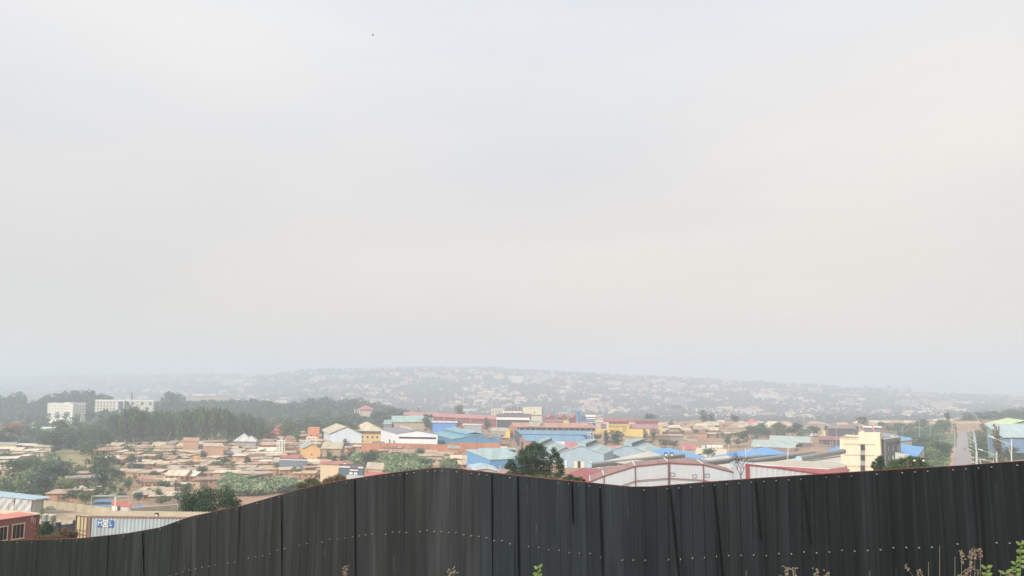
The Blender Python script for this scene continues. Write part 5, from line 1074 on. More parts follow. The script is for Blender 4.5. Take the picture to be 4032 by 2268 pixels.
# groups of trees:  zone phrase, count, px range, row range, crown width range in metres, height range, kinds, tones
KA = {'round': 'rounded', 'tall': 'tall narrow', 'open': 'loose-crowned', 'cone': 'pointed', 'bush': 'bushy low', 'flat': 'flat-topped'}
TA = {'dark': 'dark green', 'blue': 'blue-green', 'mid': 'green', 'fresh': 'light green', 'olive': 'olive', 'dry': 'brownish'}
def grove(zone, pts, wr, hr, kinds, tones, base='leafy green tree', name='tree', clear=.18, group=None, Y0=70, cat='tree'):
    for px, py in pts:
        g = gp(px, py, Y0)
        if g is None: continue
        w = RT.uniform(*wr); h = RT.uniform(*hr); kd, tn = RT.choice(kinds), RT.choice(tones); ad = KA[kd] + ' ' + TA[tn] + (' wide' if w > (wr[0] + wr[1]) / 2 else '') + ' tree'
        tree(g, w, h, kd, tn, None, zone, name, ad, group or base + 's, ' + zone, clear=clear, cat=cat)
def rnd(n, x0, x1, y0, y1, seed, md=0):
    R = random.Random(seed); out_ = []
    t = 0
    while len(out_) < n and t < n * 40:
        t += 1; p = (R.uniform(x0, x1), R.uniform(y0, y1))
        if all(((p[0]-q[0])**2 + (2.2*(p[1]-q[1]))**2) > md * md for q in out_): out_.append(p)
    return sorted(out_, key=lambda p: p[0])
# eucalyptus grove in three ranks
for i, (yb, dy) in enumerate(((1741, 0), (1737, 0), (1733, 0))):
    row = ['front', 'middle', 'back'][i]
    xs = [452 + (1040 - 452) * (k + (i * .33)) / (26 - i * 2) for k in range(26 - i * 2)]
    for x in xs:
        Y = 472 + i * 14 + RT.uniform(-4, 4); g = gY(x, Y); top = lut([(440,1640),(520,1612),(620,1628),(700,1622),(830,1604),(900,1622),(1000,1640),(1060,1662)], x) + RT.uniform(-6, 9)
        h = at(x, top, Y).z - g.z; tree(g, RT.uniform(5, 8.2), h, RT.choice(['tall', 'round', 'tall']), RT.choice(['mid', 'mid', 'mid', 'olive', 'dark']), None, 'along the %s rank of the grove' % row, 'eucalyptus_tree', 'tall eucalyptus', 'eucalyptus trees of the dense grove', clear=.12)
# listed trees of the left valley: px, top row, width px, base row
LV = [(60,1815,110,1880,'round','dark'),(150,1850,120,1905,'round','fresh'),(120,1800,110,1860,'round','mid'),(215,1700,80,1790,'tall','dark'),(238,1660,100,1770,'open','mid'),(250,1830,120,1900,'open','dark'),(205,1812,130,1915,'round','blue'),(175,1860,130,1950,'round','blue'),(245,1880,90,1958,'round','fresh'),(100,1892,60,1940,'cone','dark'),(75,1880,50,1925,'bush','fresh'),(385,1775,105,1900,'tall','mid'),(405,1850,110,1955,'open','blue'),(360,1890,80,1960,'bush','mid'),(425,1810,70,1880,'open','mid'),(345,1720,70,1785,'round','mid'),(330,1745,60,1800,'tall','mid'),(520,1800,45,1850,'round','dark'),(535,1820,50,1865,'bush','dark'),(305,1930,60,1975,'round','dark'),(335,1935,70,1985,'round','mid'),(480,1935,36,1965,'bush','dark'),(545,1935,34,1985,'round','blue'),(610,1925,60,1985,'open','fresh'),(640,1950,60,1990,'round','mid'),(610,1860,50,1905,'round','dark'),(645,1890,70,1945,'round','mid'),(690,1880,28,1975,'cone','dark'),(700,1900,60,1985,'open','fresh'),(730,1910,50,1990,'round','mid'),(795,1832,55,1880,'round','dark'),(790,1875,50,1900,'open','mid'),(1003,1870,45,1905,'round','blue'),(745,1905,40,1950,'open','mid'),(880,1890,60,1915,'open','mid'),(270,1930,60,1975,'open','mid'),(20,1780,60,1815,'round','fresh'),(590,1905,40,1940,'cone','mid'),(455,1845,44,1895,'round','mid'),(440,1790,50,1830,'tall','blue'),(20,1895,60,1945,'bush','mid'),(140,1925,80,1962,'round','dark'),(320,1830,50,1865,'bush','fresh'),(495,1880,50,1920,'bush','mid'),(478,1815,30,1840,'bush','mid')]
for px, yt, w, yb, k, tn in LV:
    g = gp(px, yb)
    if g is None: continue
    Y = g.y; h = at(px, yt, Y).z - g.z; tree(g, w * Y / F, h, k, tn, None, 'in the valley below the apartment block', 'tree', {'round': 'rounded', 'tall': 'tall narrow', 'open': 'loose-crowned', 'cone': 'pointed', 'bush': 'bushy low'}[k] + {'dark': ' dark green', 'blue': ' blue-green', 'mid': ' green', 'fresh': ' light green'}[tn] + ' tree', 'trees of the left valley', clear=.08)
grove('in the belt between apartment block and pale roofs', rnd(38, -20, 600, 1700, 1772, 3, 22), (7, 12), (6, 11), ['round','round','open','bush'], ['dark','mid','blue'], 'dusky green tree', clear=.05)
FOOT = [(gp(px, py), RT.uniform(9, 14), RT.uniform(8, 14)) for px, py in rnd(20, 0, 480, 1672, 1694, 4, 20)]
grove('right of the grove by the red hip roof', rnd(30, 1045, 1400, 1690, 1742, 5, 26), (8, 14), (6, 11), ['round','flat','open','flat'], ['dark','mid','olive'], 'broad tree', clear=.1)
grove('between grove and maroon factory', rnd(26, 1100, 1585, 1660, 1688, 6, 18), (10, 17), (9, 17), ['round','tall','round'], ['dark','mid','blue'], 'dark tree', clear=.06)
for px, yt, w, yb, k, tn, lab in [(1616,1640,52,1692,'round','mid','round tree before the green-roofed hall, smaller of the pair'),(1682,1636,64,1702,'open','dark','large tree before the right end of the green-roofed hall'),(1798,1652,50,1690,'round','mid','rounded tree at the right end of the bright blue building'),(1850,1672,60,1700,'bush','mid','low dark growth behind the teal stepped roof'),(1918,1645,36,1700,'tall','dark','pointed dense tree in front of the maroon factory at right'),(1648,1594,26,1632,'cone','mid','small conifer rising behind the left end of the maroon factory roof'),(1808,1594,42,1630,'round','dark','round treetop behind the middle of the maroon factory roof'),(1345,1690,60,1740,'open','mid','leafy tree in front of the gabled depot'),(1380,1700,70,1740,'open','mid','loose tree right of the gabled depot centre'),(1302,1690,34,1745,'tall','mid','slim tree at the left end of the gabled depot'),(1445,1785,66,1850,'round','dark','dark round mango-like tree among banana plants'),(1470,1775,60,1828,'round','dark','second dark round tree right behind the first among banana plants'),(1650,1762,44,1805,'round','mid','rounded tree in front of the brick yard wall'),(1738,1775,34,1798,'bush','dark','low dark bush beside the small brick gate house'),(1675,1805,60,1850,'round','dark','dark round bush at the right end of the banana patch'),(1775,1808,70,1865,'open','fresh','fresh green tree left of the big blue shed'),(2430,1695,70,1768,'round','dark','large dense dark tree below the yellow hardware sign'),(2385,1694,30,1758,'tall','dark','slender dark tree left of the dense tree below the hardware sign'),(2350,1712,40,1762,'open','mid','pale scrubby tree beside the dark blue silos'),(2541,1690,26,1738,'tall','dark','slim dark tree in front of the yellow wall, left one'),(2575,1690,24,1740,'tall','mid','slim tree in front of the plum store, right of the slim dark one'),(2545,1730,56,1760,'bush','dark','broad dark bush on the red earth bank'),(2620,1730,50,1765,'round','dark','rounded tree left of the blue roof ridge'),(2652,1735,40,1765,'round','dark','rounded tree just right of its twin above the blue roof'),(2790,1765,90,1815,'flat','mid','feathery wide tree between the two bright blue roofs'),(2866,1710,44,1760,'tall','mid','narrow pointed tree left of the double-armed street lamp'),(2905,1705,70,1762,'open','mid','loose tree right of the narrow pointed tree'),(2948,1700,70,1760,'open','dark','spreading tree left of the sage-roofed workshops'),(2668,1597,66,1668,'open','dark','tall ragged eucalyptus standing alone above the right settlement'),(2962,1636,32,1666,'cone','dark','spiky dark tree in front of the faded red hip roof'),(3398,1640,46,1690,'round','dark','dark domed tree behind the cream office tower'),(2560,1628,60,1662,'round','dark','dark treetop behind the maroon hardware store'),(1705,1660,44,1702,'round','mid','lower leafy tree right beside the large hall tree')]:
    g = gp(px, yb)
    if g is None: continue
    Y = g.y
    if lab.startswith(('small conifer', 'round treetop')): Y = 720; g = gY(px, Y)
    if lab.startswith('dark treetop'): Y = 690; g = gY(px, Y)
    h = at(px, yt, Y).z - g.z; tree(g, w * Y / F, h, k, tn, lab, clear=.08)
grove('behind the right settlement', rnd(17, 2610, 3060, 1666, 1678, 7, 20), (7, 12), (9, 15), ['round','tall','cone'], ['dark','mid'], 'dark green tree')
grove('around the dark hip roof above the sage workshops', rnd(18, 2960, 3240, 1704, 1728, 8, 14), (7, 12), (5, 9), ['round','bush','flat'], ['mid','fresh','dark'], 'bright green tree', clear=.04)
grove('on the bank left of the climbing road', rnd(42, 3560, 3716, 1712, 1832, 9, 20), (6, 11), (5, 9), ['flat','round','round','bush'], ['mid','dark','mid','olive','fresh'], 'green roadside tree', clear=.05)
grove('on the slope above the blue roofs at right', rnd(14, 3470, 3720, 1688, 1712, 10, 14), (8, 13), (6, 9), ['flat','round'], ['mid','dark'], 'rounded tree', clear=.05)
grove('right of the climbing road under the lamps', rnd(30, 3852, 3990, 1708, 1820, 11, 19), (6, 10), (4, 8), ['flat','bush','round'], ['mid','dark','olive'], 'green tree', clear=.05)
tree_px(38, 1668, 78, 560, 'round', 'red', 'tree covered in dull red blossom at the left edge', clear=.1)
tree_px(3932, 1680, 44, 300, 'tall', 'dry', 'tall dark cypress-like tree in front of the blue-walled factory', clear=.05)
tree_px(3735, 1622, 34, 640, 'flat', 'blue', 'dark umbrella-shaped tree alone above the boundary wall', clear=.4)
tree_px(3762, 1662, 16, 620, 'tall', 'mid', 'slim tree at the top end of the climbing road', clear=.1)
RIDGE = [(gY(px, 740), RT.uniform(9, 15), RT.uniform(7, 12)) for px in [3798, 3808, 3830, 3860] + [3868 + 12 * k for k in range(16)]]
# wooded hill behind the apartment block and dark wood behind the grove: far woods that read as one mass
def wood(name, label, items, seed):
    R = random.Random(seed); m = MB()
    for g, w, h in items:
        v = R.uniform(.75, 1.3); k = (.058 * v, .100 * v, .078 * v); L = [(R.uniform(-.3,.3), R.uniform(-.3,.3), R.uniform(.12,.92), R.uniform(.13,.24)) for _ in range(9)]
        for lx, ly, lz, lr in L:
            lx *= 1.1 - lz * .6; ly *= 1.1 - lz * .6
            for _ in range(34):
                d = Vector((R.gauss(0,1), R.gauss(0,1), R.gauss(0,1))).normalized(); c = g + Vector(((lx + d.x * lr) * w, (ly + d.y * lr) * w, (lz + d.z * lr * .55) * h)); q = w * .055 * R.uniform(.6, 1.3)
                a = Vector((R.gauss(0,1), R.gauss(0,1), R.gauss(0,1))).normalized() * q; b_ = a.orthogonal().normalized() * q * .8; vv = R.uniform(.7, 1.35); m.face([c - a, c - b_, c + a, c + b_], tuple(x * vv for x in k))
        m.cur = (.12,.10,.08); m.tube(g - UP, g + UP * h * .6, w * .03, w * .015, 4)
    return tag(link(name, m.data(name, matattr(.8, .1, .05, 'leaf mass'), attr=True)), label, 'wood', kind='stuff')
wood('woodland', 'hazy trees around the foot of the white apartment block', FOOT, 6)
wood('woodland', 'row of dark trees along the ridge at the far right', RIDGE, 7)
def ranks(xs, Y0, n, step, tops, wr, dy=10):
    out_ = []
    for j in range(n):
        for x in xs:
            Y = Y0 + j * step + RT.uniform(-12, 12); x2 = x + RT.uniform(-5, 5) + j * 6; g = gY(x2, Y)
            h = at(x2, lut(tops, min(tops[-1][0], x2)) + RT.uniform(0, 12) + (dy if j == 0 else 0), Y).z - g.z; out_.append((g, RT.uniform(*wr), max(6, h)))
    return out_
wood('woodland', 'hazy wooded hill behind the white apartment block', ranks([-20 + k * 12.5 for k in range(37)], 940, 3, 45, [(-20,1550),(30,1552),(60,1542),(85,1546),(95,1590),(130,1572),(170,1548),(270,1528),(310,1534),(360,1536),(400,1552),(440,1558),(450,1600)], (14, 21)), 1)
wood('woodland', 'long dark wood in haze behind the eucalyptus grove', ranks([480 + k * 14 for k in range(80)], 930, 3, 50, [(480,1600),(600,1586),(640,1572),(660,1540),(690,1545),(720,1572),(900,1570),(1060,1566),(1100,1580),(1200,1575),(1214,1556),(1230,1570),(1290,1556),(1310,1574),(1360,1566),(1410,1560),(1440,1580),(1465,1576),(1520,1592),(1590,1606)], (15, 24)), 2)

wood('woodland', 'green wood between the grove and the long maroon factory', ranks([1060 + k * 13 for k in range(40)], 640, 3, 35, [(1060,1668),(1100,1650),(1180,1640),(1250,1648),(1330,1630),(1395,1622),(1420,1634),(1480,1636),(1500,1612),(1540,1612),(1580,1622),(1600,1640)], (11, 17), 12), 4)

# ---------------------------------------------------------------- small houses of the settlements: a few built in full, the rest copied
WALLM, SHEETM = matobj('wall'), matobj('sheet')
def proto_house(L_, D_, hf, hb, seed, gable=False):
    """parts as mesh data, origin on the ground in the middle of the front wall, front towards -Y"""
    R = random.Random(seed); P = {}
    x, y = L_ / 2, D_; m = MB()
    tops = [hf, hf, hb, hb]; q = [Vector((-x,0,0)), Vector((x,0,0)), Vector((x,y,0)), Vector((-x,y,0))]
    if gable: tops = [hf] * 4
    for i in range(4):
        j = (i + 1) % 4; m.face([q[i] - UP * 2, q[j] - UP * 2, q[j] + UP * tops[j], q[i] + UP * tops[i]])
    if gable:
        for sx in (-x, x): m.face([(sx, 0, hf), (sx, y, hf), (sx, y / 2, hf + hb)])
    P['wall'] = m.data('wall', WALLM)
    m = MB(); o = .45
    if gable:
        k = hb * o / (y / 2)
        m.slab([(-x-o,-o,hf-k+.12), (x+o,-o,hf-k+.12), (x+o,y/2,hf+hb+.12), (-x-o,y/2,hf+hb+.12)], .1); m.slab([(-x-o,y/2,hf+hb+.12), (x+o,y/2,hf+hb+.12), (x+o,y+o,hf-k+.12), (-x-o,y+o,hf-k+.12)], .1)
    else:
        s_ = (hb - hf) / y; m.slab([(-x-o,-o*1.4,hf-s_*o*1.4+.14), (x+o,-o*1.4,hf-s_*o*1.4+.14), (x+o,y+o,hb+s_*o+.14), (-x-o,y+o,hb+s_*o+.14)], .12)
        for _ in range(R.choice([0, 2, 3])):     # stones and boards holding the sheets down
            cx, cy = R.uniform(-x, x), R.uniform(.5, y - .5); m.box((cx, cy, hf + s_ * cy + .24), (R.uniform(.3,.9), .25, .2))
    P['roof'] = m.data('roof', SHEETM)
    xs = R.sample([-.38,-.15,.1,.34], 3); dw = MB().box((xs[0] * L_, 0, .95), (.9, .1, 1.9)); P['door'] = dw.data('door', mat(R.choice([(.10,.07,.055),(.12,.16,.22),(.25,.12,.08)]), .8))
    for i in (1, 2):
        if hf > 2.0: P['window' + str(i)] = MB().box((xs[i] * L_, 0, 1.45), (.85, .1, .75)).data('window', mat((.035,.032,.035), .6))
    return P
PH = [proto_house(9, 5, 2.5, 2.95, 1), proto_house(7, 5, 2.6, 3.0, 2), proto_house(11, 6, 2.6, 3.1, 3), proto_house(6, 4.5, 2.4, 2.7, 4), proto_house(8.5, 6, 2.5, 1.5, 5, True), proto_house(13, 5.5, 2.6, 3.05, 6), proto_house(7.5, 5.5, 3.0, 2.3, 7), proto_house(9.5, 7, 2.5, 1.9, 8, True), proto_house(5, 4, 2.3, 2.65, 9), proto_house(10, 7, 2.8, 2.0, 10)]
ROOFC = [('tan', (0.536,0.410,0.285)), ('pale', (0.661,0.547,0.399)), ('sand', (0.593,0.467,0.319)), ('brown', (0.342,0.228,0.160)), ('rusty', (0.456,0.262,0.182)), ('grey', (0.433,0.399,0.353)), ('white', (0.752,0.661,0.524)), ('tan', (0.570,0.445,0.319)), ('tan', (0.502,0.376,0.262)), ('pinkish', (0.490,0.331,0.251)), ('ochre', (0.570,0.410,0.239)), ('dark brown', (0.251,0.160,0.114))]
WALLC = [('mud-brick', (.42,.255,.16)), ('reddish', (.47,.26,.17)), ('brown', (.30,.19,.13)), ('orange-earth', (.54,.30,.16)), ('plastered', (.54,.45,.34)), ('grey-brown', (.34,.28,.23)), ('buff', (.50,.36,.24))]
RH = random.Random(11)
def house(g, i, rz, zone, sc=.80, wallc=None, roofc=None, bare=False):
    r = bpy.data.objects.new('house', None); COL.objects.link(r); r.location = g; r.rotation_euler = (0, 0, rz); s_ = sc
    sx = RH.uniform(.85, 1.15); r.scale = (s_ * sx, s_, s_)
    size = {3: 'tiny', 8: 'tiny', 1: 'small', 0: 'low', 4: 'gabled', 7: 'gabled', 2: 'long', 5: 'long', 6: 'boxy', 9: 'large'}[i]
    for _t in range(40):
        rn, rc = roofc or RH.choice(ROOFC); wn_, wc = wallc or RH.choice(WALLC)
        if roofc and _t > 8: rn, rc = RH.choice(ROOFC)
        if ('%s %s-roofed %s house' % (size, rn, wn_), zone) not in RANK: break
    v = RH.uniform(.94, 1.06)
    for k, me in PH[i].items():
        if bare and k[:4] in ('door', 'wind'): continue
        o = bpy.data.objects.new(k.rstrip('12'), me); COL.objects.link(o); o.parent = r
        if k == 'wall': o.color = (*[min(1, c * v) for c in wc], 1)
        if k == 'roof': o.color = (*[min(1, c * v) for c in rc], 1)
    tag(r, None, 'house', 'houses ' + zone); ranked(r, '%s %s-roofed %s house' % (size, rn, wn_), zone); return r
def inpoly(p, poly):
    c = False; n = len(poly)
    for i in range(n):
        (x1, y1), (x2, y2) = poly[i], poly[i-1]
        if (y1 > p[1]) != (y2 > p[1]) and p[0] < (x2 - x1) * (p[1] - y1) / (y2 - y1) + x1: c = not c
    return c
LMASK = [[(366,1760),(440,1750),(470,1742),(1400,1742),(1440,1775),(1345,1790),(1350,1830),(1440,1880),(1300,1888),(1180,1895),(900,1895),(800,1895),(740,1918),(690,1910),(640,1880),(560,1875),(520,1850),(500,1800),(430,1790)]]
HOLES = [(915,1025,1738),(1180,1265,1762),(1262,1350,1764),(716,790,1736),(810,875,1752),(1095,1215,1810)]
rows = []; y = 1752.0; 
while y < 1900: rows.append(y); y += 9.4 + (y - 1750) * .030
for k, py in enumerate(rows):
    x = 372 + RH.uniform(0, 30); zone = 'in the %s row below the eucalyptus grove' % ordn(k + 1)
    while x < 1440:
        i = RH.choice([0,0,1,2,3,4,5,6,7,8,9,0,2]); g = gp(x, py + RH.uniform(-2.5, 2.5)); L_ = [9,7,11,6,8.5,13,7.5,9.5,5,10][i]
        if g is None: break
        w = .82 * L_ * F / g.y
        if inpoly((x, py), LMASK[0]) and inpoly((x + w * .3, py), LMASK[0]):
            near = any(a < x < b and abs(py - (yy + 14)) < 9 for a, b, yy in HOLES)
            if not near and RH.random() < .93: house(g, i, RH.gauss(-.05, .22) + (RH.choice([.6, -.6, 1.57]) if RH.random() < .14 else 0), zone)
        x += w * RH.uniform(.8, 1.08)
# scattered: left edge rows, below the main slope, centre and behind the sheds
SCAT = [
 ('at the left edge below the yellow house', [(10,1786,2),(60,1790,4),(110,1792,0),(150,1798,3),(30,1806,5),(95,1812,8),(20,1826,2),(165,1776,5),(120,1772,2),(85,1768,0),(10,1842,1),(0,1858,3),(8,1872,0)], (('pale', (.66,.58,.46)), ('white', (.72,.67,.58)), ('tan', (.55,.45,.33)))),
 ('on the open slope between the left valley trees', [(490,1880,5),(540,1884,2),(590,1882,0),(330,1888,1),(325,1908,2),(600,1912,4),(645,1918,0),(560,1868,3),(585,1925,1),(690,1895,7),(655,1868,0),(700,1878,2),(760,1870,1),(635,1850,2),(745,1893,4),(680,1935,0),(420,1822,2),(450,1828,1),(760,1922,6),(820,1912,2),(640,1962,5),(590,1958,1),(655,1985,2),(560,1972,3),(420,1792,5),(400,1786,0),(600,1975,3),(325,1955,1),(250,1975,2),(310,1965,3)], None),
 ('between the brick yard wall and the banana plants', [(1500,1778,0),(1540,1784,2),(1590,1782,1),(1630,1790,5),(1690,1782,2),(1560,1798,3),(1610,1802,4),(1680,1802,2),(1730,1812,5),(1760,1806,1),(1815,1806,3),(1780,1830,2),(1720,1832,0),(1820,1832,7),(1840,1850,4),(1460,1770,2),(1510,1792,8),(1700,1818,5),(1645,1778,8),(1480,1764,0),(1420,1764,2)], None),
 ('among the trees beside the red hip roof', [(1150,1702,3),(1190,1716,5),(1060,1716,2),(1110,1726,0),(1180,1732,2),(1260,1732,1),(1300,1742,3),(1330,1744,8),(1140,1742,4),(1040,1732,1)], None),
 ('behind the blue gabled warehouse', [(1975,1720,2),(2000,1712,1),(1990,1740,3),(1960,1704,5),(1740,1690,1),(1700,1694,3)], None)]
for zone, L, rc in SCAT:
    for px, py, i in L:
        g = gp(px, py)
        if g is not None: house(g, i, RH.gauss(0, .2), zone, .86, roofc=RH.choice(rc) if rc else None)
def far_house(m, g, w, d, h, rz, rc, wc, floors=1):
    R_ = Matrix.Rotation(rz, 3, 'Z'); q = [g + R_ @ Vector(v) for v in ((-w/2,0,-3),(w/2,0,-3),(w/2,d,-3),(-w/2,d,-3))]; m.cur = wc
    m.hexa(q, [v + UP * (h + 3) for v in q]); m.cur = rc; o = .6; k = 1.2 + w * .07
    e = [g + R_ @ Vector(v) for v in ((-w/2-o,-o,h-.1),(w/2+o,-o,h-.1),(w/2+o,d+o,h-.1),(-w/2-o,d+o,h-.1))]; a, b_ = (e[0] + e[3]) / 2 + R_ @ Vector((w * .22, 0, k)), (e[1] + e[2]) / 2 + R_ @ Vector((-w * .22, 0, k))
    m.face([e[0], e[1], b_, a]); m.face([e[2], e[3], a, b_]); m.face([e[3], e[0], a]); m.face([e[1], e[2], b_])
    if w > 9:
        m.cur = (.16,.15,.15)
        for t in (-.28, .05, .32): m.box(g + R_ @ Vector((w * t, -.05, h * .55)), (1.6, .3, 1.5), rz)
rear = MB()
k = 0
for py, x0, x1 in ((1674,2640,2940),(1681,2610,3110),(1689,2612,3120),(1697,2615,3110),(1706,2612,3060),(1715,2590,2960),(1724,2560,2900),(1735,2590,2760)):
    x = x0; k += 1; zone = 'in the %s row of the right settlement' % ordn(k)
    while x < x1:
        i = RH.choice([0,1,2,4,5,6,7,9,2,5]); g = gp(x, py + RH.uniform(-2, 2)); L_ = [9,7,11,6,8.5,13,7.5,9.5,5,10][i]
        if g is None: break
        w = L_ * F / g.y
        if k <= 4: far_house(rear, g, L_ * .9, 5, 2.6, RH.gauss(0, .2), RH.choice([(.36,.26,.19), (.46,.26,.19), (.52,.43,.31), (.60,.52,.40), (.30,.21,.16)]), RH.choice(WALLC)[1])
        elif RH.random() < .9: house(g, i, RH.gauss(0, .14), zone, 1.0, roofc=RH.choice([('brown', (.36,.26,.19)), ('rusty', (.46,.26,.19)), ('tan', (.52,.43,.31)), ('pale', (.60,.52,.40)), ('brown', (.30,.21,.16))]), bare=True)
        x += w * RH.uniform(.8, 1.15)
for zone, L in (('on the ridge behind the boundary wall at far right', [(3545,1668),(3580,1667),(3620,1666),(3670,1664),(3700,1664),(3730,1662),(3790,1662),(3830,1660),(3880,1660),(3500,1672),(3450,1675),(3520,1678),(3480,1682)]), ('on the ridge around the dark open sheds', [(3240,1676),(3210,1682),(3400,1680),(3430,1684),(3250,1692),(3390,1694),(3445,1690),(3060,1684),(3090,1682)])):
    for px, py in L: 
        g = gY(px, 752) if 'wall' in zone else gp(px, py)
        far_house(rear, g, RH.uniform(8, 14), 6, 3, RH.gauss(0, .15), RH.choice([(.46,.30,.22), (.60,.52,.40), (.40,.3,.22)]), RH.choice(WALLC)[1])
tag(link('distant_houses', rear.data('distant_houses', matattr(.85, .12, .3, 'small houses'), attr=True)), 'rear rows of tiny brown and tan houses on the crest of the right settlement', 'houses', kind='stuff')

for px, py in rnd(46, 400, 1420, 1752, 1890, 77, 30):
    if inpoly((px, py), LMASK[0]):
        g = gp(px, py + 3); kd, tn = RT.choice(['round', 'bush', 'open', 'tall']), RT.choice(['dark', 'mid', 'fresh', 'olive']); w = RT.uniform(2.5, 5.5)
        tree(g, w, w * RT.uniform(.8, 1.3), kd, tn, None, 'between the houses below the grove', 'shrub', KA[kd] + ' ' + TA[tn] + ' shrub', 'trees between the settlement houses', clear=.08, cat='shrub')  # small trees standing among the houses
for px, py in rnd(20, 2590, 3100, 1680, 1740, 78, 24):
    g = gp(px, py + 2); kd, tn = RT.choice(['round', 'bush', 'tall']), RT.choice(['dark', 'mid', 'olive']); w = RT.uniform(3, 6)
    tree(g, w, w * RT.uniform(.8, 1.3), kd, tn, None, 'between the right settlement houses', 'shrub', KA[kd] + ' ' + TA[tn] + ' shrub', 'small trees between the right settlement houses', clear=.08, cat='shrub')  # more small trees, in the right settlement

# ---------------------------------------------------------------- street lamps, masts, wires
GALV = mat((.62,.66,.66), .45, .06, metal=.1)
def lamp(px, ytop, Y, tip, label=None, zone=None, two=False, ybase=None):
    g = gY(px, Y); p = at(px, ytop, Y); s_ = Y / F
    r = thing('street_lamp', label or '', 'street lamp', g, 'street lamps'); th = max(.09, .9 * s_ * .5)
    part(MB().tube(g, p, th * 1.15, th * .75, 7), 'pole', GALV, r)
    for j, (tx, ty) in enumerate([tip] + ([two] if two else [])):
        a = at(px, ytop + (p - g).z / s_ * .10, Y); q = at(tx, ty, Y); m = MB(); m.tube(a, q, th * .55, th * .45, 5)
        b_ = at(px, ytop + (p - g).z / s_ * .30, Y); mid = a.lerp(q, .38)
        if Y < 260:
            c = a.lerp(b_, .5).lerp(mid, .42); m.tube(b_, c, th * .4, n=5).tube(c, mid, th * .4, n=5)
        part(m, 'arm', GALV, r); d = (q - a).normalized(); part(MB().tube(q, q + d * .75, .13, .08, 6), 'lamp_head', mat((.70,.71,.66), .4, .05), r)
    if not label: ranked(r, 'slender pale street lamp', zone)
    return r
lamp(3983, 1728, 105, (3914,1725), 'tallest pale street lamp at the right edge with a long arm to the left')
lamp(3925, 1779, 140, (3869,1774), 'second tallest street lamp, left of the one at the right edge')
lamp(3912, 1810, 170, (3878,1811), 'low street lamp whose head just clears the fence, beside the second tallest')
lamp(3861, 1804, 205, (3833,1802), 'short-looking street lamp left of the low one, near the fence top')
lamp(3864, 1824, 180, (3836,1821), 'lowest street lamp, only its head showing over the fence')
for i, (x, y, tx) in enumerate([(3848,1778,3827),(3846,1762,3827),(3845,1747,3823),(3843,1733,3822),(3842,1722,3829),(3840,1712,3819),(3838,1704,3818),(3836,1697,3817),(3834,1689,3817),(3832,1682,3811)]):
    lamp(x, y, 235 + i * 27, (tx, y - 3), None, 'in the receding line on the right side of the climbing road')
for x, y, Y, t, lab in [(3759,1676,470,(3750,1675),'street lamp on the left side of the climbing road'),(3621,1651,520,(3612,1650),'street lamp above the duller blue roof'),(3553,1676,470,(3568,1672),'street lamp with a grey sign panel left of the bank trees'),(3664,1660,600,(3658,1659),'distant street lamp in front of the ridge boundary wall'),(3849,1646,600,(3846,1645),'street lamp on the ridge at the top of the road, right side'),(3102,1752,185,(3133,1750),'street lamp with curved arm in front of the sage workshops'),(2935,1763,190,(2982,1757),'street lamp with a long arm over the blue roof'),(2869,1748,330,(2855,1745),'double-armed lamp between the two blue roofs'),(2947,1729,360,(2938,1726),'street lamp beside the spreading tree left of the workshops'),(3197,1694,420,(3188,1692),'street lamp in front of the dark gabled house'),(3384,1659,480,(3396,1657),'street lamp behind the cream building roof'),(3293,1679,470,(3302,1676),'street lamp in front of the dark open sheds'),(3440,1664,520,(3444,1662),'thin lamp pole right of the stair tower')]:
    lamp(x, y, Y, t, lab, two=(2888,1746) if x == 2869 else False)
def mast(px, ytop, Y, w, label, bands=True, base=None, name='radio_mast'):
    g = gY(px, Y); p = at(px, ytop, Y); h = (p - g).z; r = thing(name, label, 'mast', g); n = 12
    red, wh = mat((.45,.13,.11), .6), mat((.68,.66,.63), .6)
    for i in range(n):
        z0, z1 = h * i / n, h * (i + 1) / n; w0, w1 = w * (1 - .8 * i / n), w * (1 - .8 * (i + 1) / n); m = MB(); k = .04 + w * .012
        c0 = [g + Vector((a * w0 / 2, b_ * w0 / 2, z0)) for a, b_ in ((-1,-1),(1,-1),(1,1),(-1,1))]; c1 = [g + Vector((a * w1 / 2, b_ * w1 / 2, z1)) for a, b_ in ((-1,-1),(1,-1),(1,1),(-1,1))]
        for j in range(4): m.tube(c0[j], c1[j], k, n=4); m.tube(c0[j], c1[(j+1) % 4], k * .6, n=4); m.tube(c1[j], c1[(j+1) % 4], k * .6, n=4)
        part(m, 'mast_section', (red if i % 2 else wh) if bands else mat((.33,.33,.35), .6), r)
    for i in range(4): 
        z = h * (.80 + .05 * i); part(MB().box(g + Vector((.7 * (-1) ** i, -.5, z)), (.45, .25, 1.6)), 'antenna', mat((.72,.72,.70), .5), r)
    return r
mast(2866, 1553, 700, 4.0, 'tall red and white lattice telecom mast above the right settlement')
mast(2240, 1600, 640, 2.6, 'grey lattice mast rising beside the maroon gabled sheds', False)
mast(3165, 1595, 760, 2.4, 'thin dark lattice mast above the dark hip roof', False)
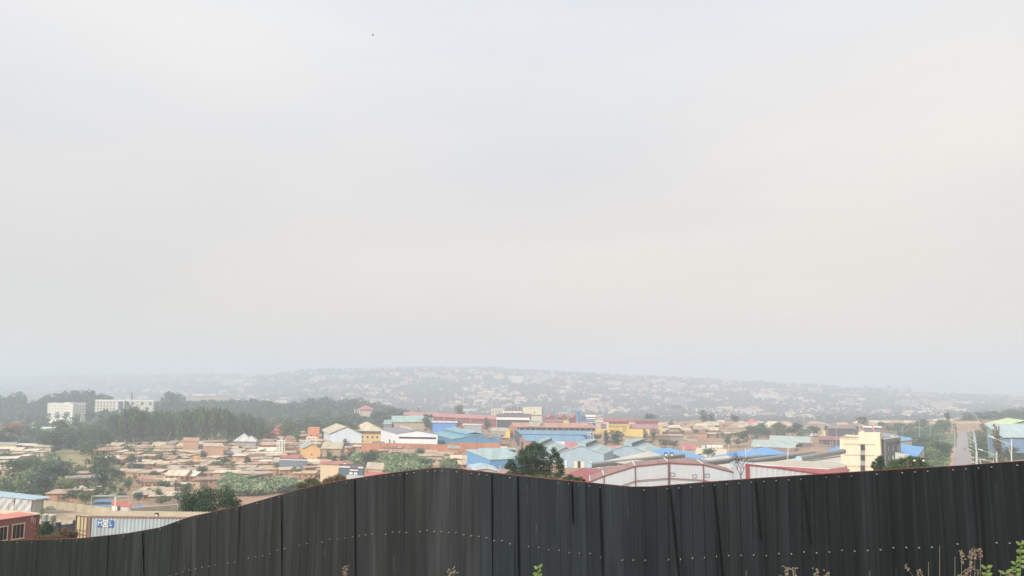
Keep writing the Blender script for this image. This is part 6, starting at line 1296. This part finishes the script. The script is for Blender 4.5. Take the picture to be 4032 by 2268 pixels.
# vehicles
def wheel(p, rad, w, ax, parent):
    t = part(MB().tube(p - ax * w / 2, p + ax * w / 2, rad, n=12), 'wheel', mat((.02,.02,.02), .8), parent); part(MB().tube(p - ax * (w / 2 + .02), p + ax * (w / 2 + .02), rad * .5, n=8), 'rim', mat((.4,.4,.4), .5), t)
def truck(px, Y, rz, label):
    g = gY(px, Y); r = thing('tanker_truck', label, 'truck', g); R = Matrix.Rotation(rz, 3, 'Z'); T = lambda x, y, z: g + R @ Vector((x, y, z)); ax = R @ Vector((0, 1, 0))
    part(MB().box(T(0,0,.95), (12.5,1.2,.25), rz), 'chassis', mat((.08,.08,.09)), r)
    m = MB(); a, b_ = T(-2.4,0,2.25), T(6.4,0,2.25); m.tube(a, b_, 1.25, n=14); part(m, 'tank', mat((.70,.68,.62), .4, .08), r); part(MB().tube(T(-.2,0,2.25), T(.2,0,2.25), 1.29, n=14).tube(T(3.2,0,2.25), T(3.5,0,2.25), 1.29, n=14), 'tank_band', mat((.55,.25,.18)), r)
    part(MB().hexa([T(-5.9,-1.15,.7), T(-3.4,-1.15,.7), T(-3.4,1.15,.7), T(-5.9,1.15,.7)], [T(-5.5,-1.1,3.0), T(-3.5,-1.1,3.2), T(-3.5,1.1,3.2), T(-5.5,1.1,3.0)]), 'cab', mat((.62,.62,.58), .4, .08), r)
    part(MB().hexa([T(-3.4,-1.2,1.3), T(-1.6,-1.2,1.3), T(-1.6,1.2,1.3), T(-3.4,1.2,1.3)], [T(-3.4,-1.0,2.9), T(-2.0,-1.0,2.6), T(-2.0,1.0,2.6), T(-3.4,1.0,2.9)]), 'tarpaulin', mat((.06,.27,.20), .7), r)
    part(MB().hexa([T(-5.92,-1.0,1.9), T(-5.8,-1.0,1.9), T(-5.8,1.0,1.9), T(-5.92,1.0,1.9)], [T(-5.68,-.95,2.7), T(-5.5,-.95,2.7), T(-5.5,.95,2.7), T(-5.68,.95,2.7)]), 'windscreen', GLASS, r)
    for x in (-4.7, -2.4, 3.6, 4.8, 6.0):
        for y in (-1.05, 1.05): wheel(T(x, y, .5), .5, .3, ax, r)
truck(2800, 470, -.12, 'white tanker truck with green tarpaulin parked on the earth yard')
def car(px, Y, rz, label, col, van=False, group=None):
    g = gY(px, Y); r = thing('parked_car' if not van else 'van', label, 'van' if van else 'car', g, group); R = Matrix.Rotation(rz, 3, 'Z'); T = lambda x, y, z: g + R @ Vector((x, y, z)); ax = R @ Vector((0, 1, 0))
    def lf(x0, x1, w, z, w2=None): return [T(x0,-w,z), T(x1,-w,z), T(x1,w,z), T(x0,w,z)]
    mt = mat(col, .35, .05)
    bd = part(MB().hexa(lf(-2.2,2.2,.85,.35), lf(-2.15,2.1,.85,.95)), 'body', mt, r)
    if van: part(MB().hexa(lf(-1.9,2.15,.83,.95), lf(-1.3,2.05,.76,1.95)), 'cabin', mt, r)
    else: part(MB().hexa(lf(-1.3,1.7,.78,.95), lf(-.7,1.2,.62,1.45)), 'cabin', mt, r)
    part(MB().hexa([T(-1.5 if van else -1.05,-.86,1.05), T(1.5,-.86,1.05), T(1.5,.86,1.05), T(-1.5 if van else -1.05,.86,1.05)], [T(-1.2 if van else -.75,-.8 if van else -.7,1.6 if van else 1.38), T(1.3,-.8 if van else -.7,1.6 if van else 1.38), T(1.3,.8 if van else .7,1.6 if van else 1.38), T(-1.2 if van else -.75,.8 if van else .7,1.6 if van else 1.38)]), 'window', GLASS, r)
    for x in (-1.4, 1.4):
        for y in (-.82, .82): wheel(T(x, y, .33), .33, .2, ax, r)
    for y in (-.6, .6): part(MB().box(T(-2.2, y, .7), (.08, .3, .15), rz), 'headlight', WHITE, r)
car(1986, 545, .2, 'white van parked in front of the dark open shed', (.70,.72,.70), True)
car(2012, 418, .1, 'dark car parked in the brick yard left of the blue-roofed factory', (.05,.05,.06))
car(3203, 568, .3, 'white van parked beside the cream block near the dark sheds', (.72,.72,.70), True)
car(3270, 555, .1, 'white pickup-like car in front of the dark open sheds', (.70,.72,.70))
car(2636, 452, .2, 'pale car half hidden by the rounded trees above the blue roof', (.6,.6,.58))
# people on the road
def person(px, Y, top, trouser, label, skin=(.10,.06,.045), fwd=0):
    g = gY(px, Y) + UP * .3; me = bpy.data.meshes.new('body')
    V = [(0,0,.95),(0,0,1.2),(0,0,1.42),(0,0,1.5),(0,-.02,1.64),(.20,0,1.40),(.27,.02,1.12),(.25,-.08,.88),(-.20,0,1.40),(-.27,.03,1.12),(-.25,-.06,.88),(.10,0,.90),(.11,-.10,.50),(.11,.02,.06),(.11,-.14,.03),(-.10,0,.90),(-.11,.10,.50),(-.11,.16,.08),(-.11,.02,.03)]
    E = [(0,1),(1,2),(2,3),(3,4),(2,5),(5,6),(6,7),(2,8),(8,9),(9,10),(0,11),(11,12),(12,13),(13,14),(0,15),(15,16),(16,17),(17,18)]
    rad = [.15,.14,.15,.06,.105,.06,.048,.035,.06,.048,.035,.095,.07,.045,.04,.095,.07,.045,.04]
    me.from_pydata(V, E, []); r = thing('person', label, 'person', g); o = link('body', me, r); md = o.modifiers.new('skin', 'SKIN')
    for i, q in enumerate(rad): me.skin_vertices[0].data[i].radius = (q, q * (.7 if i < 3 else 1))
    me.skin_vertices[0].data[0].use_root = True; o.modifiers.new('sub', 'SUBSURF').levels = 1; me.materials.append(mat(skin, .6))
    part(MB().hexa([g + Vector(v) for v in ((-.2,-.14,.95),(.2,-.14,.95),(.2,.14,.95),(-.2,.14,.95))], [g + Vector(v) for v in ((-.23,-.15,1.46),(.23,-.15,1.46),(.23,.15,1.46),(-.23,.15,1.46))]), 'shirt', mat(top, .8), r)
    m = MB(); m.tube(g + Vector((.11,-.04,.2)), g + Vector((.10,0,.98)), .09, .13, 8); m.tube(g + Vector((-.11,.12,.2)), g + Vector((-.10,0,.98)), .09, .13, 8); part(m, 'trousers', mat(trouser, .8), r)
    part(MB().tube(g + Vector((0,.01,1.62)), g + Vector((0,.02,1.77)), .115, .07, 8), 'hair', mat((.012,.01,.01), .9), r)
person(3799, 452, (.30,.16,.14), (.06,.05,.06), 'person in dark reddish top walking at the right side of the climbing road')
person(3766, 490, (.75,.70,.35), (.08,.09,.10), 'person in a pale yellow top walking at the left side of the climbing road')
# bird
p = at(1469, 139, 130); r = thing('bird', 'tiny dark bird flying high in the empty sky at upper left', 'bird', p)
m = MB(); m.tube(p + Vector((-.16,0,-.02)), p + Vector((.05,0,0)), .02, .055, 6); m.tube(p + Vector((.05,0,0)), p + Vector((.17,0,.02)), .055, .02, 6); part(m, 'body', mat((.08,.08,.09)), r)
for s_ in (-1, 1):
    m = MB(); a = p + Vector((.05, .02 * s_, .02)); m.slab([a, a + Vector((-.12, 0, 0)), a + Vector((-.22, .30 * s_, .06)), a + Vector((-.05, .26 * s_, .10))], .012); part(m, 'wing', mat((.07,.07,.08)), r)

# ---------------------------------------------------------------- banana plants and shrubs (masses)
def mass(name, label, cat, poly_pts, n, size, cols, seed, long=False):
    R = random.Random(seed); m = MB(); xs = [p[0] for p in poly_pts]; ys = [p[1] for p in poly_pts]; k = 0; t = 0
    while k < n and t < n * 20:
        t += 1; px, py = R.uniform(min(xs), max(xs)), R.uniform(min(ys), max(ys))
        if not inpoly((px, py), poly_pts): continue
        g = gp(px, py)
        if g is None: continue
        k += 1; c = R.choice(cols); v = R.uniform(.75, 1.25); h = R.uniform(.7, 1.2) * size
        for j in range(9 if long else 12):
            a = R.uniform(0, 6.28); d = Vector((cos(a), sin(a), 0)); w = Vector((-sin(a), cos(a), 0)); q = R.uniform(.7, 1.3) * v
            col = tuple(x * q for x in c); b = g + UP * (h * (R.choice([.1, .3, .5, .6]) if long else R.uniform(.1,.8)))
            if long:
                e1 = b + d * h * .35 + UP * h * .38; e2 = b + d * h * .75 + UP * h * .15; s_ = w * .16 * h
                m.face([b, e1 - s_, e1 + s_], col); m.face([e1 - s_, e2, e1 + s_], col)
            else:
                b += d * R.uniform(0, .5) * h; s1 = Vector((R.gauss(0,1), R.gauss(0,1), R.gauss(0,1))).normalized() * h * .26; s2 = s1.orthogonal().normalized() * h * .2; m.face([b - s1, b - s2, b + s1, b + s2], col)
    me = m.data(name, matattr(.8, .1, .4, 'leaf mass'), attr=True); return tag(link(name, me), label, cat, kind='stuff')
BAN = [(.16,.23,.10), (.11,.17,.08), (.19,.25,.12), (.07,.11,.06), (.25,.27,.15)]
mass('banana_plants', 'bright green banana plants below the settlement, left of the fence peak', 'banana plants', [(850,1895),(900,1880),(1000,1902),(1180,1905),(1180,1930),(1020,1955),(880,1955)], 1000, 2.2, BAN, 1, True)
mass('banana_plants', 'bright green banana plants around the dark round trees near the fence peak', 'banana plants', [(1355,1800),(1400,1795),(1440,1805),(1520,1805),(1640,1800),(1690,1830),(1690,1868),(1560,1880),(1440,1845),(1390,1830)], 1000, 2.3, BAN, 2, True)
mass('banana_plants', 'patch of bananas left of the big blue shed', 'banana plants', [(1740,1815),(1790,1812),(1810,1850),(1740,1860)], 120, 2.7, BAN, 3, True)
mass('undergrowth', 'tangled green undergrowth between the trees of the left valley', 'undergrowth', [(-30,1790),(200,1780),(260,1840),(360,1850),(480,1900),(380,1960),(300,1975),(-30,1975)], 520, 1.9, [(.11,.15,.07), (.15,.19,.09), (.22,.22,.12), (.08,.12,.07)], 4)
mass('undergrowth', 'dull green undergrowth on the slopes around the pale roofs', 'undergrowth', [(-30,1690),(640,1690),(640,1745),(420,1790),(200,1770),(-30,1775)], 800, 2.8, [(.09,.13,.075), (.12,.16,.09), (.08,.115,.07)], 5)
mass('undergrowth', 'bushes along both sides of the climbing road', 'undergrowth', [(3600,1760),(3740,1745),(3736,1838),(3600,1845)], 420, 2.2, [(.11,.16,.06), (.08,.12,.045), (.15,.20,.085)], 6)
mass('undergrowth', 'low green cover right of the climbing road', 'undergrowth', [(3835,1715),(3900,1700),(3985,1760),(3960,1825),(3845,1832)], 420, 2.0, [(.09,.13,.05), (.07,.10,.04), (.16,.15,.08)], 7)
mass('undergrowth', 'scrub between the settlement houses', 'undergrowth', [(380,1750),(1400,1745),(1400,1860),(900,1890),(420,1960)], 300, 1.8, [(.08,.11,.05), (.12,.13,.06)], 8)
mass('undergrowth', 'dark scrub on the rise behind the eucalyptus grove', 'undergrowth', [(400,1640),(1580,1640),(1560,1690),(1000,1700),(400,1690)], 900, 7, [(.075,.11,.075), (.09,.13,.08)], 9)

# ---------------------------------------------------------------- the far hillside town
RF = random.Random(31)
FARR = [(.46,.22,.16), (.52,.30,.22), (.55,.42,.31), (.62,.52,.41), (.34,.18,.15), (.36,.33,.31), (.55,.30,.22), (.68,.58,.46)]
FARW = [(.60,.50,.38), (.72,.64,.52), (.46,.30,.21), (.55,.40,.29), (.42,.37,.33), (.70,.60,.47)]
hs, tr = MB(), MB()
n = 0
while n < 3800:
    px = RF.uniform(-60, 4100); Y = RF.uniform(1450, 3350) if px > 950 or RF.random() < .25 else RF.uniform(2300, 5200)
    if RF.random() > (1500 / Y) ** .4: continue
    g = gY(px, Y); nn = noise.noise(Vector((g.x / 150, g.y / 150, 2))) + .5 * noise.noise(Vector((g.x / 55, g.y / 55, 7)))
    if nn < -.02 + .12 * RF.random(): 
        if RF.random() > .07: continue
    w = RF.uniform(8, 16); 
    if RF.random() < .08: w = RF.uniform(20, 36)
    h = RF.choice([3, 3, 3.2, 3.5, 6, 6.5]) + (3 if w > 20 else 0); far_house(hs, g, w, RF.uniform(7, 11), h, RF.gauss(0, .5), RF.choice(FARR), RF.choice(FARW)); n += 1
tag(link('far_houses', hs.data('far_houses', matattr(.8, .06, .02, 'far houses'), attr=True)), 'hundreds of tiny houses covering the hazy far hillside', 'houses', kind='stuff')
n = 0
while n < 15000:
    px = RF.uniform(-60, 4100); Y = RF.uniform(1350, 3420) if px > 950 or RF.random() < .3 else RF.uniform(1400, 5200)
    g = gY(px, Y); nn = noise.noise(Vector((g.x / 150, g.y / 150, 2))) + .5 * noise.noise(Vector((g.x / 55, g.y / 55, 7)))
    if nn > .02 and RF.random() > .16: continue
    n += 1; h = RF.uniform(6, 13) * (1.0 if Y < 3000 else 1.25); w = RF.uniform(5, 10); v = RF.uniform(.7, 1.25); tr.cur = (.030 * v, .050 * v, .045 * v)
    for j in range(9):
        c = g + Vector((RF.uniform(-.5,.5) * w, RF.uniform(-.5,.5) * w, h * RF.uniform(.1, 1))); s1 = Vector((RF.gauss(0,1), RF.gauss(0,.5), RF.gauss(0,1))).normalized() * w * .36; s2 = Vector((-s1.z, s1.y, s1.x)) * .8; tr.face([c - s1, c - s2, c + s1, c + s2])
tag(link('far_trees', tr.data('far_trees', matattr(.85, .06, .02, 'far trees'), attr=True)), 'dark trees between the houses of the hazy far hillside', 'trees', kind='stuff')
# larger blocks on the far hill that stand out: columns, rows of base and top, storeys
FB = [(1243,1281,1504,1480,4,'cream','pale cream block with dark window bays high on the left shoulder of the hill'),(1220,1240,1502,1490,2,'white','low white block just left of the pale cream block on the hill'),(1651,1703,1494,1467,5,'white','banded multi-storey block near the hilltop above the maroon factory'),(1745,1785,1496,1480,3,'cream','small pale block right of the banded hilltop block'),(1868,1900,1500,1478,3,'cream','cream block on the hill above the pale three-storey block'),(1944,1985,1502,1476,4,'cream','four-storey block on the hill above the cream sheeted block'),(2001,2061,1510,1482,4,'white','white block with bright slanting roof near the centre of the hill'),(2112,2168,1502,1471,6,'grey','tall grey block near the hill crest right of centre'),(2229,2262,1520,1497,3,'brown','brownish block on the hill right of the tall grey block'),(2387,2447,1520,1502,3,'cream','long cream block below the crest trees'),(2474,2550,1532,1504,3,'brown','long brown block stepping along the hill crest'),(2626,2676,1530,1499,4,'grey','grey block on the crest above the ragged lone eucalyptus'),(2637,2702,1606,1565,6,'grey','big unfinished grey frame block behind the lone eucalyptus'),(2706,2740,1596,1574,3,'cream','low pale block joined right of the unfinished grey frame'),(2520,2551,1628,1610,3,'white','small white block with arched parapet behind the hardware store'),(2969,3030,1576,1552,3,'white','white terraced villa on the hill left of the pointed pale roof'),(3031,3067,1572,1548,2,'cream','villa with pointed pale roof next to the white terraced villa'),(3099,3132,1652,1622,4,'cream','small tiered house with pale pagoda-like roof above the dark hip roof'),(3159,3206,1656,1636,2,'white','white house with dark arched windows beside the thin dark mast'),(3189,3236,1552,1528,4,'white','white banded block high on the hill above the thin mast'),(3333,3363,1592,1568,3,'brown','brown block above the cream office'),(3529,3616,1610,1580,4,'grey','wide grey block with three white balcony bands at right'),(3610,3681,1574,1548,3,'brown','brownish block on the crest right of the dense crest trees'),(3673,3752,1614,1582,4,'pink','pink four-storey block with window rows at right'),(3643,3715,1620,1608,1,'white','long low white roof under the pink block'),(3690,3716,1642,1630,2,'white','small white house with arches left of the umbrella-shaped tree'),(1783,1826,1580,1566,2,'white','low white banded house in the middle of the hill'),(2820,2850,1632,1618,2,'pink','pink-roofed house group just right of the grey frame block'),(2966,2990,1622,1600,3,'pink','pink house below the white terraced villa'),(880,1008,1512,1494,1,'cream','long pale school-like roof on the faint left slope'),(247,294,1520,1504,3,'grey','faint pale block in the haze above the left wooded hill')]
COLS = {'cream': (.66,.58,.44), 'white': (.76,.73,.66), 'grey': (.42,.41,.40), 'brown': (.44,.33,.26), 'pink': (.62,.38,.31)}
for x0, x1, yb, yt, fl, c, lab in FB:
    g = gp((x0 + x1) / 2, yb, 1300)
    if g is None: g = gY((x0 + x1) / 2, 3000)
    Y = g.y; b = Bd('apartment_building' if fl > 2 else 'house', lab, 'building', (x0, Y), (x1, Y), Vector((0, 12, 0)), yt, .0 if fl != 2 else 2.5, 'flat' if fl != 2 else 'hip', COLS[c], (.55,.45,.38), deep=6, over=.8)
    w = (b.B - b.A).length; hh = b.z1 - b.g; st = hh / fl
    cols = [(i + .5) / max(3, int(w / 6)) for i in range(max(3, int(w / 6)))]
    if fl == 2: rows_ = [-.8 * st]
    else: rows_ = [-(i + .78) * st for i in range(fl)]
    if 'band' in lab or 'unfinished' in lab:
        for z in rows_: b.panel('window_band', 'f', .04, .96, z, z + st * .45, mat((.16,.15,.15)), rel='e'); b.panel('balcony', 'f', -.02, 1.02, z - st * .2, z, WHITE if 'white' in lab else wallm(COLS[c]), rel='e', out=1.2, dep=1.2)
    else: b.grid('f', cols, rows_, min(2.6, w / 8), st * .5, mat((.17,.16,.16)), rel='e')
# trees standing out on the crest
crest = [(1208,1462),(1240,1455),(1270,1448),(1420,1466),(1500,1463),(2270,1466),(2290,1470),(2310,1474),(2330,1472),(2350,1478),(2372,1476),(2395,1480),(2440,1480),(2505,1482),(2700,1492),(2726,1490),(2752,1493),(2780,1496),(2832,1494),(2890,1500),(2928,1500),(3120,1510),(3150,1520),(3190,1510),(3215,1508),(3240,1512),(3262,1518),(3290,1520),(3410,1516),(3430,1512),(3455,1522),(3480,1524),(3505,1516),(3530,1522),(3560,1520),(3580,1524),(3730,1552),(3752,1550),(3790,1550),(3840,1560),(3860,1562),(3890,1562),(3930,1566),(3960,1566),(4000,1568)]
CT2 = []
for px, yt in crest:
    z = -1e9; 
    for Yc in range(2400, 3500, 50):
        g_ = gY(px, Yc); y_ = proj(g_)[1]
        if -y_ > z: z = -y_; g = g_
    h = max(9, at(px, yt, g.y).z - g.z); CT2.append((g, RT.uniform(14, 24) if not (3400 < px < 3590) else 32, h))
wood('far_trees', 'hazy treetops standing out along the crest of the far hill', CT2, 3)
R_ = random.Random(8); CT3 = []
for x0, x1, y0, y1, Y, n_ in ((3400,3595,1526,1560,2950,46), (3180,3260,1528,1550,2950,14), (2280,2400,1486,1512,2900,22), (2420,2560,1570,1605,2300,26), (3420,3560,1585,1620,2250,30), (1480,1640,1535,1560,2500,22), (2700,2800,1600,1625,2050,14), (3840,4000,1582,1600,2500,22)):
    for _ in range(n_): g_ = gp(R_.uniform(x0, x1), R_.uniform(y0, y1), 1400); CT3 += [(g_, R_.uniform(16, 28), R_.uniform(12, 22))] if g_ else []
wood('far_trees', 'dark clumps of woodland on the far hillside among the houses', CT3, 9)

# ---------------------------------------------------------------- weeds in front of the fence
def weed(name, label, px, py, Y, fn):
    g = gY(px, Y); p = at(px, py, Y); r = thing(name, label, 'plant', g); fn(g, p, r)
STALK, SEED, FRESH = mat((.20,.17,.12), .8, .2, 8), mat((.25,.19,.14), .85, .3, 20), mat((.15,.22,.06), .6, .25, 8)
def leafpair(m, c, d, ln, wd):
    d = d.normalized(); s_ = d.cross(Vector((0,-1,.25))).normalized() * wd; m.face([c, c + d * ln * .3 - s_, c + d * ln * .7 - s_ * .8, c + d * ln, c + d * ln * .7 + s_ * .8, c + d * ln * .3 + s_])
def leafy(n, ln, seed, m_=FRESH):
    def f(g, p, r):
        R = random.Random(seed); part(MB().tube(g, p, .007, .004, 5), 'stem', m_, r); m = MB()
        for i in range(n):
            t = 1 - .62 * (i / n) ** 1.1 * min(1, .55 / max(.3, (p - g).z)) ; c = g.lerp(p, max(.3, t)); a = i * 2.4; d = Vector((cos(a), sin(a) * .6 - .2, R.uniform(.3, .9) if i < 4 else R.uniform(-.1,.5))); leafpair(m, c, d, ln * R.uniform(.7, 1.15), ln * .24)
        part(m, 'leaves', m_, r)
    return f
def stalk(heads, seed, br=0):
    def f(g, p, r):
        R = random.Random(seed); m = MB().tube(g, p, .008, .004, 5); s_ = MB()
        for i in range(br):
            a = g.lerp(p, R.uniform(.6, .93)); q = a + Vector((R.uniform(-.22,.22), R.uniform(-.05,.05), R.uniform(.05,.2))); m.tube(a, q, .005, .003, 4); 
            if R.random() < .7:
                s2 = MB()
                for _ in range(12): c = q + Vector((R.gauss(0,.016), R.gauss(0,.016), R.gauss(0,.025))); leafpair(s2, c, Vector((R.gauss(0,1), R.gauss(0,1), R.gauss(.3,1))), .030, .008)
                part(s2, 'seed_head', SEED, r)
        for i in range(heads * 9):
            t = R.random(); c = p + Vector((R.gauss(0,.018) * (1.3 - t), R.gauss(0,.018), -t * .17 + .04)); leafpair(s_, c, Vector((R.gauss(0,1), R.gauss(0,.7), R.gauss(.5,.8))), .034, .008)
        part(m, 'stem', STALK, r)
        if s_.f: part(s_, 'seed_head', SEED, r)
    return f
for i, (px, py, kind, lab) in enumerate([(2118,2236,'l','fresh green weed tip at the bottom edge below the fence seam'),(4018,2142,'l','tall fresh green weed at the right edge of the picture'),(4000,2215,'l','shorter green weed left of the tallest green weed'),(3885,2235,'l','small yellow-green weed among the dry stalks'),(3700,2148,'s0','tall bare dry stalk leaning in front of the fence'),(3656,2212,'s0','shorter bare dry stalk left of the tall one'),(3786,2182,'s1','dry stalk with pale seed head, left of the pink ones'),(3822,2186,'s1','dry stalk with pinkish seed head in the middle'),(3838,2168,'s1','tallest of the pinkish dry seed heads'),(3860,2172,'s1','upright dry seed head at the right of the cluster'),(3760,2192,'s0','thin dry twig left of the seed heads'),(3800,2240,'b','tangled dry branching weed at the bottom right'),(3760,2248,'b','low tangled weed left of the dry seed heads'),(3850,2244,'b','tangled weed under the upright seed head'),(3098,2240,'s1','pale seed head at the bottom edge, larger of two'),(3126,2246,'s1','pale seed head just right of the larger one'),(3212,2252,'s1','pale fluffy grass head between the seed heads and the blue one'),(3256,2258,'s1','low fluffy grass head at the bottom edge'),(2938,2246,'s0','single thin green blade at the bottom edge'),(1362,2242,'s1','reddish seed head poking up at the bottom left of centre'),(1770,2256,'s1','faint reddish seed head at the bottom centre'),(3425,2246,'s0','pale twig at the bottom edge right of the grass heads'),(3612,2252,'b','star-shaped dry flower head at the bottom edge'),(3940,2250,'b','dry brown weed mixed with green at the right bottom'),(3960,2256,'l','low green clump beside the tall right weed')]):
    Y = 11.9 + (i % 5) * .16; fn = {'l': leafy(14, .09 if px < 3000 else .10, i), 's0': stalk(0, i, 0), 's1': stalk(3, i, 1), 'b': stalk(0, i, 12)}[kind]
    weed('weed', lab, px, py, Y, fn)

# ---------------------------------------------------------------- labels by place for everything repeated
for (base, zone), L in RANK.items():
    L.sort(key=px_of)
    for i, o in enumerate(L):
        pos = '' if len(L) == 1 else ('leftmost' if i == 0 else 'rightmost' if i == len(L) - 1 else ordn(i + 1) + ' from left')
        lab = base + (', ' + pos if pos else '') + ', ' + zone; w = lab.split(); o['label'] = ' '.join(w[:16])
